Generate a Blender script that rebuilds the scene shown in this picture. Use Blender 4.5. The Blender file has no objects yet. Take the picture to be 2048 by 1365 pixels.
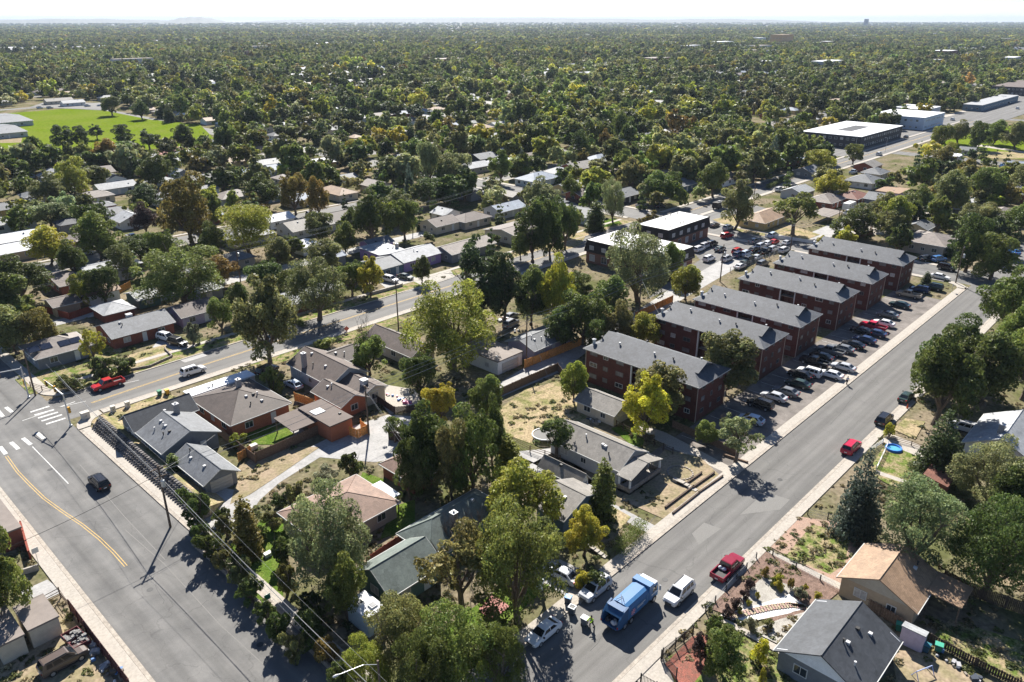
import bpy, bmesh, math, random
import numpy as np
from mathutils import Vector, Matrix
R = math.radians
sc = bpy.context.scene
col = sc.collection
random.seed(7); rng = np.random.default_rng(7)

# ------------------------------------------------------------------ camera, sky, sun, exposure
CAM_H = 64.0
FOC, CX, CY, HORIZON = 1540.0, 1024.0, 682.5, 38.0
PITCH = math.atan((CY - HORIZON) / FOC)
FH = FOC * math.cos(PITCH) + (CY - HORIZON) * math.sin(PITCH)
AZ = math.atan((2600 - CX) / FH)          # the camera looks AZ to the left of the +X street direction
FWD = (math.cos(AZ), math.sin(AZ)); RGT = (math.sin(AZ), -math.cos(AZ))

def at(x, y, z=0.0):
    """the place at height z seen at photograph pixel (x, y)"""
    a = (x - CX) / FOC; b = (CY - y) / FOC
    f = math.cos(PITCH) + b * math.sin(PITCH); up = -math.sin(PITCH) + b * math.cos(PITCH)
    t = (CAM_H - z) / -up
    return (FWD[0] * f * t + RGT[0] * a * t, FWD[1] * f * t + RGT[1] * a * t)

def proj(u, v, z=0.0):
    f = u * FWD[0] + v * FWD[1]; r = u * RGT[0] + v * RGT[1]; dz = z - CAM_H
    zc = f * math.cos(PITCH) - dz * math.sin(PITCH); yc = f * math.sin(PITCH) + dz * math.cos(PITCH)
    if zc < 1: return (-9999, -9999)
    return (CX + FOC * r / zc, CY - FOC * yc / zc)

def height_at(bx, by, ty):
    u, v = at(bx, by); lo, hi = 0.0, 45.0
    for _ in range(30):
        m = (lo + hi) / 2
        if proj(u, v, m)[1] > ty: lo = m
        else: hi = m
    return lo

def ppm(u, v, z=0.0):                      # photo pixels per metre at a place
    f = u * FWD[0] + v * FWD[1]
    return FOC / (f * math.cos(PITCH) + (CAM_H - z) * math.sin(PITCH))

cam_d = bpy.data.cameras.new('camera'); cam = bpy.data.objects.new('camera', cam_d); col.objects.link(cam)
cam.location = (0, 0, CAM_H); cam.rotation_euler = (R(90) - PITCH, 0, AZ - R(90))
cam_d.sensor_width = 36; cam_d.lens = 36 * FOC / 2048; cam_d.clip_end = 60000; cam_d.clip_start = 1
sc.camera = cam
SUN_EL, SUN_AZ = R(40), R(49.5)
world = bpy.data.worlds.new('World'); sc.world = world; world.use_nodes = True
wn = world.node_tree; bg = wn.nodes['Background']
sky = wn.nodes.new('ShaderNodeTexSky'); sky.sky_type = 'NISHITA'; sky.sun_disc = False
sky.sun_elevation = SUN_EL; sky.sun_rotation = R(90) - SUN_AZ; sky.dust_density = 0.6; sky.ozone_density = 2.0; sky.altitude = 1600
tint = wn.nodes.new('ShaderNodeVectorMath'); tint.operation = 'MULTIPLY'; tint.inputs[1].default_value = (.95, 1.0, 1.10)
wn.links.new(sky.outputs[0], tint.inputs[0]); wn.links.new(tint.outputs[0], bg.inputs[0]); bg.inputs[1].default_value = 0.051
sl = bpy.data.lights.new('sun', 'SUN'); sl.energy = 5.0; sl.angle = R(0.53); sl.color = (1, 0.95, 0.87)
sun = bpy.data.objects.new('sun', sl); col.objects.link(sun)
sun.rotation_euler = Vector((math.cos(SUN_EL) * math.cos(SUN_AZ), math.cos(SUN_EL) * math.sin(SUN_AZ), math.sin(SUN_EL))).to_track_quat('Z', 'Y').to_euler()
vs = sc.view_settings; vs.view_transform = 'Standard'; vs.look = 'None'; vs.exposure = 1.25; vs.gamma = 1; vs.use_curve_mapping = False
sc.cycles.max_bounces = 5; sc.cycles.diffuse_bounces = 2; sc.cycles.glossy_bounces = 2; sc.cycles.transmission_bounces = 3
sc.cycles.transparent_max_bounces = 4; sc.cycles.use_adaptive_sampling = True

# ------------------------------------------------------------------ materials
MATS = {}
def mat(name, c=(.5, .5, .5), rough=.85, var=.12, scale=3.0, bump=0.0, c2=None, scale2=.25, objcol=False, metal=0.0,
        spec=.3, lines=None, mix2=.5, contrast=(.4, .62), streak=None, blot=0):
    """plain surface: colour with fine grain and larger patches of a second colour"""
    if name in MATS: return MATS[name]
    m = bpy.data.materials.new(name); m.use_nodes = True; nt = m.node_tree; N = nt.nodes; L = nt.links
    b = N['Principled BSDF']; b.inputs['Roughness'].default_value = rough; b.inputs['Metallic'].default_value = metal
    b.inputs['Specular IOR Level'].default_value = spec
    tc = N.new('ShaderNodeTexCoord'); geo = N.new('ShaderNodeNewGeometry')
    n1 = N.new('ShaderNodeTexNoise'); n1.inputs['Scale'].default_value = scale; n1.inputs['Detail'].default_value = 6
    L.new(geo.outputs['Position'], n1.inputs['Vector'])
    if objcol:
        oi = N.new('ShaderNodeObjectInfo'); base = oi.outputs['Color']
    else:
        rgb = N.new('ShaderNodeRGB'); rgb.outputs[0].default_value = (*c, 1); base = rgb.outputs[0]
    if c2 is not None:
        n2 = N.new('ShaderNodeTexNoise'); n2.inputs['Scale'].default_value = scale2; n2.inputs['Detail'].default_value = 8
        n2.inputs['Roughness'].default_value = .65
        L.new(geo.outputs['Position'], n2.inputs['Vector'])
        mr = N.new('ShaderNodeMapRange'); mr.inputs[1].default_value = contrast[0]; mr.inputs[2].default_value = contrast[1]
        L.new(n2.outputs[0], mr.inputs[0])
        mx = N.new('ShaderNodeMix'); mx.data_type = 'RGBA'; L.new(mr.outputs[0], mx.inputs[0])
        L.new(base, mx.inputs[6]); mx.inputs[7].default_value = (*c2, 1); base = mx.outputs[2]
    if streak:                             # wheel tracks along the road, and a net of fine cracks
        mp = N.new('ShaderNodeMapping'); mp.inputs['Scale'].default_value = (*streak, 1); L.new(geo.outputs['Position'], mp.inputs[0])
        n4 = N.new('ShaderNodeTexNoise'); n4.inputs['Scale'].default_value = 1; n4.inputs['Detail'].default_value = 5; L.new(mp.outputs[0], n4.inputs['Vector'])
        m4 = N.new('ShaderNodeMapRange'); m4.inputs[1].default_value = .3; m4.inputs[2].default_value = .7; m4.inputs[3].default_value = .72; m4.inputs[4].default_value = 1.22; L.new(n4.outputs[0], m4.inputs[0])
        wv = N.new('ShaderNodeTexNoise'); wv.inputs['Scale'].default_value = .35; wv.inputs['Detail'].default_value = 4; L.new(geo.outputs['Position'], wv.inputs['Vector'])
        wa = N.new('ShaderNodeVectorMath'); wa.operation = 'MULTIPLY_ADD'; L.new(wv.outputs['Color'], wa.inputs[0]); wa.inputs[1].default_value = (3.5, 3.5, 0); L.new(geo.outputs['Position'], wa.inputs[2])
        vo = N.new('ShaderNodeTexVoronoi'); vo.feature = 'DISTANCE_TO_EDGE'; vo.inputs['Scale'].default_value = .13; L.new(wa.outputs[0], vo.inputs['Vector'])
        m5 = N.new('ShaderNodeMapRange'); m5.inputs[1].default_value = .0; m5.inputs[2].default_value = .007; m5.inputs[3].default_value = .78; m5.inputs[4].default_value = 1; L.new(vo.outputs[0], m5.inputs[0])
        m6 = N.new('ShaderNodeMath'); m6.operation = 'MULTIPLY'; L.new(m4.outputs[0], m6.inputs[0]); L.new(m5.outputs[0], m6.inputs[1])
        v4 = N.new('ShaderNodeVectorMath'); v4.operation = 'SCALE'; L.new(base, v4.inputs[0]); L.new(m6.outputs[0], v4.inputs['Scale']); base = v4.outputs[0]
    hs = N.new('ShaderNodeMapRange'); hs.inputs[1].default_value = .25; hs.inputs[2].default_value = .75
    hs.inputs[3].default_value = 1 - var * 1.6; hs.inputs[4].default_value = 1 + var * 1.6
    L.new(n1.outputs[0], hs.inputs[0])
    vm = N.new('ShaderNodeVectorMath'); vm.operation = 'SCALE'; L.new(base, vm.inputs[0]); L.new(hs.outputs[0], vm.inputs['Scale'])
    out = vm.outputs[0]; hgt = n1.outputs[0]
    if blot:
        n7 = N.new('ShaderNodeTexNoise'); n7.inputs['Scale'].default_value = .45; n7.inputs['Detail'].default_value = 4; n7.inputs['Roughness'].default_value = .7; L.new(geo.outputs['Position'], n7.inputs['Vector'])
        m7 = N.new('ShaderNodeMapRange'); m7.inputs[1].default_value = .3; m7.inputs[2].default_value = .7; m7.inputs[3].default_value = 1 - blot; m7.inputs[4].default_value = 1 + blot; L.new(n7.outputs[0], m7.inputs[0])
        v7 = N.new('ShaderNodeVectorMath'); v7.operation = 'SCALE'; L.new(out, v7.inputs[0]); L.new(m7.outputs[0], v7.inputs['Scale']); out = v7.outputs[0]
    if lines:                              # courses of shingles / siding / bricks in object space
        axis, period, depth, strength = lines
        if axis == 'brick':
            br = N.new('ShaderNodeTexBrick'); br.inputs['Scale'].default_value = 1
            br.inputs['Brick Width'].default_value = .42; br.inputs['Row Height'].default_value = .16
            br.inputs['Mortar Size'].default_value = .018
            br.inputs['Color1'].default_value = (1, 1, 1, 1); br.inputs['Color2'].default_value = (.62, .6, .6, 1)
            br.inputs['Mortar'].default_value = (1.7, 1.8, 1.9, 1)
            sp = N.new('ShaderNodeSeparateXYZ'); L.new(geo.outputs['Position'], sp.inputs[0])
            ad = N.new('ShaderNodeMath'); ad.operation = 'ADD'; L.new(sp.outputs[0], ad.inputs[0]); L.new(sp.outputs[1], ad.inputs[1])
            cb = N.new('ShaderNodeCombineXYZ'); L.new(ad.outputs[0], cb.inputs[0]); L.new(sp.outputs[2], cb.inputs[1])
            L.new(cb.outputs[0], br.inputs['Vector'])
            mm = N.new('ShaderNodeMix'); mm.data_type = 'RGBA'; mm.blend_type = 'MULTIPLY'; mm.inputs[0].default_value = strength
            L.new(out, mm.inputs[6]); L.new(br.outputs[0], mm.inputs[7]); out = mm.outputs[2]
        else:
            sp = N.new('ShaderNodeSeparateXYZ'); L.new(geo.outputs['Position'], sp.inputs[0])
            md = N.new('ShaderNodeMath'); md.operation = 'FRACT'
            dv = N.new('ShaderNodeMath'); dv.operation = 'DIVIDE'; dv.inputs[1].default_value = period
            L.new(sp.outputs[2], dv.inputs[0]); L.new(dv.outputs[0], md.inputs[0])
            gt = N.new('ShaderNodeMapRange'); gt.inputs[1].default_value = 0; gt.inputs[2].default_value = .35
            gt.inputs[3].default_value = 1 - depth; gt.inputs[4].default_value = 1
            L.new(md.outputs[0], gt.inputs[0])
            # tabs: one shade per shingle
            n3 = N.new('ShaderNodeTexVoronoi'); n3.inputs['Scale'].default_value = 2.2
            L.new(geo.outputs['Position'], n3.inputs['Vector'])
            sv = N.new('ShaderNodeMapRange'); sv.inputs[3].default_value = 1 - strength; sv.inputs[4].default_value = 1 + strength
            L.new(n3.outputs['Color'], sv.inputs[0])
            mu = N.new('ShaderNodeMath'); mu.operation = 'MULTIPLY'; L.new(gt.outputs[0], mu.inputs[0]); L.new(sv.outputs[0], mu.inputs[1])
            v2 = N.new('ShaderNodeVectorMath'); v2.operation = 'SCALE'; L.new(out, v2.inputs[0]); L.new(mu.outputs[0], v2.inputs['Scale'])
            out = v2.outputs[0]
    L.new(out, b.inputs['Base Color'])
    if bump:
        bp = N.new('ShaderNodeBump'); bp.inputs['Strength'].default_value = bump; bp.inputs['Distance'].default_value = .08
        L.new(hgt, bp.inputs['Height']); L.new(bp.outputs[0], b.inputs['Normal'])
    MATS[name] = m; return m

def leaf_mat(name, instancer):
    m = bpy.data.materials.new(name); m.use_nodes = True; nt = m.node_tree; N = nt.nodes; L = nt.links
    N.remove(N['Principled BSDF']); out = N['Material Output']
    if instancer:
        a = N.new('ShaderNodeAttribute'); a.attribute_type = 'INSTANCER'; a.attribute_name = 'tint'; base = a.outputs['Color']
    else:
        a = N.new('ShaderNodeObjectInfo'); base = a.outputs['Color']
    la = N.new('ShaderNodeAttribute'); la.attribute_type = 'GEOMETRY'; la.attribute_name = 'leafshade'
    vm = N.new('ShaderNodeVectorMath'); vm.operation = 'MULTIPLY'; L.new(base, vm.inputs[0]); L.new(la.outputs['Vector'], vm.inputs[1])
    geo = N.new('ShaderNodeNewGeometry'); nz = N.new('ShaderNodeTexNoise'); nz.inputs['Scale'].default_value = .45; nz.inputs['Detail'].default_value = 3
    L.new(geo.outputs['Position'], nz.inputs['Vector'])
    hs = N.new('ShaderNodeHueSaturation')
    mr = N.new('ShaderNodeMapRange'); mr.inputs[1].default_value = .3; mr.inputs[2].default_value = .7; mr.inputs[3].default_value = .487; mr.inputs[4].default_value = .513
    L.new(nz.outputs[0], mr.inputs[0]); L.new(mr.outputs[0], hs.inputs['Hue']); L.new(vm.outputs[0], hs.inputs['Color'])
    hs.inputs['Saturation'].default_value = 1.0
    d = N.new('ShaderNodeBsdfPrincipled'); d.inputs['Roughness'].default_value = .58; d.inputs['Specular IOR Level'].default_value = .28; t = N.new('ShaderNodeBsdfTranslucent'); mx = N.new('ShaderNodeMixShader'); mx.inputs[0].default_value = .40
    L.new(hs.outputs[0], d.inputs[0]); L.new(hs.outputs[0], t.inputs[0]); L.new(d.outputs[0], mx.inputs[1]); L.new(t.outputs[0], mx.inputs[2])
    L.new(mx.outputs[0], out.inputs[0]); return m
LEAF = leaf_mat('leaves', False); LEAF_I = leaf_mat('leaves_of_far_trees', True)

M = dict(
    ground=mat('dry_yard_ground', spec=0.0, c=(.20, .165, .115), var=.25, scale=1.5, c2=(.10, .105, .045), scale2=.09, bump=.3, contrast=(.42, .6)),
    far_ground=mat('far_plain', (.05, .06, .035), var=.3, scale=.02, c2=(.10, .095, .065), scale2=.004),
    dirt=mat('bare_dirt', spec=0.0, c=(.30, .235, .165), var=.2, scale=2.5, c2=(.22, .19, .11), scale2=.35, bump=.3),
    drygrass=mat('dry_grass', spec=0.0, c=(.34, .27, .17), var=.3, scale=3, c2=(.17, .17, .07), scale2=.3, bump=.4, contrast=(.45, .62)),
    lawn=mat('green_lawn', spec=0.0, c=(.075, .125, .02), var=.3, scale=5, c2=(.16, .19, .05), scale2=.4, bump=.5, contrast=(.45, .7)),
    field=mat('playing_field_grass', spec=0.0, c=(.115, .165, .012), var=.15, scale=.6, c2=(.14, .175, .025), scale2=.03),
    patchy=mat('patchy_lawn', spec=0.0, c=(.11, .15, .035), var=.3, scale=4, c2=(.27, .215, .13), scale2=.5, bump=.5, contrast=(.42, .58)),
    asphalt=mat('asphalt', (.108, .106, .103), var=.10, scale=18, c2=(.165, .16, .152), scale2=.22, bump=.08, contrast=(.35, .7), streak=(.55, .012)),
    asphalt2=mat('worn_asphalt', (.145, .141, .133), var=.12, scale=14, c2=(.125, .12, .115), scale2=.3, bump=.08, contrast=(.35, .7), streak=(.014, .6)),
    lot=mat('brown_asphalt_lot', (.135, .118, .105), var=.16, scale=9, c2=(.17, .15, .135), scale2=.5, bump=.1, streak=(.25, .25)),
    patch=mat('road_patch', (.17, .165, .155), var=.12, scale=8),
    seal=mat('crack_sealant', (.045, .045, .045), var=.1, rough=.6),
    conc=mat('concrete', (.37, .335, .29), var=.12, scale=4, c2=(.34, .31, .27), scale2=.6, bump=.08),
    conc2=mat('light_concrete', (.35, .34, .33), var=.10, scale=3, c2=(.27, .265, .255), scale2=.5),
    kerb=mat('kerb_concrete', (.36, .32, .27), var=.18, scale=3, c2=(.30, .265, .225), scale2=.8),
    white=mat('white_paint', (.72, .72, .70), var=.06, scale=4), wline=mat('worn_white_line', (.55, .55, .53), var=.25, scale=5, c2=(.22, .215, .21), scale2=1.6, contrast=(.5, .75)),
    yline=mat('yellow_line', (.50, .34, .12), var=.2, scale=5, c2=(.3, .22, .1), scale2=2, contrast=(.55, .8)),
    red_gravel=mat('red_gravel', (.26, .085, .06), var=.4, scale=9, c2=(.16, .07, .05), scale2=2, bump=.5),
    pink_gravel=mat('pinkish_gravel', (.34, .22, .165), var=.3, scale=9, c2=(.28, .20, .15), scale2=.8, bump=.4),
    brown_mulch=mat('brown_bark_mulch', (.20, .13, .10), var=.5, scale=9, c2=(.12, .075, .055), scale2=2, bump=.5),
    grey_gravel=mat('grey_gravel', (.36, .34, .30), var=.3, scale=10, c2=(.27, .25, .22), scale2=1, bump=.4),
    white_gravel=mat('white_gravel', (.70, .69, .65), var=.2, scale=10, bump=.3),
    court=mat('red_court_surface', (.33, .15, .13), var=.08, scale=2),
    wallc=mat('painted_wall', objcol=True, var=.05, scale=2.5, lines=('z', .2, .12, .03), rough=.8, blot=.08),
    stucco=mat('smooth_wall', objcol=True, var=.06, scale=4, rough=.85),
    brick=mat('red_brick', (.105, .038, .029), var=.15, scale=6, lines=('brick', 0, 0, .75), rough=.85, blot=.2),
    brickc=mat('coloured_brick', objcol=True, var=.15, scale=6, lines=('brick', 0, 0, .55), rough=.85),
    shingle=mat('asphalt_shingles', objcol=True, var=.10, scale=5, lines=('z', .075, .2, .16), rough=.7, spec=.32, blot=.2),
    flatroof=mat('flat_roofing', objcol=True, blot=.12, var=.05, scale=1.5, rough=.8),
    mansard=mat('dark_mansard_shingle', (.035, .03, .027), var=.15, scale=5, lines=('z', .25, .2, .15)),
    wood=mat('weathered_wood', (.17, .115, .08), var=.3, scale=6), cedar=mat('cedar_boards', (.60, .29, .09), var=.25, scale=4),
    darkwood=mat('dark_wood', (.07, .048, .036), var=.3, scale=6), redwood=mat('red_stained_boards', (.22, .05, .03), var=.2, scale=5),
    scrapm=mat('scrap_metal', (.17, .165, .16), var=.6, scale=5), pole=mat('pole_wood', (.13, .095, .07), var=.3, scale=5), bark=mat('bark', (.13, .10, .075), var=.3, scale=7, bump=.3),
    iron=mat('black_iron', (.02, .02, .022), rough=.5, var=.05), steel=mat('galvanised_steel', (.52, .53, .53), rough=.45, metal=.5, var=.06),
    wire=mat('cable', (.30, .30, .29), rough=.5, var=.05), darkwire=mat('dark_cable', (.03, .03, .03), rough=.6),
    glass=mat('window_glass', (.03, .04, .05), rough=.12, spec=.6, var=.02), curtain=mat('curtain_behind_glass', (.42, .41, .40), rough=.25, spec=.5, var=.15, scale=3),
    frame=mat('window_frame', (.55, .55, .53), var=.04), dframe=mat('dull_window_frame', (.16, .15, .145), var=.04), dcurtain=mat('dull_blind', (.20, .19, .19), rough=.3, var=.35, scale=.8), trim=mat('trim_paint', objcol=True, var=.04),
    vent=mat('roof_vent_metal', (.5, .5, .5), rough=.5, var=.08), darkvent=mat('dark_roof_vent', (.03, .03, .03), rough=.6),
    paint=mat('car_paint', objcol=True, rough=.22, spec=.6, var=.015, scale=1), carglass=mat('car_glass', (.010, .013, .017), rough=.12, spec=.4, var=.02),
    tyre=mat('tyre_rubber', (.02, .02, .02), rough=.8), rim=mat('wheel_rim', (.45, .45, .46), rough=.35, metal=.6),
    lamp=mat('clear_headlamp', (.62, .64, .66), rough=.15, spec=.6), tail=mat('red_taillamp', (.35, .012, .012), rough=.25, spec=.6),
    plastic=mat('coloured_plastic', objcol=True, rough=.5, var=.04), skin=mat('skin', (.30, .17, .115), rough=.6), cloth=mat('clothing', objcol=True, rough=.9, var=.06),
    solar=mat('solar_cells', (.012, .016, .03), rough=.12, spec=.7, var=.03), block=mat('wall_block', objcol=True, rough=.95, var=.25, scale=6),
    water=mat('pool_water', (.10, .35, .55), rough=.05, spec=.6), hill=mat('distant_hill_grass', (.13, .13, .10), var=.2, scale=.01),
    tarp=mat('tarpaulin', objcol=True, rough=.6, var=.08), stonew=mat('rubble_stone', (.30, .26, .22), var=.3, scale=5, c2=(.2, .17, .14), scale2=1.5),
)

# ------------------------------------------------------------------ mesh helpers
class MB:
    def __init__(s): s.v = []; s.f = []
    def add(s, vs_, fs):
        n = len(s.v); s.v += [tuple(p) for p in vs_]; s.f += [tuple(i + n for i in f) for f in fs]; return s
    def box(s, x0, x1, y0, y1, z0, z1):
        return s.add([(x0, y0, z0), (x1, y0, z0), (x1, y1, z0), (x0, y1, z0), (x0, y0, z1), (x1, y0, z1), (x1, y1, z1), (x0, y1, z1)],
                     [(0, 3, 2, 1), (4, 5, 6, 7), (0, 1, 5, 4), (1, 2, 6, 5), (2, 3, 7, 6), (3, 0, 4, 7)])
    def prism(s, poly, z0, z1):
        n = len(poly); a = sum(poly[i][0] * poly[(i + 1) % n][1] - poly[(i + 1) % n][0] * poly[i][1] for i in range(n))
        if a < 0: poly = poly[::-1]
        return s.add([(x, y, z0) for x, y in poly] + [(x, y, z1) for x, y in poly],
                     [tuple(range(n - 1, -1, -1)), tuple(range(n, 2 * n))] + [(i, (i + 1) % n, n + (i + 1) % n, n + i) for i in range(n)])
    def slab(s, quad, t):                  # a sloping sheet given by its top corners, t thick
        n = len(quad)
        return s.add(list(quad) + [(x, y, z - t) for x, y, z in quad],
                     [tuple(range(n)), tuple(range(2 * n - 1, n - 1, -1))] + [(i, n + i, n + (i + 1) % n, (i + 1) % n) for i in range(n)])
    def tube(s, pts, rad, n=6, cap=True):
        if not isinstance(rad, (list, tuple)): rad = [rad] * len(pts)
        P_ = [Vector(p) for p in pts]; rings = []
        for i, p in enumerate(P_):
            d = (P_[min(i + 1, len(P_) - 1)] - P_[max(i - 1, 0)]).normalized()
            up = Vector((0, 0, 1)) if abs(d.z) < .95 else Vector((1, 0, 0))
            a = d.cross(up).normalized(); b_ = d.cross(a)
            rings.append([p + (a * math.cos(2 * math.pi * k / n) + b_ * math.sin(2 * math.pi * k / n)) * rad[i] for k in range(n)])
        fs = [(i * n + k, i * n + (k + 1) % n, (i + 1) * n + (k + 1) % n, (i + 1) * n + k) for i in range(len(P_) - 1) for k in range(n)]
        if cap: fs += [tuple(range(n - 1, -1, -1)), tuple((len(P_) - 1) * n + k for k in range(n))]
        return s.add([q for r_ in rings for q in r_], fs)
    def lathe(s, prof, n=12, c=(0, 0), axis='z'):
        vs_ = []
        for r_, z in prof:
            for k in range(n):
                x, y = r_ * math.cos(2 * math.pi * k / n), r_ * math.sin(2 * math.pi * k / n)
                vs_.append((c[0] + x, c[1] + y, z) if axis == 'z' else (x + c[0], z, y + c[1]))
        fs = [(i * n + k, i * n + (k + 1) % n, (i + 1) * n + (k + 1) % n, (i + 1) * n + k) for i in range(len(prof) - 1) for k in range(n)]
        fs += [tuple(range(n - 1, -1, -1)), tuple((len(prof) - 1) * n + k for k in range(n))]
        return s.add(vs_, fs)
    def mesh(s, name, m, smooth=False):
        me = bpy.data.meshes.new(name); me.from_pydata(s.v, [], s.f); me.materials.append(m)
        if smooth: me.polygons.foreach_set('use_smooth', [True] * len(me.polygons))
        me.update(); return me
    def build(s, name, m, parent=None, smooth=False, color=None, loc=None):
        return link(name, s.mesh(name, m, smooth), parent, color, loc)

def link(name, me, parent=None, color=None, loc=None, rz=0.0, scale=None):
    o = bpy.data.objects.new(name, me); col.objects.link(o)
    if parent is not None: o.parent = parent
    if color is not None: o.color = (*color, 1)
    if loc is not None: o.location = loc
    if rz: o.rotation_euler = (0, 0, rz)
    if scale is not None: o.scale = scale
    return o
def tag(o, label=None, cat=None, group=None, kind=None):
    if label: o['label'] = label
    if cat: o['category'] = cat
    if group: o['group'] = group
    if kind: o['kind'] = kind
    return o
def empty(name, loc, rz=0.0, label=None, cat=None, group=None):
    o = bpy.data.objects.new(name, None); col.objects.link(o); o.location = loc; o.rotation_euler = (0, 0, rz)
    o.empty_display_size = .5
    return tag(o, label, cat, group)
def copy_tree(o, parent=None):
    c = o.copy(); col.objects.link(c); c.parent = parent
    for ch in KIDS.get(o.name, []) or list(o.children): copy_tree(ch, c)
    return c
KIDS = {}
PROTO_FREE = {}

# ------------------------------------------------------------------ landmarks, for labels of the many
LANDMARKS = []                            # (phrase, u, v)
def landmark(phrase, u, v): LANDMARKS.append((phrase, u, v))
USED = {}
def relation(u, v, skip=0, own=None, forbid=()):
    px_, py_ = proj(u, v); best = []
    for ph, lu, lv in LANDMARKS:
        if ph == own or ph in forbid: continue
        d = math.hypot(lu - u, lv - v); lx, ly = proj(lu, lv)
        if lx < -200 or lx > 2250: continue
        best.append((d, ph, lx, ly))
    best.sort(); d, ph, lx, ly = best[min(skip, len(best) - 1)]
    dx, dy = px_ - lx, py_ - ly; far = d > 60
    if abs(dx) > 1.6 * abs(dy): w = ('well ' if far else '') + ('left of' if dx < 0 else 'right of')
    else: w = ('far behind' if far else 'behind') if dy < 0 else ('well in front of' if far else 'in front of')
    return w, ph
def auto_label(desc, u, v, own=None):
    """desc + where it stands; longer only when a shorter label is taken"""
    w, ph = relation(u, v, 0, own); c1 = f'{desc} {w} {ph}'
    cands = [c1]
    w2, ph2 = relation(u, v, 1, own); cands += [f'{desc} {w2} {ph2}']
    w3, ph3 = relation(u, v, 2, own); cands += [f'{desc} {w3} {ph3}']
    for k_ in (3, 4, 5): w4, ph4 = relation(u, v, k_, own); cands += [f'{desc} {w4} {ph4}']
    cands += [f'{desc} {w} {ph}, {w2} {ph2}', f'{desc} {w} {ph}, {w3} {ph3}', f'{desc} {w2} {ph2}, {w3} {ph3}']
    for c in cands:
        if c not in USED and len(c.split()) <= 16: USED[c] = 1; return c
    for k in ('second', 'third', 'fourth', 'fifth', 'sixth', 'seventh', 'eighth', 'ninth', 'tenth', 'eleventh', 'twelfth'):
        c = f'{k} nearest {c1}'
        if c not in USED and len(c.split()) <= 16: USED[c] = 1; return c
    return c1 if len(c1.split()) <= 16 else f'{desc} among the far back yards'

# ------------------------------------------------------------------ vegetation meshes (unit: crown radius 1, total height 1)
def np_mesh(name, V, F, mats_, shade=None, nsides=4):
    me = bpy.data.meshes.new(name); nf = len(F)
    me.vertices.add(len(V)); me.vertices.foreach_set('co', np.asarray(V, dtype=np.float32).ravel())
    me.loops.add(nf * nsides); me.loops.foreach_set('vertex_index', np.asarray(F, dtype=np.int32).ravel())
    me.polygons.add(nf); me.polygons.foreach_set('loop_start', np.arange(0, nf * nsides, nsides, dtype=np.int32))
    me.materials.append(mats_)
    if shade is not None:
        a = me.attributes.new('leafshade', 'FLOAT_COLOR', 'FACE')
        c = np.ones((nf, 4), dtype=np.float32); c[:, :3] = shade; a.data.foreach_set('color', c.ravel())
    me.update(calc_edges=True); return me

def leaf_cloud(centers, radii, n, size, real, out=.75, flat=.85, rg=rng, top=.75):
    """n leaf sprays over blobs; centers, radii in metres. returns V (4n,3), F, per-leaf tint"""
    C = np.asarray(centers); r_ = np.asarray(radii); w = r_ ** 2; k = rg.choice(len(C), n, p=w / w.sum())
    d = rg.normal(size=(n, 3)); d[:, 2] += top * .5; d /= np.linalg.norm(d, axis=1)[:, None]
    rad = r_[k] * (out + (1.12 - out) * rg.random(n) ** .7)
    p = C[k] + d * rad[:, None] * np.array([1, 1, flat])
    nrm = d + rg.normal(size=(n, 3)) * .75; nrm /= np.linalg.norm(nrm, axis=1)[:, None]
    t = np.cross(nrm, rg.normal(size=(n, 3))); t /= np.linalg.norm(t, axis=1)[:, None] + 1e-9
    b = np.cross(nrm, t); s = size * (.4 + 1.25 * rg.random(n) ** 1.6)
    a_ = t * s[:, None]; b_ = b * (s * .58)[:, None]; bend = nrm * (s * .18)[:, None]
    V = np.stack([p - a_ - bend, p + b_ + bend * .4, p + a_ - bend, p - b_ + bend * .4], 1).reshape(-1, 3)
    F = np.arange(4 * n).reshape(n, 4)
    blob = 1 + rg.normal(size=len(C)) * .22
    sh = blob[k] * (1 + rg.normal(size=n) * .18); hue = rg.normal(size=n) * .06
    S = np.stack([sh * (1 + hue), sh, sh * (1 - hue)], 1).clip(.35, 2)
    return V, F, S

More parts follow.
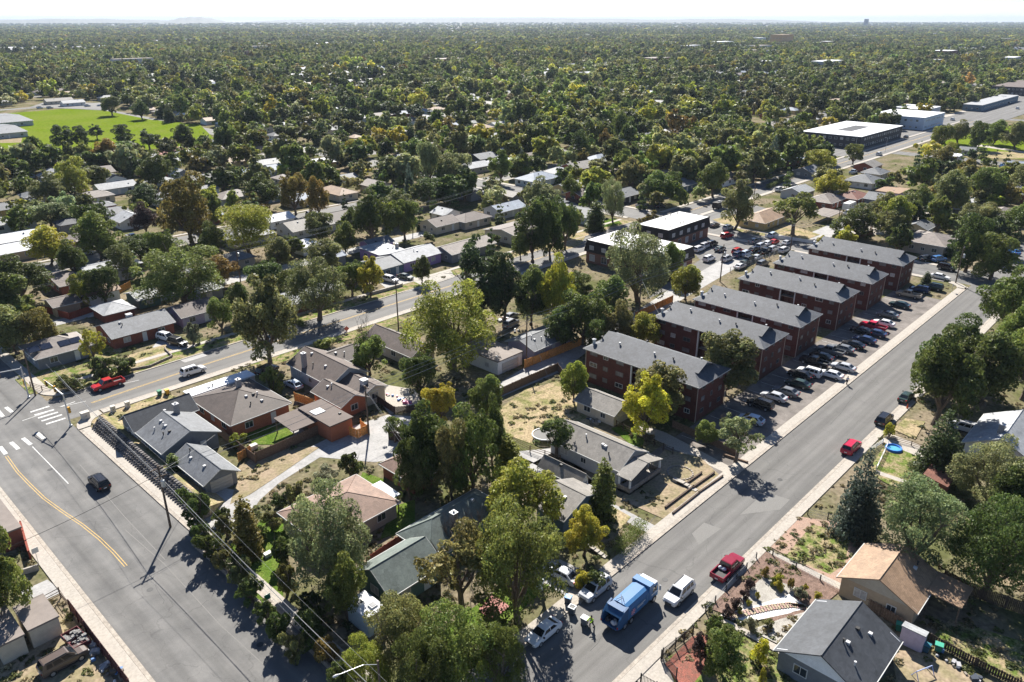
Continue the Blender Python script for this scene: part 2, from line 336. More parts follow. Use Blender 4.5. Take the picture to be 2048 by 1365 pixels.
def trunk_mesh(name, h, base_r, crown_h0, reach, n=7, rg=rng, gaps=False, twigs=0):
    mb = MB(); lean = rg.normal(size=2) * .04 * h; fork = crown_h0 + .12 * h
    mb.tube([(0, 0, -.3), (0, 0, .25), (lean[0] * .4, lean[1] * .4, crown_h0 * .6), (lean[0], lean[1], fork)], [base_r * 1.5, base_r, base_r * .85, base_r * .7], 8)
    for i in range(n):
        a = 2 * math.pi * i / n + rg.normal() * .3; el = .5 + .5 * rg.random()
        L = reach * (.65 + .4 * rg.random()); z0 = crown_h0 * (.75 + .5 * rg.random()) if i else fork
        z0 = min(z0, fork); q = z0 / fork
        p0 = Vector((lean[0] * q, lean[1] * q, z0)); d = Vector((math.cos(a) * (1 - .4 * el), math.sin(a) * (1 - .4 * el), .5 + el * .6))
        p1 = p0 + d * L * .5; p2 = p0 + d * L + Vector((0, 0, L * .15))
        mb.tube([p0, p1, p2], [base_r * .5, base_r * .3, base_r * .06], 5, False)
        for j in range(2 + twigs):
            s0 = p0.lerp(p2, .35 + .6 * rg.random()); d2 = Vector((rg.normal(), rg.normal(), .6 + abs(rg.normal()) * .7)).normalized()
            e = s0 + d2 * L * (.3 + .3 * rg.random()); mb.tube([s0, s0.lerp(e, .5) + Vector(rg.normal(size=3) * .06 * L), e], [base_r * .16, base_r * .1, base_r * .03], 4, False)
            for _ in range(twigs):
                q0 = s0.lerp(e, .3 + .7 * rg.random()); d3 = (d2 + Vector(rg.normal(size=3) * .7)).normalized()
                mb.tube([q0, q0 + d3 * L * .22], [base_r * .06, base_r * .02], 3, False)
    return mb.mesh(name, M['bark'])

TREES = {}                                # kind -> list of (crown_mesh, trunk_mesh, width, height, leafless)
def make_broad(kind, i, W, Hh, n, size, nblob, base=.2, droop=0.0, sparse=1.0, low=False, m=LEAF):
    rg = np.random.default_rng(hash_(kind) + i * 7); Rr = W / 2; C, r_ = [], []
    cz = Hh * (base + (1 - base) / 2); rz = Hh * (1 - base) / 2
    lop = rg.normal(size=3) * .5
    for _ in range(nblob):
        dz = rg.uniform(-.92, 1); aa = rg.random() * 6.283; hr = (1 - abs(dz) ** (4.5 if dz < 0 else 2.3)) ** .5; d = (math.cos(aa) * hr, math.sin(aa) * hr, dz)
        q = (.5 + .48 * rg.random() ** .6); wob = 1 + .17 * math.sin(3 * math.atan2(d[1], d[0]) + lop[0] * 4) + .13 * math.sin(5 * d[2] + lop[1] * 5) - .12 * (rg.random() < .3)
        rr = Rr * (.13 + .24 * rg.random() ** 1.5) * sparse ** .5
        q = q * wob
        narrow = 1 - .12 * max(0, d[2])
        C.append((d[0] * (Rr - rr * .6) * q * narrow, d[1] * (Rr - rr * .6) * q * narrow, cz + d[2] * (rz - rr * .6) * q - droop * abs(d[0]))); r_.append(rr)
    if sparse > .9: C.append((0, 0, cz)); r_.append(min(Rr, rz) * .5)
    V, F, S = leaf_cloud(C, r_, n, size, True, rg=rg)
    crown = np_mesh('crown', V, F, m, S)
    return crown, (None if low else trunk_mesh('trunk', Hh, .035 * W + .06, Hh * (base + .08), Rr * 1.0, rg=rg, n=9, twigs=1 if n > 10000 or sparse < .9 else 0)), W, Hh
def hash_(s): return sum((i + 3) * ord(c) for i, c in enumerate(s)) % 9973
def make_cone(kind, i, W, Hh, n, size, tiers, taper=1.0, m=LEAF, low=False):
    rg = np.random.default_rng(hash_(kind) + i * 5); C, r_ = [], []
    for t in range(tiers):
        q = t / (tiers - 1); z = Hh * (.06 + .90 * q); rad = W / 2 * (1 - q) ** taper * .95 + .12
        nb = max(1, int(2 + 9 * rad / (W / 2)))
        for k in range(nb):
            a = 2 * math.pi * (k + rg.random()) / nb; d = rad * (.72 + .22 * rg.random()); rr = .14 * W * (.45 + .55 * rad / (W / 2))
            C.append((math.cos(a) * d * .85, math.sin(a) * d * .85, z - d * .12)); r_.append(rr)
            if rad > W * .25: C.append((math.cos(a) * d * .45, math.sin(a) * d * .45, z)); r_.append(rr)
    V, F, S = leaf_cloud(C, r_, n, size, True, flat=.6, rg=rg, top=.4)
    crown = np_mesh('crown', V, F, m, S); mb = MB(); mb.tube([(0, 0, -.3), (0, 0, Hh * .5), (0, 0, Hh * .93)], [.03 * Hh * .6, .012 * Hh, .02], 7)
    return crown, (None if low else mb.mesh('trunk', M['bark'])), W, Hh
def build_tree_kinds():
    T = TREES
    T['d'] = [make_broad('d', i, 9, 10, 14000, .18, 46, base=.07) for i in range(4)]
    T['f'] = [make_broad('f', i, 10, 10, 24000, .115, 60, base=.06, sparse=.82) for i in range(4)]           # fine leaved, for the nearest
    T['t'] = [make_broad('t', i, 8, 11.5, 13000, .19, 50, base=.08) for i in range(2)]           # tall
    T['l'] = [make_broad('l', i, 7, 9, 4600, .17, 30, base=.22, sparse=.6) for i in range(2)]     # loose, open
    T['s'] = [make_cone('s', i, 6.5, 11, 14000, .15, 16, .8) for i in range(2)]
    T['p'] = [make_broad('p', i, 8, 12, 12000, .17, 40, base=.16, sparse=.9) for i in range(2)]
    T['c'] = [make_cone('c', i, 3, 9, 6000, .15, 12, .45)]
    T['u'] = [make_broad('u', i, 3, 2.4, 3200, .10, 18, base=.02) for i in range(3)]
    T['x'] = [(None, trunk_mesh('branches', 9, .18, 2.2, 3.6, n=9, twigs=4), 7, 9)]
    T['h'] = [make_broad('h', i, 7, 7.5, 1700, .42, 24, base=.04, low=False) for i in range(4)]   # for middle distances
    T['v'] = [make_cone('v', i, 4.2, 9, 1100, .36, 9, .8) for i in range(2)]
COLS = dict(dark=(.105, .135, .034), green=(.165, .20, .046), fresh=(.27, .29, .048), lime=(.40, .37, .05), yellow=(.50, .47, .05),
            olive=(.195, .20, .07), grey=(.25, .27, .115), bronze=(.19, .165, .045), orange=(.27, .19, .05), blue=(.08, .11, .082),
            pine=(.068, .095, .034), purple=(.075, .05, .045), silver=(.26, .27, .16))
SAY = dict(dark='dark green', green='green', fresh='fresh green', lime='bright yellow-green', yellow='yellow', olive='olive green', grey='grey-green',
           bronze='bronze-tinged', orange='orange-brown', blue='blue-green', pine='deep green', purple='purple-leaved', silver='silvery green')
KIND_SAY = dict(d='round leafy tree', f='broad fine-leaved tree', t='tall leafy tree', l='open airy tree', s='spruce', p='pine tree', c='narrow columnar tree',
                u='shrub', x='bare leafless tree', h='leafy tree', v='conifer')
NAME_OF = dict(d='leafy_tree', f='leafy_tree', t='leafy_tree', l='leafy_tree', s='spruce_tree', p='pine_tree', c='columnar_tree', u='shrub', x='bare_tree', h='leafy_tree', v='conifer_tree')
TREE_SPOTS = []
N_TREE = [0]
def plant(kind, u, v, w, h, colour, label=None, grp=None, jit=.12):
    vs_ = TREES[kind]; cm, tm, W, Hh = vs_[rng.integers(len(vs_))]; c = np.array(COLS[colour]) * (1 + rng.normal() * jit * .6) * np.array([1 + rng.normal() * jit * .5, 1, 1])
    size = 'big' if w > 11 else ('small' if w < 6 and kind not in 'u' else ('low' if kind == 'u' and h < 1.6 else ''))
    lab = label or auto_label(' '.join(x for x in (size, SAY[colour], KIND_SAY[kind]) if x), u, v)
    e = empty(NAME_OF[kind], (u, v, 0), rng.random() * 6.28, lab, {'u': 'shrub'}.get(kind, 'tree'), grp)
    s = (w / W, w / W, h / Hh)
    if cm: link('crown', cm, e, tuple(c), scale=s)
    if tm: link('trunk' if cm else 'branches', tm, e, scale=s)
    TREE_SPOTS.append((u, v, w)); N_TREE[0] += 1
    return e
def tree_px(kind, colour, bx, by, top, wpx, label=None, grp=None):
    u, v = at(bx, by); w = wpx / ppm(u, v, 4); f = math.hypot(u, v)
    # the crown's near rim hides the ground: the height comes from the top of the crown
    h0 = height_at(bx, by, top); th = math.atan2(CAM_H, f); a_ = w / 2 * .95; lo, hi = .2, 26
    for _ in range(24):
        h = (lo + hi) / 2
        if (.54 * h * math.cos(th) + math.hypot(a_ * math.sin(th), .46 * h * math.cos(th))) > h0 * math.cos(th): hi = h
        else: lo = h
    h = max(h, w * (.55 if kind != 'u' else .4), .4)
    return plant(kind, u, v, w, h, colour, label, grp)
def flush(name, label_, pts, m): pass

# ------------------------------------------------------------------ ground, streets, yards
ZL = [.02]
HARD = []
def sheet(name, m, poly, z=None):
    if name in ('driveway', 'alley', 'patio', 'parking_lot', 'garden_path', 'white_gravel_bed', 'red_paving', 'tennis_court', 'school_parking', 'grey_gravel_bed', 'playing_field', 'shopping_car_park', 'lawn'): HARD.append(poly)
    if z is None: ZL[0] += .002; z = ZL[0]
    a = sum(poly[i][0] * poly[(i + 1) % len(poly)][1] - poly[(i + 1) % len(poly)][0] * poly[i][1] for i in range(len(poly)))
    if a < 0: poly = poly[::-1]
    mb = MB(); mb.add([(x, y, z) for x, y in poly], [tuple(range(len(poly)))])
    return tag(mb.build(name, M[m]), kind='structure')
def rect(u0, u1, v0, v1): return [(u0, v0), (u1, v0), (u1, v1), (u0, v1)]
def pxp(*pts): return [at(x, y) for x, y in pts]
def raised(name, m, poly, h=.13): return tag(MB().prism(poly, -.05, h).build(name, M[m]), kind='structure')

g = 17000
tag(MB().add([(-g, -g, -.03), (g, -g, -.03), (g, g, -.03), (-g, g, -.03)], [(0, 1, 2, 3)]).build('ground_plain', M['far_ground']), kind='structure')
sheet('ground', 'ground', rect(-420, 1100, -420, 1100), 0.0)
LSU0, LSU1, RSV0, RSV1, BSV0, BSV1 = 18.4, 32.7, 33.9, 43.8, 136.4, 147.0
CSU0, CSU1 = 220.5, 232.5
sheet('avenue_road', 'asphalt', rect(LSU0, LSU1, -40, 700), .020)
sheet('street_road', 'asphalt2', rect(LSU1, 900, RSV0, RSV1), .016)
sheet('street_road', 'asphalt2', rect(-300, 1400, BSV0, BSV1), .016)
sheet('street_road', 'asphalt2', rect(-300, 18.4, RSV0, RSV1), .016)
sheet('cross_street_road', 'asphalt', rect(CSU0, CSU1, -120, 700), .012)
for v in (236, 331, 426, 700, 800, 900): sheet('street_road', 'asphalt2', rect(-300 if v != 426 else 235, 1400, v - 5, v + 5), .008)
sheet('avenue_road', 'asphalt2', rect(400, 1600, 147.2, 163), .012); sheet('pavement_strip', 'conc', rect(400, 1400, 163.2, 167), .014)
for v in (-62, -160): sheet('street_road', 'asphalt2', rect(33, 900, v - 5, v + 5), .008)
for u in (432, 634, 836): sheet('cross_street_road', 'asphalt2', rect(u - 5.5, u + 5.5, -200, 1100), .004)
# pavements with raised kerbs
def walk(name, u0, u1, v0, v1, m='conc', n=0): raised(name, m, rect(u0, u1, v0, v1))
W_ = 'pavement'
walk(W_, 38, 218, RSV1, RSV1 + .5, 'kerb'); walk(W_, 38, 216, RSV1 + .52, RSV1 + 2.0)
walk(W_, 34.9, 218, RSV0 - .45, RSV0, 'kerb'); walk(W_, 34.9, 218, RSV0 - 1.75, RSV0 - .47)
walk(W_, LSU1, LSU1 + .45, 47, 131, 'kerb'); walk(W_, LSU1 + .47, LSU1 + 1.75, 47, 131)
walk(W_, LSU0 - .45, LSU0, 47, 132, 'kerb'); walk(W_, LSU0 - 2.0, LSU0 - .47, 47, 132)
walk(W_, LSU0 - .45, LSU0, 151, 300, 'kerb'); walk(W_, LSU0 - 2, LSU0 - .47, 151, 300)
walk(W_, LSU1, LSU1 + .45, 152, 300, 'kerb'); walk(W_, LSU1 + .47, LSU1 + 2, 152, 300)
walk(W_, 38, 215, BSV0 - .4, BSV0, 'kerb'); walk(W_, 38, 215, BSV0 - 1.8, BSV0 - .42)
walk(W_, 38, 216, BSV1, BSV1 + .35, 'kerb'); walk(W_, 38, 216, 151.6, 152.9)
walk(W_, CSU0 - 1.9, CSU0, 50, 131); walk(W_, CSU0 - 1.9, CSU0, 152, 232); walk(W_, CSU1, CSU1 + 1.9, 50, 131); walk(W_, CSU1, CSU1 + 1.9, 152, 300)
walk(W_, 235, 600, BSV0 - 1.8, BSV0); walk(W_, 235, 600, BSV1 + .4, BSV1 + 1.9); walk(W_, 235, 600, 229, 230.4); walk(W_, 38, 216, 229, 230.4); walk(W_, 38, 216, 242, 243.4)
def corner(u, v, su, sv, r=5.0):              # rounded street corner
    pts = [(u + su * 2, v)] + []
    arc = [(u + su * (r - r * math.sin(t)), v + sv * (r - r * math.cos(t))) for t in [k * math.pi / 16 for k in range(9)]]
    raised('pavement_corner', 'conc', arc + [(u + su * 1.9, v + sv * (r + .8)), (u + su * (r + .8), v + sv * (r + .8)), (u + su * (r + .8), v + sv * 1.9)][:0] + [(u + su * 2, v + sv * r), (u + su * 2.6, v + sv * 3.6), (u + su * 3.6, v + sv * 2.6), (u + su * r, v + sv * 2)])
corner(LSU1, BSV0, 1, -1); corner(LSU0, BSV0, -1, -1); corner(LSU1, RSV1, 1, 1); corner(CSU0, RSV1, -1, 1); corner(LSU1, BSV1, 1, 1); corner(CSU0, BSV0, -1, -1); corner(CSU1, BSV0, 1, -1); corner(CSU1, RSV1, 1, 1)
# markings
def strip(m, name, pts, w, z):
    """painted line along pts"""
    L_, R_ = [], []
    for i, p in enumerate(pts):
        a = pts[max(i - 1, 0)]; b = pts[min(i + 1, len(pts) - 1)]; d = math.hypot(b[0] - a[0], b[1] - a[1]) or 1
        n = (-(b[1] - a[1]) / d * w / 2, (b[0] - a[0]) / d * w / 2); L_.append((p[0] + n[0], p[1] + n[1])); R_.append((p[0] - n[0], p[1] - n[1]))
    vs_ = [(x, y, z) for x, y in L_] + [(x, y, z) for x, y in R_]; n = len(pts)
    return tag(MB().add(vs_, [(n + i, n + i + 1, i + 1, i) for i in range(n - 1)]).build(name, M[m]), kind='structure')
yl = pxp((13, 913), (35, 944), (60, 970), (88, 997), (125, 1024), (164, 1050), (199, 1078), (228, 1106), (252, 1133))
for o_ in (-.16, .16): strip('yline', 'yellow_centre_line', [(x + o_, y) for x, y in yl], .10, .028)
for o_ in (-.16, .16): strip('yline', 'yellow_centre_line', [(38, 140.3 + o_), (60, 141.4 + o_), (100, 142 + o_), (214, 142 + o_)], .13, .026)
for o_ in (-.16, .16): strip('yline', 'yellow_centre_line', [(240, 142 + o_), (700, 142 + o_)], .13, .026)
strip('wline', 'white_lane_line', pxp((65, 894), (137, 968)), .14, .028)
strip('wline', 'white_lane_line', pxp((118, 815), (150, 804)), .2, .028); strip('wline', 'white_lane_line', pxp((45, 842), (95, 825)), .14, .028)
strip('wline', 'white_lane_line', pxp((228, 772), (278, 761)), .14, .028); strip('wline', 'white_lane_line', pxp((118, 815), (172, 803)), .14, .028)
for a, b in (((61, 825), (99, 813)), ((69, 831), (108, 820)), ((76, 837), (116, 825)), ((83, 843), (124, 830)), ((92, 849), (131, 837))):
    strip('wline', 'crosswalk_bar', pxp(a, b), .5, .030)
for a, b in (((0, 894), (12, 909)), ((22, 885), (37, 899)), ((46, 877), (62, 890)), ((74, 866), (88, 878)), ((12, 815), (24, 825)), ((-4, 822), (6, 834))):
    strip('wline', 'crosswalk_bar', pxp(a, b), .6, .030)
for pts in ([(432, 1115), (520, 1200), (640, 1310)], [(160, 930), (250, 1035), (330, 1120)], [(250, 1060), (330, 1130), (440, 1250), (560, 1360)]):
    strip('patch', 'tar_seam', pxp(*pts), .10, .024)
for pts in ([(900, 1330), (1010, 1270)], [(1290, 1060), (1330, 1010)], [(1180, 1300), (1260, 1220)], [(330, 1210), (300, 1150)], [(420, 1200), (370, 1230)], [(1660, 850), (1720, 780)]):
    a, b = pxp(*pts); k = 7
    strip('seal', 'road_crack', [(a[0] + (b[0] - a[0]) * i / k + rng.normal() * .15, a[1] + (b[1] - a[1]) * i / k + rng.normal() * .15) for i in range(k + 1)], .05, .025)
sheet('road_patch', 'patch', pxp((1398, 1090), (1442, 1058), (1408, 1046), (1384, 1068)), .024)
sheet('road_patch', 'patch', pxp((1480, 1030), (1560, 1020), (1580, 1000), (1530, 985)), .0235)
for x_, y_ in ((300, 1180), (520, 1290), (1330, 1160), (1560, 960), (100, 940), (640, 670)):
    q_ = at(x_, y_); tag(MB().lathe([(.38, .018), (.38, .031)], 14, c=q_).build('manhole_cover', M['seal']), kind='structure')
# parking lots, alley, drives
sheet('parking_lot', 'lot', rect(84.5, 203, 45.85, 57), .02)
for k in range(25): strip('wline', 'bay_line', [(87 + k * 2.75 * 1.7, 56.5), (87 + k * 2.75 * 1.7, 51)], .09, .027)
sheet('parking_lot', 'asphalt2', pxp((1290, 600), (1600, 470), (1560, 425), (1470, 400), (1345, 460), (1400, 520)))
sheet('alley', 'conc2', pxp((425, 1050), (470, 990), (520, 950), (620, 895), (700, 855), (775, 830), (850, 835), (870, 905), (750, 925), (640, 915), (560, 965), (520, 1000), (480, 1060)))
sheet('alley', 'conc2', pxp((960, 790), (1045, 738), (1168, 680), (1270, 625), (1345, 575), (1480, 500), (1500, 520), (1330, 620), (1220, 672), (1180, 700), (1120, 745), (1060, 770), (990, 800)))
sheet('alley', 'conc2', rect(236, 330, 90, 97)); sheet('alley', 'conc2', rect(70, 160, 185, 189)); sheet('alley', 'conc2', rect(40, 216, 186, 190))
sheet('driveway', 'conc2', pxp((1125, 895), (1020, 905), (1180, 975), (1230, 1010), (1325, 1060), (1297, 1068), (1170, 1000), (1050, 935)))
sheet('driveway', 'conc', pxp((1265, 845), (1330, 865), (1462, 935), (1447, 945), (1310, 880)))
sheet('driveway', 'conc2', pxp((1060, 1150), (1100, 1110), (1205, 1160), (1160, 1210)))
sheet('driveway', 'conc', pxp((1262, 1352), (1312, 1300), (1330, 1320), (1352, 1375), (1300, 1385)))
sheet('driveway', 'conc2', pxp((305, 695), (330, 665), (375, 688), (415, 712), (370, 726)))
sheet('driveway', 'conc2', pxp((790, 590), (750, 560), (790, 545), (830, 555), (850, 575)))
sheet('driveway', 'conc2', pxp((400, 1045), (440, 975), (490, 985), (470, 1030), (430, 1060)))
sheet('driveway', 'conc2', pxp((40, 1185), (95, 1160), (125, 1185), (60, 1215)))
sheet('driveway', 'conc', pxp((1690, 470), (1760, 420), (1840, 400), (1860, 430), (1770, 470)))
sheet('patio', 'conc2', pxp((560, 870), (600, 855), (612, 865), (575, 882)))
sheet('patio', 'conc', pxp((770, 770), (830, 780), (850, 810), (780, 830), (755, 800)))
# yards
sheet('dry_yard', 'drygrass', pxp((985, 860), (1005, 815), (1050, 780), (1120, 762), (1160, 790), (1180, 850), (1140, 900), (1080, 895)))
sheet('bare_yard', 'dirt', pxp((470, 975), (480, 930), (560, 895), (640, 895), (560, 950), (500, 990), (460, 1010)))
sheet('corner_yard', 'drygrass', [(max(a, 35.2), b) for a, b in pxp((165, 845), (250, 815), (330, 785), (372, 800), (300, 900), (345, 1020), (340, 1060))])
sheet('lawn', 'lawn', pxp((480, 870), (520, 850), (570, 855), (590, 870), (548, 890), (505, 890)))
sheet('lawn', 'lawn', pxp((715, 975), (725, 945), (770, 960), (760, 985))); sheet('lawn', 'lawn', pxp((760, 1080), (785, 1015), (830, 1000), (830, 1050), (790, 1070)))
sheet('lawn', 'lawn', pxp((460, 1090), (545, 1025), (580, 1060), (560, 1250), (500, 1200)))
sheet('lawn', 'lawn', pxp((900, 1250), (1010, 1170), (1100, 1170), (990, 1270), (900, 1310), (860, 1320)))
sheet('side_lawn', 'lawn', pxp((1222, 858), (1250, 850), (1290, 880), (1280, 905)))
sheet('front_yard', 'dirt', pxp((1240, 1000), (1330, 900), (1400, 915), (1443, 955), (1330, 1040)))
sheet('front_yard', 'drygrass', pxp((1190, 1030), (1200, 1000), (1262, 1035), (1240, 1060), (1200, 1070)))
sheet('bare_yard', 'dirt', pxp((0, 1385), (0, 1300), (80, 1230), (140, 1230), (240, 1380)))
sheet('verge', 'patchy', rect(38, 140, 147.4, 151.5), None); sheet('verge', 'drygrass', rect(140, 216, 147.4, 151.5)); sheet('verge', 'patchy', rect(66, 104, 131, 134.5))
sheet('front_lawn', 'patchy', pxp((20, 735), (60, 720), (150, 735), (215, 690), (250, 700), (150, 770), (70, 790)))
sheet('front_yard', 'drygrass', pxp((255, 712), (330, 690), (350, 705), (260, 740)))
sheet('corner_lawn', 'patchy', pxp((180, 745), (120, 770), (60, 790), (30, 760), (100, 745)))
sheet('front_lawn', 'lawn', pxp((1180, 445), (1230, 437), (1245, 448), (1200, 458))); sheet('front_lawn', 'drygrass', pxp((1080, 500), (1130, 470), (1180, 460), (1160, 490), (1110, 505)))
sheet('front_lawn', 'drygrass', pxp((1425, 440), (1490, 425), (1640, 470), (1600, 485), (1480, 465)))
sheet('gravel_front_yard', 'grey_gravel', pxp((820, 560), (900, 540), (910, 555), (850, 575)))
# right of the street
sheet('gravel_yard', 'pink_gravel', pxp((1540, 1095), (1600, 1035), (1700, 1050), (1740, 1080), (1680, 1170)))
sheet('patchy_yard', 'patchy', pxp((1570, 1115), (1625, 1050), (1700, 1070), (1690, 1130), (1660, 1150)))
sheet('mulch_bed', 'brown_mulch', pxp((1410, 1215), (1520, 1100), (1690, 1175), (1660, 1200), (1600, 1250), (1450, 1230)))
sheet('garden_path', 'conc', pxp((1527, 1101), (1536, 1106), (1682, 1182), (1690, 1172), (1540, 1102)))
sheet('grey_gravel_bed', 'grey_gravel', pxp((1480, 1200), (1525, 1155), (1590, 1175), (1585, 1205), (1530, 1215), (1475, 1225)))
sheet('white_gravel_bed', 'white_gravel', pxp((1440, 1232), (1520, 1210), (1580, 1190), (1612, 1215), (1600, 1222), (1480, 1247)))
sheet('white_gravel_bed', 'white_gravel', pxp((1470, 1248), (1560, 1222), (1595, 1220), (1580, 1228), (1500, 1245)))
sheet('garden_ground', 'grey_gravel', pxp((1500, 1262), (1560, 1240), (1612, 1225), (1560, 1292)))
sheet('garden_path', 'conc', pxp((1440, 1244), (1452, 1240), (1570, 1300), (1640, 1340), (1620, 1352), (1550, 1305)))
sheet('garden_yard', 'patchy', pxp((1330, 1320), (1440, 1248), (1550, 1310), (1600, 1390), (1400, 1400)))
sheet('red_gravel_bed', 'red_gravel', pxp((1330, 1330), (1385, 1275), (1425, 1270), (1410, 1340), (1370, 1390)))
sheet('back_lawn', 'patchy', pxp((1860, 1280), (1900, 1240), (2060, 1290), (2060, 1375), (1990, 1350)))
sheet('back_yard', 'dirt', pxp((1780, 1300), (1860, 1310), (1990, 1380), (1800, 1400)))
sheet('front_lawn', 'patchy', pxp((1735, 945), (1770, 890), (1830, 905), (1850, 960), (1800, 985)))
sheet('front_yard', 'drygrass', pxp((1785, 860), (1810, 838), (1850, 845), (1830, 880))); sheet('garden_path', 'conc', pxp((1752, 942), (1840, 972), (1836, 978), (1748, 948)))
sheet('driveway', 'conc', pxp((1762, 885), (1778, 868), (1860, 900), (1850, 920)))
sheet('red_paving', 'court', pxp((958, 1220), (985, 1190), (1020, 1215), (980, 1245)))
sheet('dirt_yard', 'dirt', pxp((1960, 1120), (2060, 1100), (2060, 1180), (1990, 1170)))
# school field and park
sheet('playing_field', 'field', pxp((-60, 330), (-40, 232), (130, 218), (210, 222), (300, 240), (400, 250), (430, 280), (415, 290), (300, 300), (150, 322)))
sheet('baseball_dirt', 'dirt', pxp((0, 275), (45, 277), (42, 286), (0, 287))); sheet('tennis_court', 'court', pxp((315, 302), (370, 292), (368, 305), (318, 310)))
sheet('school_parking', 'asphalt2', pxp((60, 215), (95, 203), (220, 208), (210, 221)))
sheet('park_lawn', 'field', pxp((1870, 290), (1950, 262), (2100, 240), (2100, 320), (1990, 318))); sheet('park_verge', 'drygrass', pxp((1890, 303), (2050, 305), (2060, 318), (1940, 318)))
sheet('park_path', 'conc', pxp((1895, 303), (1960, 290), (2060, 306), (2060, 309), (1960, 294), (1900, 308)))
sheet('shopping_car_park', 'asphalt2', pxp((1930, 240), (2060, 195), (2060, 225), (1985, 250)))
# big white roofs' forecourts far off are part of their buildings

# ------------------------------------------------------------------ buildings
WIN = {}
def window_meshes(w, h):
    k = (round(w, 1), round(h, 1))
    if k not in WIN:
        f = MB(); t = .09
        f.box(-w / 2, w / 2, -.05, .03, 0, t).box(-w / 2, w / 2, -.05, .03, h - t, h).box(-w / 2, -w / 2 + t, -.05, .03, t, h - t).box(w / 2 - t, w / 2, -.05, .03, t, h - t)
        f.box(-t / 3, t / 3, -.04, .02, t, h - t)
        p = MB().box(-w / 2 + t, w / 2 - t, -.015, .005, t, h - t)
        WIN[k] = (f.mesh('window', M['frame']), p.mesh('pane', M['glass']), p.mesh('pane', M['curtain']))
    return WIN[k]
DW = {}
def window(root, x, y, z, rz, w=1.4, h=1.2, curtain=False, dull=False):
    f, p, pc = window_meshes(w, h)
    if dull:
        k = (w, h)
        if k not in DW:
            a, b = f.copy(), pc.copy(); a.materials[0] = M['dframe']; b.materials[0] = M['dcurtain']; a.name = 'window'; b.name = 'pane'; DW[k] = (a, b)
        f, pc = DW[k]
    o = link('window', f, root, loc=(x, y, z), rz=rz); link('pane', pc if curtain else p, o)
DOORM = None
def door(root, x, y, z, rz, c=(.6, .6, .58), w=.95, h=2.05):
    m = MB().box(-w / 2, w / 2, -.06, .01, 0, h); d = m.build('door', M['trim'], root, color=c, loc=(x, y, z)); d.rotation_euler = (0, 0, rz)
    MB().box(w / 2 - .16, w / 2 - .08, -.11, -.06, 1.0, 1.08).build('handle', M['vent'], d)
def garage_door(root, x, y, z, rz, c, w=4.6, h=2.1):
    m = MB(); n = 4
    for i in range(n): m.box(-w / 2, w / 2, -.06 - .012 * (i % 2), .01, h * i / n + .02, h * (i + 1) / n - .02)
    d = m.build('garage_door', M['trim'], root, color=c, loc=(x, y, z)); d.rotation_euler = (0, 0, rz)

def roof_mesh(mb, kind, L, W, ze, rise, oh=.45, t=.14, gab=1.9):
    """ridge along x; L by W, eaves at ze"""
    a, b = L / 2 + oh, W / 2 + oh; zr = ze + rise; zo = ze - oh * rise / (W / 2)
    if kind == 'gable':
        mb.slab([(-a, -b, zo), (a, -b, zo), (a, 0, zr), (-a, 0, zr)], t); mb.slab([(a, b, zo), (-a, b, zo), (-a, 0, zr), (a, 0, zr)], t)
        mb.tube([(-a, 0, zr), (a, 0, zr)], .07, 5)
    elif kind == 'hip':
        r_ = max(a - b, .01); zo2 = zo
        top = [(-a, -b, zo), (a, -b, zo), (a, b, zo), (-a, b, zo), (-r_, 0, zr), (r_, 0, zr)]
        bot = [(x, y, z - t) for x, y, z in top[:4]]
        mb.add(top + bot, [(0, 1, 5, 4), (1, 2, 5), (2, 3, 4, 5), (3, 0, 4), (9, 8, 7, 6), (0, 6, 7, 1), (1, 7, 8, 2), (2, 8, 9, 3), (3, 9, 6, 0)])
        mb.tube([(-r_, 0, zr), (r_, 0, zr)], .06, 5)
        for sx in (-1, 1):
            for sy in (-1, 1): mb.tube([(sx * r_, 0, zr), (sx * a, sy * b, zo)], .05, 4)
    elif kind == 'dutch':                   # hip with a small gable at each end
        s = (zr - zo) / b; xe = a - gab; zg = zo + gab * s; yb = b - gab
        top = [(-a, -b, zo), (a, -b, zo), (a, b, zo), (-a, b, zo), (-xe, 0, zr), (xe, 0, zr), (-xe, -yb, zg), (xe, -yb, zg), (xe, yb, zg), (-xe, yb, zg)]
        bot = [(x, y, z - t) for x, y, z in top[:4]]
        mb.add(top + bot, [(0, 1, 7, 5, 4, 6), (2, 3, 9, 4, 5, 8), (1, 2, 8, 7), (3, 0, 6, 9), (13, 12, 11, 10), (0, 10, 11, 1), (1, 11, 12, 2), (2, 12, 13, 3), (3, 13, 10, 0)])
        for sx in (-1, 1):                  # the gable's overhanging roof edge
            x0, x1 = sorted((sx * xe, sx * (xe + .75)))
            mb.slab([(x0, -yb - .0, zg), (x1, -yb, zg), (x1, 0, zr), (x0, 0, zr)] if True else [], .1); mb.slab([(x1, yb, zg), (x0, yb, zg), (x0, 0, zr), (x1, 0, zr)], .1)
    elif kind == 'flat':
        mb.box(-a, a, -b, b, ze, ze + .22)
    elif kind == 'shed':
        mb.slab([(-a, -b, ze), (a, -b, ze), (a, b, ze + rise), (-a, b, ze + rise)], t)
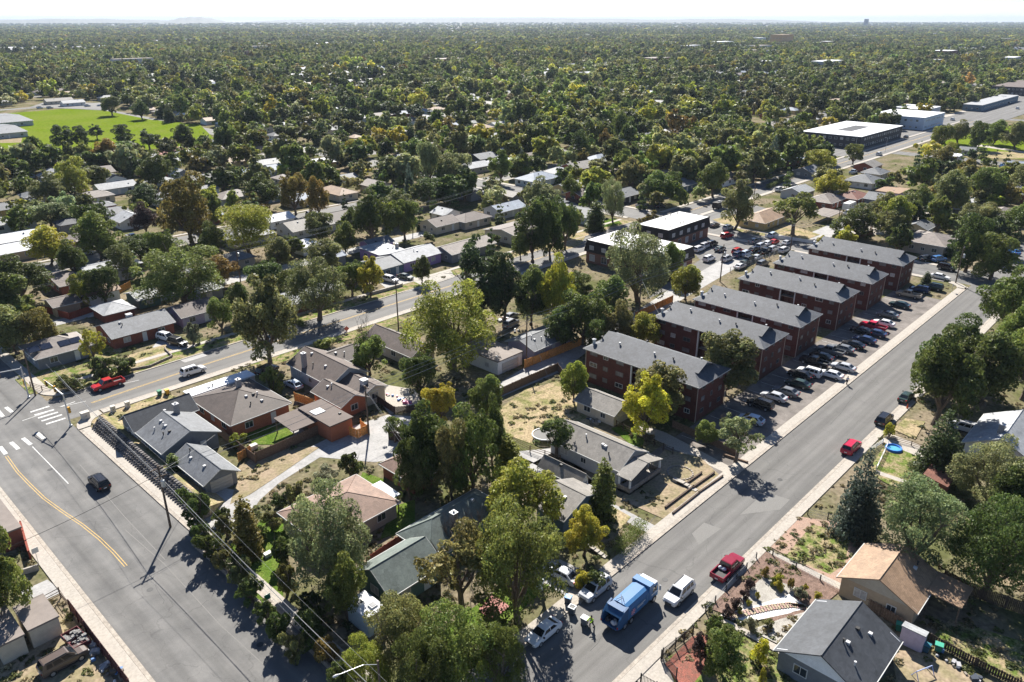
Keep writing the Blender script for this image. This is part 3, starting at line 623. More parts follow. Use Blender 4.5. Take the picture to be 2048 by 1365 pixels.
def wall_mesh(mb, kind, L, W, ze, rise):
    x, y = L / 2, W / 2
    if kind == 'gable':
        zr = ze + rise - .1
        mb.add([(-x, -y, -.1), (x, -y, -.1), (x, y, -.1), (-x, y, -.1), (-x, -y, ze - .1), (x, -y, ze - .1), (x, y, ze - .1), (-x, y, ze - .1), (-x, 0, zr), (x, 0, zr)],
               [(0, 1, 5, 4), (2, 3, 7, 6), (1, 2, 6, 9, 5), (3, 0, 4, 8, 7), (4, 5, 9, 8), (6, 7, 8, 9), (3, 2, 1, 0)])
    elif kind == 'shed':
        mb.add([(-x, -y, -.1), (x, -y, -.1), (x, y, -.1), (-x, y, -.1), (-x, -y, ze - .1), (x, -y, ze - .1), (x, y, ze + rise - .1), (-x, y, ze + rise - .1)],
               [(0, 1, 5, 4), (2, 3, 7, 6), (1, 2, 6, 5), (3, 0, 4, 7), (4, 5, 6, 7), (3, 2, 1, 0)])
    else: mb.box(-x, x, -y, y, -.1, ze - .02)
SHG = dict(grey=(.14, .147, .157), lgrey=(.30, .31, .32), dgrey=(.06, .065, .073), brown=(.115, .09, .078), dbrown=(.075, .058, .05), tan=(.27, .18, .115), red=(.20, .09, .065),
           green=(.13, .155, .14), white=(.66, .67, .68), wgrey=(.20, .185, .165), rust=(.22, .145, .11), taupe=(.20, .17, .15), blue=(.22, .26, .32))
WLC = dict(white=(.68, .68, .66), cream=(.52, .46, .36), grey=(.19, .20, .215), lgrey=(.42, .43, .44), tan=(.40, .31, .21), brick=(.22, .075, .05), orange=(.36, .13, .07), blue=(.11, .17, .22),
           pale=(.45, .52, .55), purple=(.36, .24, .46), green=(.10, .17, .15), dark=(.055, .055, .06), mauve=(.42, .36, .45), yellow=(.50, .38, .18), beige=(.40, .35, .29), red=(.30, .07, .05))
FOOT = []
def house(name, label, c, ze=2.8, ridge='u', kind='gable', rise=None, wall='lgrey', roof='grey', cat='house', wins=True, vents=2, chimney=None, doors=('s',), wmat='wallc', oh=.45,
          gdoor=None, phrase=None, gable_c=None, extra=None, brickw=False, group=None, flatcol=None, oz=None):
    """c: photo pixels of eave corners, or (u0,u1,v0,v1) of the walls"""
    if len(c) == 4 and not isinstance(c[0], tuple): u0, u1, v0, v1 = c
    else:
        q = [at(p[0], p[1], p[2] if len(p) > 2 else (oz or ze - .1)) for p in c]
        u0, u1 = min(a[0] for a in q) + oh, max(a[0] for a in q) - oh; v0, v1 = min(a[1] for a in q) + oh, max(a[1] for a in q) - oh
    cu, cv = (u0 + u1) / 2, (v0 + v1) / 2; FOOT.append((u0, u1, v0, v1))
    rz = 0 if ridge == 'u' else math.pi / 2; L, W = (u1 - u0, v1 - v0) if ridge == 'u' else (v1 - v0, u1 - u0)
    rise = rise if rise is not None else W * .2
    e = empty(name, (cu, cv, 0), rz, label, cat, group)
    if phrase: landmark(phrase, cu, cv)
    mb = MB(); wall_mesh(mb, kind, L, W, ze, rise)
    mb.build('wall', M['brickc'] if brickw else M[wmat], e, color=WLC.get(wall, wall))
    mb = MB(); roof_mesh(mb, kind, L, W, ze, rise, oh)
    rf = mb.build('roof', M['flatroof' if kind == 'flat' or flatcol else 'shingle'], e, color=SHG.get(roof, roof))
    if gable_c:
        for s_ in (-1, 1):
            xx = s_ * (L / 2 + .03); y_ = W / 2 + oh * .6; zz = ze - .12
            MB().add([(xx, -y_, zz), (xx, y_, zz), (xx, 0, ze + rise - .08), (xx + s_ * .06, -y_, zz), (xx + s_ * .06, y_, zz), (xx + s_ * .06, 0, ze + rise - .08)], [(0, 1, 2), (5, 4, 3), (0, 3, 4, 1), (1, 4, 5, 2), (2, 5, 3, 0)]).build('gable', M['wallc'], e, color=gable_c)
    if kind in ('gable', 'hip'):
        zo_ = ze - oh * rise / (W / 2); a_, b_ = L / 2 + oh, W / 2 + oh
        for s_ in (-1, 1):
            MB().box(-a_, a_, *sorted((s_ * b_, s_ * (b_ + .09))), zo_ - .15, zo_ - .01).build('gutter', M['trim'], e, color=(.5, .5, .48))
            if kind == 'hip': MB().box(*sorted((s_ * a_, s_ * (a_ + .09))), -b_, b_, zo_ - .15, zo_ - .01).build('gutter', M['trim'], e, color=(.5, .5, .48))
            elif not gable_c: MB().slab([(s_ * (a_ + .012) - .03, -b_, zo_ - .0), (s_ * (a_ + .012) + .03, -b_, zo_ - .0), (s_ * (a_ + .012) + .03, 0, ze + rise - .0), (s_ * (a_ + .012) - .03, 0, ze + rise - .0)], .17).slab([(s_ * (a_ + .012) + .03, b_, zo_), (s_ * (a_ + .012) - .03, b_, zo_), (s_ * (a_ + .012) - .03, 0, ze + rise), (s_ * (a_ + .012) + .03, 0, ze + rise)], .17).build('fascia', M['trim'], e, color=(.45, .45, .43))
    # windows and doors on all four sides; local x along the ridge
    def side(s):                              # world side n,s,e,w (s = -v, w = -u) -> local frame
        lx = {'s': (0, -1), 'n': (0, 1), 'w': (-1, 0), 'e': (1, 0)}[s]
        if ridge == 'u': return lx
        return {'s': (-1, 0), 'n': (1, 0), 'w': (0, 1), 'e': (0, -1)}[s]
    def put(s, t, z, what, **k):
        dx, dy = side(s); n = (dx, dy); wl = W if dx else L
        off = t * wl / 2; tx, ty = -dy, dx                        # tangent
        x = dx * L / 2 + tx * off if dx else tx * off; y = dy * W / 2 + ty * off if dy else ty * off
        ang = math.atan2(dx, -dy)
        what(e, x + dx * .012, y + dy * .012, z, ang, **k)
    lens = {'s': (W if side('s')[0] else L), 'w': (W if side('w')[0] else L)}
    lens['n'] = lens['s']; lens['e'] = lens['w']
    if wins:
        for s in 'swne':
            if isinstance(wins, str) and s not in wins: continue
            n = max(1, int(lens[s] / 3.6))
            for i in range(n):
                t = ((i + .5) / n * 2 - 1) * .86
                if s in doors and i == n // 2 and n > 1: put(s, t, .12, door, c=(.62, .62, .6)); continue
                if gdoor == s: continue
                if ze > 5 and i < n: put(s, t, ze * .66, window, w=1.5, h=1.2, curtain=i % 3 == 0)
                put(s, t, ze * .32 if ze < 5 else 1.1, window, w=1.5 if i % 2 == 0 else 1.1, h=1.2 if i % 2 == 0 else 1.0, curtain=(i + len(label)) % 4 == 0)
    if gdoor: put(gdoor, 0, .0, garage_door, c=(.45, .42, .38), w=min(4.6, lens[gdoor] * .7))
    rr = random.Random(label)
    for i in range(vents if isinstance(vents, int) else 0):
        x = (rr.random() - .5) * L * .7; y = -(.15 + .5 * rr.random()) * W / 2 * (1 if ridge == 'u' else -1); zz = ze + rise * (1 - abs(y) / (W / 2)) if kind not in ('flat', 'shed') else ze + .2
        if kind == 'shed': zz = ze + rise * .5 + y / W * rise
        m_ = MB()
        if i % 2: m_.lathe([(.09, -.15), (.09, .4), (.14, .4), (.14, .5)], 8)
        else: m_.box(-.2, .2, -.2, .2, -.12, .22)
        m_.build('vent', M['vent' if (i + len(label)) % 3 else 'darkvent'], rf, loc=(x, y, zz))
    if chimney:
        q = at(chimney[0], chimney[1], ze + rise * .7) if len(chimney) == 2 else chimney[:2]
        dx, dy = q[0] - cu, q[1] - cv; lx, ly = (dx, dy) if ridge == 'u' else (dy, -dx)
        lx = max(-L / 2 + .4, min(L / 2 - .4, lx)); ly = max(-W / 2 + .4, min(W / 2 - .4, ly)); z0 = ze
        k = MB().box(-.38, .38, -.38, .38, z0, ze + rise + .9).build('chimney', M['brickc'], rf, color=(.3, .27, .25), loc=(lx, ly, 0))
        MB().box(-.44, .44, -.44, .44, ze + rise + .9, ze + rise + 1.0).lathe([(.15, ze + rise + 1.0), (.15, ze + rise + 1.25)], 8).build('chimney_cap', M['vent'], rf, loc=(lx, ly, 0))
    if extra: extra(e, rf, L, W, ze, rise)
    return e
def cooler(x, y, dz=.0):                     # evaporative cooler on the roof
    def f(e, rf, L, W, ze, rise):
        z = ze + (rise if rise else .2) * (1 - abs(y) / .5) if rise else ze + .2
        MB().box(-.55, .55, -.55, .55, -.5, .75).box(-.62, .62, -.62, .62, .75, .82).build('rooftop_cooler', M['vent'], rf, loc=(x * L, y * W, z + dz))
    return f
def panels(spots, s):
    def f(e, rf, L, W, ze, rise):
        for (x, y) in spots:
            zf = lambda yy: ze + rise * (1 - abs(yy) / (W / 2)) + .10
            y0, y1 = y - .8, y + .8
            MB().slab([(x - 1.0, y0, zf(y0)), (x + 1.0, y0, zf(y0)), (x + 1.0, y1, zf(y1)), (x - 1.0, y1, zf(y1))], .05).build('solar_panel', M['solar'], e)
    return f

def apartment(label, c3, phrase, n):
    """one of the red-brick blocks; c3 = photo pixels of far-left, near and right eave corners"""
    ze = 7.15; q = [at(x, y, ze) for x, y in c3]; oh = .5
    u0, u1 = q[0][0], q[2][0]; u0 = (q[0][0] + q[1][0]) / 2; v0 = (q[1][1] + q[2][1]) / 2; v1 = q[0][1]
    u0 += oh; u1 = u0 + 9.7; v0 += oh; v1 = v0 + 23.8
    cu, cv = (u0 + u1) / 2, (v0 + v1) / 2; L, W = v1 - v0, u1 - u0; FOOT.append((u0, u1, v0, v1)); landmark(phrase, cu, cv)
    e = empty('apartment_block', (cu, cv, 0), math.pi / 2, label, 'apartment building', 'red-brick apartment blocks along the car park')
    # recessed stair entry half way along the -u side (local +y), walls as three boxes
    w = MB(); w.box(-L / 2, L / 2, -W / 2, W / 2 - 1.6, -.1, ze - .1); w.box(-L / 2, -1.9, W / 2 - 1.6, W / 2, -.1, ze - .1); w.box(1.9, L / 2, W / 2 - 1.6, W / 2, -.1, ze - .1)
    w.build('wall', M['brick'], e)
    r_ = MB(); roof_mesh(r_, 'dutch', L, W, ze, 2.2, oh, .18, 2.6); rf = r_.build('roof', M['shingle'], e, color=(.098, .104, .115))
    s = (2.2 + oh * 2.2 / (W / 2)) / (W / 2 + oh); xe = L / 2 + oh - 2.6; zo = ze - oh * 2.2 / (W / 2); zg = zo + 2.6 * s; yb = W / 2 + oh - 2.6
    for sx in (-1, 1): MB().add([(sx * (xe + .02), -yb + .1, zg), (sx * (xe + .02), yb - .1, zg), (sx * (xe + .02), 0, ze + 2.1)], [(0, 1, 2)]).build('gable_vent', M['trim'], rf, color=(.10, .15, .20))
    tr = MB(); tr.box(-L / 2 - oh - .02, L / 2 + oh + .02, W / 2 + oh, W / 2 + oh + .07, zo - .2, zo - .02).box(-L / 2 - oh - .02, L / 2 + oh + .02, -W / 2 - oh - .07, -W / 2 - oh, zo - .2, zo - .02)
    for sx in (-1, 1): tr.box(sx * (L / 2 + oh) - .035, sx * (L / 2 + oh) + .035, -W / 2 - oh, W / 2 + oh, zo - .2, zo - .02)
    tr.build('gutter', M['trim'], e, color=(.5, .49, .46))
    for sx in (-1, 1):
        for sy in (-1, 1): MB().tube([(sx * (L / 2 + .08), sy * (W / 2 + .08), 0), (sx * (L / 2 + .08), sy * (W / 2 + .08), zo - .15)], .055, 6).build('downspout', M['trim'], e, color=(.5, .42, .36))
    for sx in (-1.75, 1.75): MB().box(sx - .13, sx + .13, W / 2 - .28, W / 2 - .02, 0, ze - .12).build('column', M['white'], e)
    for k, z in enumerate((.35, 2.65, 4.95)):
        MB().box(-1.6, 1.6, W / 2 - 1.6, W / 2 - .35, z + .0, z + .12).build('landing', M['conc'], e)
        if k: MB().box(-1.6, 1.6, W / 2 - .42, W / 2 - .36, z + 1.0, z + 1.06).box(-1.6, 1.6, W / 2 - .42, W / 2 - .36, z + .2, z + .25).build('railing', M['iron'], e)
        for sx in (-.8, .8): door(e, sx, W / 2 - 1.585, z + .12, math.pi, c=(.16, .09, .07))
        for i, x in enumerate((-10.2, -7.4, -4.2, 4.2, 7.4, 10.2)):
            window(e, x, W / 2 + .012, z + .85, math.pi, 1.7 if i % 2 else 1.1, .9, curtain=(i * 5 + k * 2 + n) % 3 != 0, dull=(i + k + n) % 3 != 0)
            window(e, x, -W / 2 - .012, z + .85, 0, 1.7 if i % 2 else 1.1, .9, curtain=(i + k) % 2 == 0, dull=True)
        for y in (-2.9, 0, 2.9):
            window(e, -L / 2 - .012, y, z + .8, -math.pi / 2, .6 if y == 0 else 1.1, .95, curtain=(k + n + int(y)) % 3 == 0, dull=True); window(e, L / 2 + .012, y, z + .8, math.pi / 2, 1.1, .95, dull=True)
    rr = random.Random(n)
    for i in range(6):
        x = -L / 2 + 3 + i * 3.7 + rr.random(); y = (1.2 + rr.random() * 1.6) * (1 if i % 3 else -1); z = ze + 2.2 * (1 - abs(y) / (W / 2))
        MB().lathe([(.10, -.1), (.10, .28), (.2, .28), (.2, .42)], 8).build('vent', M['darkvent' if i % 2 else 'vent'], rf, loc=(x, y, z))
    MB().lathe([(.28, -.4), (.28, .55), (.4, .55), (.4, .7), (.1, .85)], 10).build('exhaust_cowl', M['vent'], rf, loc=(L / 2 - .6, W / 2 - 1.4, ze + .6))
    return e
def mansard_block(label, c, phrase, wht=(.62, .62, .60)):
    ze = 6.3; q = [at(x, y, ze + .2) for x, y in c]; u0, u1 = min(a[0] for a in q), max(a[0] for a in q); v0, v1 = min(a[1] for a in q), max(a[1] for a in q)
    u0 += .5; u1 -= .5; v0 += .5; v1 -= .5; cu, cv = (u0 + u1) / 2, (v0 + v1) / 2; L, W = u1 - u0, v1 - v0; FOOT.append((u0, u1, v0, v1)); landmark(phrase, cu, cv)
    e = empty('apartment_block', (cu, cv, 0), 0, label, 'apartment building')
    MB().box(-L / 2, L / 2, -W / 2, W / 2, -.1, 3.4).build('wall', M['brickc'], e, color=(.22, .11, .075))
    a, b = L / 2, W / 2; o = .5
    MB().add([(-a - o, -b - o, 3.3), (a + o, -b - o, 3.3), (a + o, b + o, 3.3), (-a - o, b + o, 3.3), (-a, -b, ze), (a, -b, ze), (a, b, ze), (-a, b, ze)],
             [(3, 2, 1, 0), (4, 5, 6, 7), (0, 1, 5, 4), (1, 2, 6, 5), (2, 3, 7, 6), (3, 0, 4, 7)]).build('mansard', M['mansard'], e)
    rf = MB().box(-a - .1, a + .1, -b - .1, b + .1, ze, ze + .18).build('roof', M['flatroof'], e, color=wht)
    MB().box(-a - .16, a + .16, -b - .16, -b - .1, ze - .02, ze + .3).box(-a - .16, a + .16, b + .1, b + .16, ze - .02, ze + .3).box(-a - .16, -a - .1, -b - .1, b + .1, ze - .02, ze + .3).box(a + .1, a + .16, -b - .1, b + .1, ze - .02, ze + .3).build('parapet', M['mansard'], e)
    for i in range(int(L / 4.2)):
        x = -a + 2.4 + i * 4.2
        window(e, x, -b - .38, 4.05, 0, 1.5, 1.2, curtain=True); window(e, x, -b - .012, .7, 0, 1.6, 1.9, curtain=i % 2 == 0)
    for i in range(int(W / 4.2)):
        y = -b + 2.4 + i * 4.2
        window(e, -a - .38, y, 4.05, -math.pi / 2, 1.5, 1.2, curtain=True); window(e, -a - .012, y, .7, -math.pi / 2, 1.9, 1.9, curtain=i % 2 == 1)
    rr = random.Random(label)
    for i in range(7): MB().lathe([(.1, 0), (.1, .6), (.17, .6), (.17, .7)], 7).build('vent', M['darkvent'], rf, loc=((rr.random() - .5) * L * .8, (rr.random() - .5) * W * .8, ze + .18))
    return e

# ------------------------------------------------------------------ the buildings one by one
for p in (('the traffic signals', *at(140, 850)), ('the retaining wall of dark blocks', *at(250, 960)), ('the garbage truck', *at(1258, 1215)), ('the yellow-leaved tree', *at(1280, 885)),
          ('the playing field', *at(200, 260)), ('the rock garden', *at(1530, 1190)), ('the crowded car park', *at(1500, 505))): landmark(*p)
house('house', 'dark grey-roofed gabled house on the corner behind the retaining wall', [(322, 907), (440, 863), (275, 865), (387, 824)], 3.0, 'v', 'gable', 1.9, 'grey', 'grey', vents=6, chimney=(350, 822), phrase='the grey corner house')
house('house_wing', 'grey gabled front wing joined to the corner house along the side street', [(240, 842), (268, 862), (385, 822), (366, 795)], 3.0, 'u', 'gable', 1.8, 'grey', 'dgrey', cat='house wing', vents=1)
house('garage', 'grey garage with a wide door facing the light driveway below the corner house', [(404, 969), (477.6, 941), (360, 909), (422, 897)], 2.4, 'v', 'gable', 1.35, 'grey', 'grey', 'garage', gdoor='s', vents=3, wins='w', doors=(), phrase='the grey corner garage')
house('house', 'orange-walled house with a dark brown roof beside the grey corner house', [(457, 850), (574, 809), (391, 793), (500, 757)], 2.9, 'u', 'hip', 2.0, 'orange', 'dbrown', vents=5, chimney=(478, 775), phrase='the orange-walled house', brickw=True)
house('patio_roof', 'long white flat patio roof along the back of the orange-walled house', [(384, 796), (366, 786), (492, 744), (510, 752)], 2.5, 'u', 'flat', 0, 'cream', 'white', 'patio roof', wins=False, doors=(), oh=.1)
house('garage', 'orange garage with a flat brown roof and a white skylight', [(660, 857), (705, 836), (601, 818), (641, 802)], 2.9, 'u', 'flat', 0, 'orange', 'brown', 'garage', wins=False, vents=1, doors=(), oh=.2, phrase='the orange flat-roofed garage',
      extra=lambda e, rf, L, W, ze, r: MB().box(-L * .42, L * .05, W * .02, W * .22, ze + .22, ze + .34).build('skylight', M['white'], rf))
def gazebo(name, label, c, z, col_, posts=4, phrase=None, cat='shade roof', wl=None):
    q = [at(x, y, z) for x, y in c]; u0, u1 = min(a[0] for a in q), max(a[0] for a in q); v0, v1 = min(a[1] for a in q), max(a[1] for a in q); cu, cv = (u0 + u1) / 2, (v0 + v1) / 2; L, W = u1 - u0, v1 - v0
    e = empty(name, (cu, cv, 0), 0, label, cat); FOOT.append((u0, u1, v0, v1))
    MB().slab([(-L / 2, -W / 2, z), (L / 2, -W / 2, z), (L / 2, W / 2, z + .25), (-L / 2, W / 2, z + .25)], .14).build('roof', M['flatroof'], e, color=SHG.get(col_, col_))
    for sx in (-1, 1):
        for sy in (-1, 1): MB().box(-.07, .07, -.07, .07, 0, z - .1).build('post', M['wood'], e, loc=(sx * (L / 2 - .25), sy * (W / 2 - .25), 0))
    if phrase: landmark(phrase, cu, cv)
    return e
gazebo('shade_roof', 'brown patio shade roof on posts beside the bright lawn', [(551, 841.5), (601, 818), (635, 840), (588, 862)], 2.6, 'brown')
house('house', 'large brown-roofed house with a dark square chimney set behind the orange garage', [(588, 730), (660, 772), (650, 700), (725, 745)], 3.0, 'v', 'gable', 2.1, 'lgrey', 'brown', vents=3, chimney=(608, 722), phrase='the large brown-roofed house')
house('house_wing', 'brown-roofed orange-sided rear wing of the large brown-roofed house', [(626, 785), (691, 812), (732, 789), (668, 764)], 2.7, 'v', 'gable', 1.3, 'orange', 'brown', cat='house wing', vents=2, doors=())
house('house_wing', 'brown-roofed cream wing with a rooftop cooler behind the orange garage', [(728, 790), (762, 769), (672, 762), (716, 742)], 2.9, 'v', 'gable', .9, 'cream', 'brown', cat='house wing', vents=1, extra=cooler(-.25, .15))
house('house_wing', 'small brown-roofed back wing of the large brown-roofed house near the bare tree', [(640, 708), (700, 690), (716, 714), (668, 728)], 2.7, 'u', 'gable', 1.2, 'lgrey', 'dbrown', cat='house wing', vents=2, doors=())
house('house', 'cream house with a plain brown gable roof by the tall bare pole', [(756, 686), (825, 714), (775, 656), (842, 682)], 2.8, 'v', 'gable', 1.7, 'beige', 'brown', vents=0, phrase='the plain brown gabled house')
house('garage', 'long white garage with a flat dirty brown roof on the alley', [(925, 695), (995, 727), (1045, 706), (972, 678)], 2.7, 'v', 'flat', 0, 'white', 'taupe', 'garage', gdoor='s', wins='w', vents=1, doors=(), oh=.12, phrase='the white alley garage')
house('house', 'pale house with several roof pipes behind the orange board fence', [(1010, 682), (1068, 702), (1150, 668), (1090, 650)], 2.9, 'u', 'gable', 1.2, 'mauve', 'grey', vents=7, phrase='the pale house behind the orange fence')
aps = [([(1163, 694), (1400, 773), (1463, 735)], 'nearest'), ([(1312, 626.5), (1517, 701), (1577, 667.6)], 'second'), ([(1384, 596), (1602, 653), (1650, 623.6)], 'third'),
       ([(1479, 556), (1682, 603), (1725, 578)], 'fourth'), ([(1547.6, 524), (1744, 566.5), (1779, 546)], 'fifth'), ([(1616.5, 494.7), (1807, 530), (1839, 511)], 'last')]
LBL = ['three-storey red-brick apartment block behind the yellow-leaved tree', 'red-brick apartment block with an olive tree at its corner, second of six',
       'red-brick apartment block third along the car park, right of the shaded pickups', 'red-brick apartment block fourth along the car park, beside the black sedans',
       'red-brick apartment block with white entry columns, fifth along the car park', 'red-brick apartment block at the far end beside the cross street']
for (c, w), l in zip(aps, LBL): apartment(l, c, f'the {w} brick apartment block', ('nearest', 'second', 'third', 'fourth', 'fifth', 'last').index(w))
mansard_block('flat white-roofed block with dark mansard walls behind the big willow', [(1168.5, 480), (1337, 514), (1387, 492), (1231, 462)], 'the mansard block behind the willow')
mansard_block('flat white-roofed mansard block beside the crowded car park, by the crossroads', [(1271, 449), (1335.5, 462), (1420.5, 435), (1357.5, 422)], 'the mansard block by the crossroads')
house('house', 'long white-walled house with a rough grey roof and stone front porch', [(1141, 897), (1234, 940), (1150, 845), (1298, 903)], 2.9, 'v', 'gable', 1.8, 'lgrey', 'wgrey', vents=4, phrase='the stone-porched house')
def porch(name, label, c, z, roof, posts=True, low=True, ridge='v'):
    q = [at(x, y, z) for x, y in c]; u0, u1 = min(a[0] for a in q), max(a[0] for a in q); v0, v1 = min(a[1] for a in q), max(a[1] for a in q)
    e = empty(name, ((u0 + u1) / 2, (v0 + v1) / 2, 0), math.pi / 2 if ridge == 'v' else 0, label, 'porch'); L, W = (v1 - v0, u1 - u0) if ridge == 'v' else (u1 - u0, v1 - v0)
    mb = MB(); roof_mesh(mb, 'gable', L - .6, W - .6, z, 1.1, .3); mb.build('roof', M['shingle'], e, color=SHG[roof])
    for sx in (-1, 1):
        for sy in (-1, 1): MB().box(-.12, .12, -.12, .12, 0, z).build('post', M['white'], e, loc=(sx * (L / 2 - .35), sy * (W / 2 - .35), 0))
    if low: MB().box(-L / 2 + .2, -L / 2 + .45, -W / 2 + .2, W / 2 - .2, 0, 1.1).box(-L / 2 + .45, L / 2 - .2, W / 2 - .45, W / 2 - .2, 0, 1.1).box(-L / 2 + .45, L / 2 - .2, -W / 2 + .2, -W / 2 + .45, 0, 1.1).build('parapet', M['stonew'], e)
    MB().box(-L / 2 + .2, L / 2 - .2, -W / 2 + .2, W / 2 - .2, 0, .35).build('porch_floor', M['conc'], e)
porch('porch', 'low stone porch with a small gabled roof facing the street', [(1250, 946), (1262, 962), (1314, 918), (1298, 905)], 2.7, 'wgrey')
house('garage', 'cream gabled outbuilding with a worn grey roof beside the dry yard', [(1164, 806), (1233, 830), (1178, 783), (1265, 806)], 2.5, 'v', 'gable', 1.3, 'cream', 'wgrey', 'outbuilding', vents=0, gdoor='s', doors=(), phrase='the cream outbuilding')
house('house', 'house with a heavy brown-grey roof partly hidden by bright green trees', [(1082, 1002), (1128, 1043), (1196, 990), (1150, 955)], 2.9, 'v', 'gable', 1.6, 'blue', 'wgrey', vents=1, phrase='the brown-grey roofed house')
house('house_wing', 'rear wing with a brown-grey roof beside the white path', [(1075, 930), (1161, 969), (1183, 956), (1108, 918)], 2.7, 'v', 'gable', 1.1, 'white', 'wgrey', cat='house wing', vents=1)
house('house', 'green-shingled house amid bare twigs and green trees near the bottom', [(812, 1060), (860, 1110), (992, 1012), (950, 975)], 2.9, 'u', 'hip', 1.9, 'green', 'green', vents=1, chimney=(908, 1045), phrase='the green-roofed house')
house('house_wing', 'green-shingled gabled front wing above the white flat-roofed box', [(735, 1133), (780, 1195), (880, 1130), (815, 1075)], 2.9, 'u', 'gable', 1.9, 'green', 'green', cat='house wing', vents=0, phrase='the green-roofed front wing')
def skylights(e, rf, L, W, ze, r):
    for x, y in ((-.15 * L, .17 * W), (.15 * L, -.2 * W)):
        MB().box(x - .42, x + .42, y - .42, y + .42, ze + .22, ze + .42).build('skylight_kerb', M['white'], rf); MB().box(x - .32, x + .32, y - .32, y + .32, ze + .42, ze + .45).build('skylight', M['glass'], rf)
house('garden_room', 'small pale green garden room with a flat white roof and two skylights', [(693, 1209), (729.6, 1185), (767, 1214), (736, 1242)], 2.6, 'u', 'flat', 0, 'pale', 'white', 'garden room', wins=False, vents=0, doors=(), oh=.08, extra=skylights, phrase='the white-topped garden room')
house('house', 'tan-roofed house with a low hip roof behind the big grey-green tree', [(561.5, 1022), (640, 1090), (800, 1003), (702, 953)], 2.8, 'u', 'hip', 1.6, 'beige', 'rust', vents=2, phrase='the tan hip-roofed house')
gazebo('patio_roof', 'bright white sloping patio cover at the back of the tan house', [(740, 975), (778, 1000), (800, 988), (758, 967.5)], 2.5, 'white', cat='patio cover')
house('garage', 'tan-roofed brick garage under the dark tall trees', [(758, 927), (828, 965), (882, 935), (805, 903)], 2.5, 'v', 'hip', 1.3, 'brick', 'rust', 'garage', vents=0, wins='w', brickw=True, phrase='the tan-roofed garage')
house('shed', 'small grey shed at the edge of the brown-grey house drive', [(920, 1000), (940, 1010), (962, 1000), (945, 990)], 2.2, 'u', 'gable', .6, 'lgrey', 'dgrey', 'shed', vents=0, wins=False)
# right of the street
house('house', 'dark grey-shingled house with a pale gable beside the rock garden', [(1555, 1290), (1633, 1198), (1792, 1274), (1730, 1400)], 2.9, 'u', 'gable', 2.3, 'grey', 'dgrey', vents=5, gable_c=(.80, .82, .86), phrase='the dark grey house by the rock garden')
house('house', 'tan-walled house with a light tan shingle roof and shaded rear patio', [(1679, 1155), (1826, 1222), (1730, 1085), (1885, 1150)], 2.9, 'u', 'gable', 2.0, 'tan', 'tan', vents=2, gable_c=(.42, .37, .29), phrase='the tan house by the large dark trees')
gazebo('patio_roof', 'tan-shingled patio cover on white posts behind the tan house', [(1857, 1180), (1923, 1217), (1947, 1177), (1885, 1150)], 2.7, 'tan', cat='patio cover')
house('shed', 'narrow taupe garden shed with a pale metal roof between two houses', [(1803.5, 1253), (1813, 1245), (1858, 1266), (1851, 1278)], 2.3, 'v', 'shed', .15, 'mauve', 'lgrey', 'shed', vents=0, wins=False, oh=.08, doors=(), phrase='the taupe shed')
house('house', 'white-roofed house with a red brick chimney right of the conifer', [(1931, 874), (2040, 920), (2016, 840), (2110, 870)], 3.0, 'u', 'gable', 2.4, 'white', 'lgrey', vents=0, chimney=(2000, 868), phrase='the white-roofed house')
house('shed', 'small red-brown roofed shed between the grey-green trees', [(1844, 958), (1909, 958), (1902, 929), (1870, 929)], 2.4, 'u', 'shed', .7, 'brick', 'red', 'shed', vents=0, wins=False)
house('house', 'beige house with a broad tan hip roof beside the cross street', [(1804, 480), (1893, 493), (1923, 474), (1852, 463)], 3.4, 'v', 'hip', 1.7, 'beige', 'taupe', vents=0, phrase='the beige hip-roofed house')
# lower left
house('outbuilding', 'low flat-roofed outbuilding with grey roofing behind the left fence', [(39.5, 1241), (85.7, 1192), (103, 1213), (62, 1264)], 2.5, 'u', 'flat', 0, 'cream', 'taupe', 'outbuilding', wins=False, doors=(), vents=0, oh=.12, phrase='the left outbuilding')
house('outbuilding', 'cream outbuilding with a white door at the left edge of the yard', [(-40, 1240), (-5, 1300), (36, 1250), (0, 1200)], 2.5, 'v', 'flat', 0, 'cream', 'taupe', 'outbuilding', wins=False, doors=('e', 's'), vents=0, oh=.12)
house('house', 'grey-topped red building at the left edge beside the avenue pavement', [(-40, 1020), (0, 1075), (36, 1048), (0, 1000)], 2.7, 'v', 'flat', 0, 'brick', 'taupe', 'building', wins=False, doors=(), vents=0, oh=.1)
# beyond the back street
sp_ = [(-4.6, -2.2), (-2.4, -2.2), (.8, -2.6), (2.9, -2.6), (-2.2, 2.4), (0, 2.0), (2.2, 1.6)]
house('house', 'grey house with dark solar panels on its hip roof by the crossroads', [(47, 694), (70, 720), (173, 678), (147, 664)], 2.8, 'u', 'hip', 1.8, 'grey', 'taupe', vents=0, phrase='the house with solar panels', extra=panels(sp_, 1))
house('house', 'red-brick house with a light grey gable roof above the pale driveway', [(199, 650), (216, 674), (336, 648), (316, 624)], 2.8, 'u', 'gable', 1.7, 'brick', 'grey', vents=2, brickw=True, phrase='the red-brick house', extra=cooler(0, .25))
house('house', 'blue-fronted lilac-sided house with a dark mauve-brown roof', [(331, 620), (363, 636), (425, 620), (400, 600)], 2.8, 'u', 'gable', 1.6, 'mauve', 'brown', vents=0, chimney=(408, 592), phrase='the blue and lilac house')
house('garage', 'grey hip-roofed brick garage behind the red-brick house', [(179, 614), (214, 630), (272, 615), (235, 600)], 2.6, 'u', 'hip', 1.2, 'brick', 'lgrey', 'garage', vents=0, wins=False, brickw=True)
house('garage', 'dark teal garage with a white door and grey roof', [(255, 592), (293, 598), (324, 590), (290, 577)], 2.5, 'u', 'gable', 1.0, 'green', 'lgrey', 'garage', vents=0, wins='s', phrase='the teal garage')
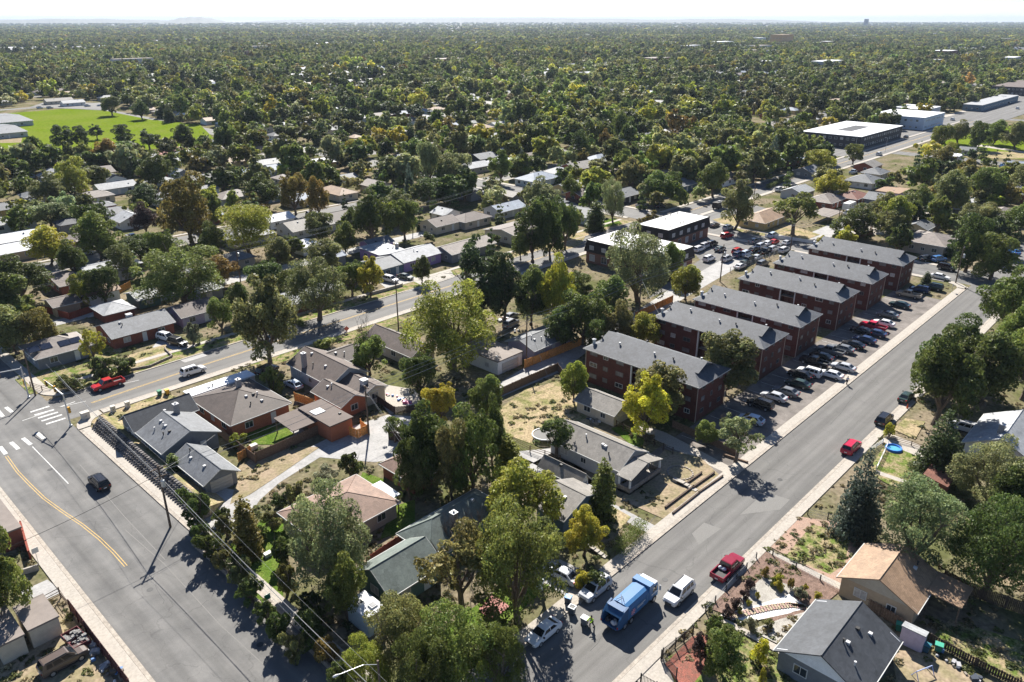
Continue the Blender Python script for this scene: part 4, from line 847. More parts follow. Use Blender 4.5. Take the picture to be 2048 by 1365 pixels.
house('garage', 'tan-boarded outbuilding with a brown roof left of the teal garage', [(90, 606), (112, 615), (155, 598), (140, 588)], 2.6, 'u', 'gable', .9, 'tan', 'brown', 'outbuilding', vents=0, wins=False)
house('house', 'brown-roofed low house at the left behind the leafy trees', [(95, 560), (140, 570), (160, 558), (120, 543)], 2.6, 'u', 'gable', 1.1, 'brick', 'brown', vents=0)
house('house', 'pale grey-roofed long house with a white carport beyond the teal garage', [(152, 540), (200, 552), (268, 534), (225, 519)], 2.8, 'u', 'gable', 1.3, 'lgrey', 'lgrey', vents=2, phrase='the long pale grey-roofed house')
house('house', 'lilac-walled house with a grey roof beside the back street', [(799, 524), (868, 510), (840, 492), (782, 505)], 3.0, 'u', 'gable', 1.5, 'purple', 'lgrey', vents=2, phrase='the lilac house')
house('house_wing', 'flat pale-roofed lilac rear wing with a stone chimney', [(720, 500), (765, 512), (812, 500), (765, 486)], 2.9, 'u', 'shed', .4, 'purple', 'lgrey', cat='house wing', vents=3, chimney=(812, 490), doors=())
house('house_wing', 'grey-roofed rear part of the lilac house next to a covered pool', [(716, 486), (745, 492), (790, 482), (762, 474)], 2.8, 'u', 'gable', 1.1, 'purple', 'grey', cat='house wing', vents=2, doors=())
house('house', 'blue-grey house with a white window facing its parked cars', [(734, 520), (762, 540), (794, 531), (765, 512)], 2.8, 'u', 'gable', 1.3, 'blue', 'grey', vents=0, phrase='the blue-grey house')
house('house', 'long brown-roofed house right of the lilac house', [(878, 503), (905, 510), (975, 487), (950, 474)], 2.8, 'u', 'gable', 1.4, 'grey', 'taupe', vents=1, phrase='the long brown-roofed house')
house('house', 'cream house with a brown roof left of the row of dark trees', [(1000, 468), (1040, 478), (1062, 455), (1030, 443)], 2.8, 'u', 'gable', 1.4, 'cream', 'brown', vents=0)

NEARBOX = []
def mid(cx, cy, L, W, ridge, kind, roof, wall, label, ze=2.8, phrase=None, cat='house', name='house', **k):
    u, v = at(cx, cy); house(name, label, (u - L / 2, u + L / 2, v - W / 2, v + W / 2), ze, ridge, kind, None if kind != 'flat' else 0, wall, roof, cat, vents=1, phrase=phrase, **k)
MID = [
 (325, 335, 15, 8, 'u', 'gable', 'lgrey', 'pale', 'pale blue house with a grey roof below the red court'), (376, 318, 11, 8, 'u', 'hip', 'lgrey', 'pale', 'small hip-roofed pale house right of the red court'),
 (180, 358, 18, 10, 'u', 'gable', 'brown', 'cream', 'wide cream house with a brown roof below the playing field'), (112, 362, 11, 8, 'v', 'gable', 'lgrey', 'white', 'white gable-fronted house below the playing field'),
 (232, 386, 14, 8, 'u', 'gable', 'lgrey', 'pale', 'pale blue house with a light roof in the left middle'), (322, 378, 14, 9, 'u', 'hip', 'lgrey', 'blue', 'blue-grey hip-roofed house in the left middle'),
 (362, 358, 8, 7, 'v', 'gable', 'lgrey', 'grey', 'small grey gabled garage by an open driveway'), (335, 410, 8, 7, 'v', 'gable', 'lgrey', 'white', 'small white gabled shed under a big olive tree'),
 (230, 438, 10, 7, 'u', 'hip', 'grey', 'lgrey', 'grey garage left of the purple-leaved tree'), (263, 452, 9, 8, 'v', 'gable', 'lgrey', 'white', 'white house end left of the purple-leaved tree'),
 (190, 405, 12, 8, 'u', 'hip', 'taupe', 'cream', 'cream house with a grey-brown hip roof in the left middle'), (80, 402, 11, 8, 'u', 'hip', 'grey', 'lgrey', 'grey hip-roofed house at the left among trees'),
 (535, 402, 14, 9, 'u', 'gable', 'grey', 'blue', 'dark blue-grey house with white windows left of the orange tree'), (468, 404, 13, 9, 'u', 'hip', 'taupe', 'lgrey', 'taupe-roofed house with pale roof panels in the left middle'),
 (532, 338, 13, 8, 'u', 'gable', 'lgrey', 'lgrey', 'grey-roofed house beyond the orange tree'), (570, 300, 14, 9, 'v', 'gable', 'grey', 'grey', 'dark gabled house behind an open dry yard'),
 (612, 466, 15, 10, 'u', 'gable', 'wgrey', 'lgrey', 'grey-brown roofed house beside the white gabled house'), (668, 452, 12, 9, 'u', 'gable', 'dbrown', 'white', 'white house with a dark brown gable roof'),
 (555, 452, 9, 7, 'u', 'gable', 'white', 'white', 'small white-roofed garage left of the grey-brown roofed house'), (24, 458, 13, 8, 'u', 'gable', 'lgrey', 'pale', 'pale house with a light roof at the left edge'),
 (50, 490, 14, 8, 'u', 'gable', 'white', 'cream', 'cream house with a sunlit white roof at the left'), (160, 440, 9, 7, 'u', 'gable', 'lgrey', 'white', 'small white garage with a light roof in the left middle'),
 (118, 208, 20, 9, 'u', 'gable', 'wgrey', 'cream', 'pale school annex beside the field parking'), (146, 212, 16, 9, 'u', 'gable', 'lgrey', 'white', 'white school annex beside the field parking'),
 (810, 325, 9, 7, 'u', 'gable', 'lgrey', 'pale', 'light blue garage with a grey roof behind a tan fence'), (990, 282, 12, 8, 'u', 'gable', 'lgrey', 'white', 'white house with a light roof in the upper middle'),
 (1005, 238, 13, 8, 'u', 'hip', 'lgrey', 'pale', 'pale hip-roofed house far in the upper middle'), (945, 206, 16, 9, 'u', 'gable', 'lgrey', 'white', 'long white house far in the upper middle'),
 (1075, 368, 16, 11, 'u', 'hip', 'blue', 'pale', 'pale house with a blue-grey hip roof behind the white picket fence'), (1155, 345, 15, 10, 'u', 'gable', 'wgrey', 'brick', 'brick house with a brown-grey roof in the middle distance'),
 (1115, 355, 11, 9, 'u', 'hip', 'lgrey', 'lgrey', 'light hip-roofed house between the brick house and white fence'), (1197, 328, 13, 9, 'u', 'hip', 'blue', 'white', 'blue-grey hip-roofed house in the middle distance'),
 (1212, 352, 11, 7, 'u', 'flat', 'brown', 'dark', 'flat brown-roofed outbuilding in the middle distance'), (1138, 386, 12, 8, 'u', 'gable', 'lgrey', 'yellow', 'yellow-walled garage with a white door behind the white fence'),
 (1284, 340, 11, 7, 'u', 'gable', 'lgrey', 'pale', 'pale green-roofed garage by an orange fence'), (1165, 398, 12, 7, 'u', 'gable', 'brown', 'brick', 'low brown-roofed house with a white canopy'),
 (1240, 402, 12, 9, 'u', 'gable', 'grey', 'dark', 'dark house with solar panels right of the small round tree'), (1350, 382, 16, 9, 'u', 'gable', 'grey', 'blue', 'blue-grey house with white-trimmed gables near the avenue'),
 (1160, 440, 9, 12, 'v', 'gable', 'grey', 'pale', 'pale blue gable-fronted house beside a bright lawn'), (1318, 310, 16, 9, 'u', 'hip', 'grey', 'lgrey', 'long grey hip-roofed house behind the brick-coloured yard'),
 (965, 325, 12, 9, 'u', 'gable', 'grey', 'dark', 'dark green-walled house beside tall trees'), (1010, 430, 13, 8, 'u', 'gable', 'blue', 'lgrey', 'blue-grey metal-roofed house behind the power lines'),
 (880, 460, 10, 8, 'u', 'gable', 'brown', 'cream', 'cream house with a brown roof and plain gable'), (940, 450, 12, 8, 'u', 'hip', 'brown', 'beige', 'beige house with a brown hip roof under power lines'),
 (892, 440, 7, 7, 'v', 'gable', 'lgrey', 'white', 'narrow white gabled garage behind the brown-roofed houses'), (1727, 372, 13, 11, 'u', 'hip', 'grey', 'white', 'white two-storey house with a grey hip roof'),
 (1748, 356, 11, 8, 'u', 'hip', 'grey', 'cream', 'small grey-roofed apartment row behind the white two-storey house'), (1702, 405, 12, 8, 'u', 'hip', 'red', 'brick', 'brick house with a red-brown hip roof'),
 (1530, 447, 20, 9, 'u', 'hip', 'tan', 'yellow', 'low yellowish house with a tan roof by the car park'), (1783, 395, 12, 8, 'u', 'flat', 'tan', 'mauve', 'flat pinkish-roofed garage by the parked white car'),
 (1755, 410, 9, 7, 'v', 'gable', 'grey', 'grey', 'grey garage beside the parked white car'), (1650, 412, 13, 9, 'u', 'hip', 'taupe', 'brick', 'taupe-roofed house left of the camper van'),
 (1566, 310, 13, 9, 'u', 'hip', 'blue', 'lgrey', 'blue-grey hip-roofed house below the dark conifer'), (1376, 298, 15, 9, 'u', 'hip', 'blue', 'pale', 'pale house with a blue-grey hip roof near the avenue'),
 (1474, 290, 13, 9, 'u', 'hip', 'grey', 'lgrey', 'grey-roofed house behind the smoke-grey tree'), (2030, 400, 13, 10, 'u', 'gable', 'grey', 'brick', 'dark brick house at the right edge'),
 (1903, 322, 9, 7, 'u', 'flat', 'white', 'white', 'small white flat-roofed building by the park'), (1925, 415, 12, 8, 'u', 'flat', 'lgrey', 'lgrey', 'pale flat-roofed garage among the right-hand trees'),
 (1615, 352, 12, 8, 'u', 'gable', 'grey', 'grey', 'grey roofed house hidden behind the avenue trees'), (1835, 468, 8, 7, 'u', 'gable', 'grey', 'cream', 'small grey-roofed garage behind the beige hip-roofed house'),
 (820, 216, 14, 9, 'u', 'hip', 'lgrey', 'lgrey', 'far grey hip-roofed house left of the long white house'), (1810, 232, 34, 9, 'u', 'gable', 'grey', 'brick', 'long low grey-roofed row behind the blue-white block'),
]
for m_ in MID: mid(*m_, phrase='the ' + m_[8] if len(m_[8].split()) <= 8 else None)
def carport(label, x, y, L, W, c):
    u, v = at(x, y); p = [proj(u - L / 2, v - W / 2, 2.5), proj(u + L / 2, v - W / 2, 2.5), proj(u + L / 2, v + W / 2, 2.5), proj(u - L / 2, v + W / 2, 2.5)]
    gazebo('carport', label, p, 2.5, c, cat='carport')
carport('open taupe carport left of the camper van', 1650, 440, 12, 7, 'taupe'); carport('white patio canopy beyond the teal garage', 262, 545, 6, 4, 'lgrey')
def ctr(x, y, L, W):
    u, v = at(x, y); return (u - L / 2, u + L / 2, v - W / 2, v + W / 2)
def big(label, c, ze, wall, roof, phrase, cat='building', name='flat_roofed_building', wins=True, **k):
    return house(name, label, c, ze, 'u', 'flat', 0, wall, roof, cat, vents=2, phrase=phrase, wins=wins, doors=(), oh=.15, oz=ze + .2, **k)
big('white flat-roofed motel-like block with a dark courtyard opening', [(1632, 256), (1700, 272), (1787, 257), (1702, 243)], 6.5, 'dark', 'white', 'the white-roofed courtyard block',
    extra=lambda e, rf, L, W, ze, r: MB().box(-L * .22, L * .22, -W * .13, W * .13, ze + .2, ze + .26).build('courtyard_shade_slab', M['darkvent'], rf))  # black slab laid on the roof, its colour standing for the courtyard's shade
big('pale blue two-storey block with rows of small dark windows', [(1760, 224), (1850, 236), (1865, 228), (1790, 218)], 7.5, (.45, .52, .62), 'white', 'the pale blue two-storey block')
big('long white flat roof behind the pale blue block', [(1795, 213), (1835, 219), (1871, 216), (1835, 210)], 6.5, 'lgrey', 'white', None, wins=False)
big('dark brown commercial building at the right edge', [(2012, 166), (2040, 175), (2100, 172), (2070, 162)], 7, 'dark', 'brown', 'the dark commercial building')
big('strip of shops with a pale roof and blue canopy', [(1949, 203), (1965, 211), (2016, 193), (2003, 189)], 4.5, 'blue', 'lgrey', 'the strip of shops')
house('school_wing', 'long grey school wing at the left edge of the playing field', [(-60, 236), (10, 246), (46, 236), (0, 228)], 3.2, 'u', 'gable', 1.5, 'lgrey', 'grey', 'school building', phrase='the school wing')
house('school_wing', 'lower grey school wing in front of the first by the playing field', [(-60, 258), (2, 268), (38, 258), (-10, 250)], 3.2, 'u', 'gable', 1.5, 'lgrey', 'grey', 'school building')
big('orange multi-storey block rising from the far trees', ctr(1562, 91, 70, 30), 26, (.62, .36, .16), 'tan', 'the orange far block')
big('white three-storey block among the far trees', ctr(1443, 95, 70, 25), 13, 'white', 'white', 'the white far block')
big('long low pale warehouse among the far trees', ctr(1408, 106, 100, 30), 7, 'beige', 'taupe', 'the far pale warehouse', wins=False)
big('long low brick school among the upper trees', ctr(1525, 143, 70, 22), 5, 'brick', 'brown', 'the far brick school')
big('slim orange-brown tower above the upper left trees', ctr(496, 124, 6, 6), 16, (.42, .25, .17), 'brown', 'the far brown tower', name='tower', cat='tower', wins=False)
big('dark tower block on the far horizon', ctr(1731, 54, 36, 25), 62, 'grey', 'grey', None, name='tower_block', wins=False)
rr = random.Random(5)
for i in range(46):
    x = [rr.uniform(1300, 2040), rr.uniform(20, 2040)][i % 3 == 0]; y = rr.uniform(54, 118) if i < 38 else rr.uniform(118, 150); u, v = at(x, y); L, W = rr.uniform(20, 60), rr.uniform(14, 28); h_ = rr.uniform(6, 14)
    wc = rr.choice(['white', 'beige', 'lgrey', 'brick', 'pale']); rc = rr.choice(['white', 'white', 'lgrey', 'taupe'])
    big(auto_label({'white': 'white-roofed', 'lgrey': 'grey-roofed', 'taupe': 'brown-roofed'}[rc] + ' flat ' + {'white': 'white', 'beige': 'beige', 'lgrey': 'grey', 'brick': 'brick', 'pale': 'pale blue'}[wc] + ' commercial building', u, v), (u - L / 2, u + L / 2, v - W / 2, v + W / 2), h_, wc, rc, None, wins=False)

# ------------------------------------------------------------------ vehicles
def loft(mb, st, ):
    """st: (x, half width, z low, z shoulder, z top, top inset)"""
    n = 8; rings = []
    for x, w, z0, zs, z1, ins in st:
        rings.append([(x, -w * .94, z0), (x, -w, z0 + (zs - z0) * .4), (x, -w * .98, zs), (x, -w + ins, z1), (x, w - ins, z1), (x, w * .98, zs), (x, w, z0 + (zs - z0) * .4), (x, w * .94, z0)])
    fs = [(i * n + k, i * n + (k + 1) % n, (i + 1) * n + (k + 1) % n, (i + 1) * n + k) for i in range(len(rings) - 1) for k in range(n)]
    fs += [tuple(range(n - 1, -1, -1)), tuple((len(rings) - 1) * n + k for k in range(n))]
    fs = [f[::-1] for f in fs]
    return mb.add([p for r_ in rings for p in r_], fs)
def cabin(mb, b0, b1, t0, t1, wb, wt, zb, zt):
    return mb.add([(b0, -wb, zb), (b1, -wb, zb), (b1, wb, zb), (b0, wb, zb), (t0, -wt, zt), (t1, -wt, zt), (t1, wt, zt), (t0, wt, zt),
                   (t0 + .12, -wt + .12, zt + .05), (t1 - .12, -wt + .12, zt + .05), (t1 - .12, wt - .12, zt + .05), (t0 + .12, wt - .12, zt + .05)],
                  [(3, 2, 1, 0), (0, 1, 5, 4), (1, 2, 6, 5), (2, 3, 7, 6), (3, 0, 4, 7), (4, 5, 9, 8), (5, 6, 10, 9), (6, 7, 11, 10), (7, 4, 8, 11), (8, 9, 10, 11)])
def lerp(a, b, t): return tuple(a[i] + (b[i] - a[i]) * t for i in range(3))
def pane(mb, q, s0, s1, t0, t1, off):
    """part of the quad q (bottom-left, bottom-right, top-right, top-left), pushed out"""
    def pt(s, t): return lerp(lerp(q[0], q[1], s), lerp(q[3], q[2], s), t)
    P_ = [pt(s0, t0), pt(s1, t0), pt(s1, t1), pt(s0, t1)]; a = Vector(P_[1]) - Vector(P_[0]); b = Vector(P_[3]) - Vector(P_[0]); n = a.cross(b).normalized() * off
    o = [tuple(Vector(p) + n) for p in P_]
    return mb.add(o + [tuple(p) for p in P_], [(0, 1, 2, 3), (0, 4, 5, 1), (1, 5, 6, 2), (2, 6, 7, 3), (3, 7, 4, 0)])
CARS = {}
def car_kind(kind):
    if kind in CARS: return CARS[kind]
    S = dict(
        sedan=dict(L=4.75, W=1.82, st=[(-2.37, .78, .42, .70, .88, .16), (-2.25, .86, .32, .80, 1.00, .10), (-1.6, .91, .28, .86, 1.04, .08), (.9, .91, .28, .84, 1.00, .08), (1.7, .90, .28, .76, .92, .12), (2.2, .83, .32, .66, .80, .16), (2.37, .70, .40, .58, .70, .2)], cab=(-1.95, 1.25, -1.15, .40, .80, .62, .98, 1.43), wx=(1.42, -1.38), r=.33),
        suv=dict(L=4.75, W=1.88, st=[(-2.37, .84, .42, .90, 1.05, .08), (-2.28, .92, .34, .98, 1.12, .06), (.9, .94, .32, .98, 1.12, .06), (1.8, .92, .32, .90, 1.05, .10), (2.25, .86, .36, .80, .94, .14), (2.37, .76, .42, .66, .80, .18)], cab=(-2.30, 1.30, -2.02, .55, .84, .68, 1.08, 1.74), wx=(1.45, -1.42), r=.38),
        hatch=dict(L=4.45, W=1.76, st=[(-2.22, .76, .42, .80, .98, .10), (-2.1, .85, .32, .90, 1.05, .08), (.9, .88, .28, .86, 1.0, .08), (1.65, .86, .28, .76, .90, .12), (2.1, .78, .34, .64, .76, .18), (2.22, .66, .40, .56, .66, .2)], cab=(-2.12, 1.42, -1.25, .30, .80, .62, .96, 1.50), wx=(1.33, -1.33), r=.32),
        pickup=dict(L=5.7, W=1.98, st=[(-.78, .95, .40, 1.05, 1.16, .05), (1.1, .98, .38, 1.05, 1.18, .06), (2.3, .96, .38, 1.0, 1.13, .08), (2.75, .90, .42, .86, 1.0, .12), (2.86, .80, .46, .76, .9, .14)], cab=(-.82, 1.45, -.62, .80, .88, .74, 1.12, 1.82), wx=(1.85, -1.75), r=.40),
    )[kind]
    out = []; mb = MB(); loft(mb, S['st']); c = S['cab']; cabin(mb, *c)
    if kind == 'pickup':
        y = .95; mb.box(-2.84, -.78, -y, -y + .12, .46, 1.16).box(-2.84, -.78, y - .12, y, .46, 1.16).box(-2.84, -2.74, -y + .12, y - .12, .46, 1.14)
    out.append(('body', mb.mesh('body', M['paint'], True), None, 1))
    me = out[0][1]
    me.polygons.foreach_set('use_smooth', [False] * len(me.polygons))
    if kind == 'pickup':
        out.append(('load_bed', MB().box(-2.74, -.80, -.83, .83, .62, .78).mesh('load_bed', M['darkvent']), None, 0))
    b0, b1, t0, t1, wb, wt, zb, zt = c
    Fq = [(b1, -wb, zb), (b1, wb, zb), (t1, wt, zt), (t1, -wt, zt)]; Bq = [(b0, wb, zb), (b0, -wb, zb), (t0, -wt, zt), (t0, wt, zt)]
    Lq = [(b1, wb, zb), (b0, wb, zb), (t0, wt, zt), (t1, wt, zt)]; Rq = [(b0, -wb, zb), (b1, -wb, zb), (t1, -wt, zt), (t0, -wt, zt)]
    out.append(('windscreen', pane(MB(), Fq, .06, .94, .10, .94, .012).mesh('windscreen', M['carglass']), None, 0))
    out.append(('rear_window', pane(MB(), Bq, .08, .92, .18, .90, .012).mesh('rear_window', M['carglass']), None, 0))
    for q in (Lq, Rq):
        m_ = MB(); k = [(.10, .36), (.40, .66), (.70, .88)] if kind in ('suv',) else ([(.12, .48), (.52, .86)] if kind != 'pickup' else [(.10, .48), (.53, .90)])
        if q is Rq: k = [(1 - b, 1 - a) for a, b in k]
        for a, b in k: pane(m_, q, a, b, .16, .88, .012)
        out.append(('side_window', m_.mesh('side_window', M['carglass']), None, 0))
    r_ = S['r']; w = S['W'] / 2; ty = MB().lathe([(r_ * .6, -.11), (r_, -.10), (r_, .10), (r_ * .6, .11)], 14, axis='y').mesh('wheel', M['tyre'])
    rm = MB().lathe([(r_ * .58, -.12), (r_ * .58, .12)], 10, axis='y').mesh('rim', M['rim'])
    for x in S['wx']:
        for s in (-1, 1): out.append(('wheel', ty, (x, s * (w - .10), r_), 0)); out.append(('rim', rm, 'sub', 0))
    xe = S['st'][-1][0]; xb = -2.86 if kind == 'pickup' else S['st'][0][0]; zf = S['st'][-1][3]
    out.append(('grille', MB().box(xe - .05, xe + .03, -.42, .42, .46, .64).mesh('grille', M['darkvent']), None, 0)); out.append(('number_plate', MB().box(xb - .03, xb + .02, -.2, .2, .62, .74).mesh('number_plate', M['white']), None, 0))
    for s in (-1, 1):
        out.append(('sill', MB().box(S['wx'][1] + .42, S['wx'][0] - .42, s * w - .03, s * w + .02, .27, .40).mesh('sill', M['darkvent']), None, 0))
        out.append(('headlight', MB().box(xe - .14, xe + .02, s * .62 - .17, s * .62 + .17, zf - .04, zf + .12).mesh('headlight', M['lamp']), None, 0))
        out.append(('taillight', MB().box(xb - .02, xb + .1, s * .68 - .13, s * .68 + .13, .78, .98).mesh('taillight', M['tail']), None, 0))
        out.append(('wing_mirror', MB().box(b1 - .30, b1 - .14, s * (w + .0) - .02, s * (w + .0) + .18 * 1, zb + .02, zb + .18).mesh('wing_mirror', M['darkvent']), None, 0))
    if kind == 'suv':
        out.append(('roof_rails', MB().box(t0 + .2, t1 - .2, -wt + .06, -wt + .11, zt + .05, zt + .11).box(t0 + .2, t1 - .2, wt - .11, wt - .06, zt + .05, zt + .11).mesh('roof_rails', M['darkvent']), None, 0))
    CARS[kind] = out; return out
CC = dict(white=(.68, .68, .68), silver=(.42, .43, .45), grey=(.16, .165, .17), black=(.014, .014, .016), navy=(.02, .035, .09), blue=(.05, .16, .38), red=(.42, .02, .02), maroon=(.22, .012, .03), green=(.03, .05, .04), teal=(.03, .055, .06), tan=(.33, .29, .23), brown=(.10, .075, .06), pale=(.45, .52, .6), crimson=(.45, .015, .045))
HD = dict(u=0, v=90, nu=180, nv=-90)
def car(kind, colour, x, y, head, label, phrase=None, name=None, cat=None, world=None):
    u, v = world or at(x, y, .35)
    e = empty(name or {'pickup': 'pickup_truck', 'sedan': 'parked_car', 'hatch': 'parked_car', 'suv': 'parked_suv'}[kind], (u, v, .03), R(HD.get(head, head) if not isinstance(head, (int, float)) else head), label, cat or {'pickup': 'pickup truck', 'sedan': 'car', 'hatch': 'car', 'suv': 'SUV'}[kind])
    last = None
    for nm, me, loc, oc in car_kind(kind):
        if loc == 'sub': link(nm, me, last); continue
        last = link(nm, me, e, CC[colour] if oc else None, loc)
    if phrase: landmark(phrase, u, v)
    return e
K = car
K('suv', 'black', 199, 968, 'v', 'black hatchback-like SUV driving up the wide avenue', phrase='the black SUV on the avenue', name='driving_suv')
K('pickup', 'red', 217, 772, 'nu', 'bright red pickup truck driving on the back street near the crossroads', name='driving_pickup')
K('suv', 'white', 387, 745, 'u', 'white SUV driving alone on the back street', name='driving_suv')
K('suv', 'white', 333, 678, -75, 'white estate car in the driveway of the red-brick house'); K('suv', 'black', 356, 688, -75, 'black SUV with roof rails in the driveway of the red-brick house')
K('suv', 'brown', 128, 1325, 3, 'silver-brown SUV parked on dirt in the yard behind the dark red fence')
K('suv', 'white', 1358, 1190, 'nu', 'white SUV driving toward the viewer beside the garbage truck', phrase='the white moving SUV', name='driving_suv')
K('pickup', 'maroon', 1455, 1140, 'u', 'maroon pickup truck with bags in its open bed', phrase='the maroon pickup'); K('sedan', 'silver', 1124, 1152, 93, 'silver sedan with a sunroof on the shaded driveway')
K('suv', 'silver', 1190, 1182, 'nu', 'silver SUV squeezed between the kerb and the garbage truck'); K('sedan', 'white', 1087, 1268, 'nu', 'white sedan parked at the kerb in tree shade near the bottom')
LOT = [('hatch', 'pale', 1502, 842, 'pale blue-white hatchback nearest the grey-green tree in the brown lot'), ('suv', 'black', 1520, 812, 'black estate car beside the pale hatchback in the brown lot'), ('sedan', 'silver', 1548, 796, 'silver-white sedan between the black estate and the green sedan'),
       ('sedan', 'green', 1596, 770, 'dark green-grey sedan parked before the white jeep-like SUV'), ('suv', 'white', 1618, 748, 'boxy white SUV with a roof rack in the brown lot'), ('sedan', 'white', 1661, 752, 'white sedan parked right of the boxy white SUV'),
       ('sedan', 'silver', 1686, 737, 'silvery white sedan sticking out nearest the walking man'), ('pickup', 'black', 1628, 727, 'black pickup in the shade of the third brick block'), ('pickup', 'grey', 1660, 705, 'dark grey pickup in the shade behind the white cars'),
       ('sedan', 'black', 1706, 692, 'glossy black sedan parked beyond the grey pickup'), ('sedan', 'navy', 1729, 682, 'navy-black sedan parked beside the glossy black sedan'), ('sedan', 'navy', 1750, 669, 'dark blue sedan before the red pickup'),
       ('pickup', 'crimson', 1746, 656, 'red pickup half shaded in the brown lot'), ('sedan', 'white', 1767, 649, 'white sedan parked beside the half shaded red pickup'), ('sedan', 'teal', 1799, 612, 'dark teal sedan standing alone at the far part of the lot'),
       ('pickup', 'tan', 1817, 592, 'tan-silver pickup at the far end of the brown lot'), ('suv', 'navy', 1838, 582, 'dark blue SUV beside the tan-silver pickup'), ('suv', 'green', 1866, 577, 'black-green SUV at the very end of the brown lot')]
for k_, c_, x_, y_, l_ in LOT: K(k_, c_, x_, y_, 92 if k_ != 'hatch' else 95, l_)
K('sedan', 'white', 1880, 556, 'nv', 'white sedan driving on the far cross street', name='driving_car'); K('suv', 'black', 1893, 538, 'nv', 'long black SUV turning at the far cross street', name='driving_suv')
K('suv', 'black', 1853, 520, -25, 'black SUV parked left of the bright blue van'); K('suv', 'blue', 1877, 521, -25, 'bright blue SUV parked before the beige hip-roofed house')
K('sedan', 'blue', 2028, 506, 40, 'bright blue car on the side street at the right edge'); K('suv', 'white', 2012, 518, 40, 'white car parked before the bright blue car'); K('pickup', 'silver', 1998, 532, 40, 'silver pickup in the shade at the far right corner')
K('suv', 'crimson', 1702, 898, 'u', 'red SUV parked behind the blue-green spruce', phrase='the red SUV by the spruce'); K('suv', 'black', 1768, 842, 'u', 'black SUV parked by the low white fence'); K('sedan', 'green', 1812, 797, 'u', 'grey-green sedan parked by the orange cone')
K('suv', 'silver', 1925, 858, 95, 'silver car half hidden beside the white-roofed house'); K('suv', 'crimson', 2036, 1012, 93, 'red car in the shaded yard at the right edge')
K('suv', 'white', 781, 562, -80, 'white SUV in the driveway of the blue-grey house'); K('sedan', 'green', 811, 556, -80, 'dark grey-green sedan in the driveway of the blue-grey house')
K('hatch', 'pale', 587, 772, 'v', 'pale blue car in the yard left of the brown-roofed house'); K('suv', 'black', 535, 744, 10, 'black car under the tall grey-green tree')
K('pickup', 'white', 265, 477, 'nv', 'white pickup truck in a driveway beside the purple-leaved tree'); K('suv', 'silver', 170, 509, 'u', 'silver SUV parked on dry grass under the dark round tree'); K('suv', 'silver', 340, 491, 'u', 'silver SUV on the second street behind the round green tree')
K('sedan', 'grey', 1021, 635, 10, 'grey car in the tree shade left of the pale house'); K('suv', 'grey', 1022, 650, 10, 'old grey car amid junk left of the pale house')
PK = [(1398, 501, 'suv', 'white', 'white SUV nearest the mansard block wall in the crowded car park', 0), (1411, 494, 'suv', 'silver', 'silver SUV second from the mansard block wall', 0), (1424, 490, 'suv', 'black', 'dark SUV third from the mansard block wall', 0),
      (1429, 452, 'sedan', 'black', 'dark sedan at the corner of the crossroads mansard block', 0), (1456, 458, 'suv', 'silver', 'silver SUV parked beside the big bare-trunked tree', 0), (1454, 474, 'suv', 'red', 'red SUV in the upper row of the crowded car park', -12),
      (1546, 473, 'suv', 'pale', 'pale silver minivan by the white picket fence', 0), (1535, 489, 'sedan', 'white', 'white sedan in the top row of the crowded car park', 0), (1561, 495, 'sedan', 'grey', 'dark grey sedan at the right of the crowded car park', 0),
      (1507, 501, 'sedan', 'black', 'black sedan in the middle row of the crowded car park', 0), (1530, 506, 'pickup', 'black', 'black pickup in the middle row of the crowded car park', 0), (1546, 501, 'suv', 'silver', 'silver SUV with a dark roof in the middle row', 0),
      (1475, 505, 'suv', 'red', 'red SUV in the lower rows of the crowded car park', 0), (1477, 512, 'suv', 'navy', 'navy SUV beside the red SUV in the lower rows', 0), (1454, 520, 'suv', 'silver', 'silver SUV nearest the utility pole in the car park', 0),
      (1489, 528, 'sedan', 'green', 'dark green sedan in the lowest row of the crowded car park', 0), (1499, 521, 'suv', 'black', 'black SUV in the lowest row of the crowded car park', 0), (1514, 517, 'sedan', 'silver', 'silver sedan at the right end of the lowest row', 0)]
for x_, y_, k_, c_, l_, a_ in PK: K(k_, c_, x_, y_, a_, l_)
PK2 = [(1418, 520, 'suv', 'white', 'white SUV alone on the open left part of the car park'), (1568, 503, 'suv', 'white', 'white SUV at the chain-link end of the middle row'), (1522, 495, 'suv', 'silver', 'silver SUV in the second row of the crowded car park'),
       (1548, 486, 'sedan', 'red', 'dark red sedan in the top row near the picket fence'), (1492, 510, 'suv', 'pale', 'pale blue SUV between the red and black vehicles'), (1573, 488, 'sedan', 'silver', 'silver sedan at the right end of the top row'),
       (1480, 535, 'sedan', 'white', 'white sedan in the lowest row beside the dark green one'), (1525, 530, 'suv', 'grey', 'dark grey SUV at the chain-link fence of the lowest row'), (1440, 500, 'sedan', 'teal', 'teal sedan left of the red SUVs in the car park'), (1508, 484, 'sedan', 'grey', 'grey sedan at the left end of the top row')]
for x_, y_, k_, c_, l_ in PK2: K(k_, c_, x_, y_, 0, l_)
for x_, y_, c_, l_ in ((1572, 786, 'grey', 'dark grey sedan in shade left of the dark green sedan'), (1642, 716, 'black', 'black sedan in shade between the two pickups'), (1685, 700, 'grey', 'grey sedan in shade left of the glossy black sedan'), (1722, 664, 'black', 'black sedan in shade left of the dark blue sedan'), (1775, 632, 'grey', 'grey sedan in shade behind the white and red vehicles'), (1600, 752, 'black', 'black sedan nose-in before the boxy white SUV')): K('sedan', c_, x_, y_, 92, l_)
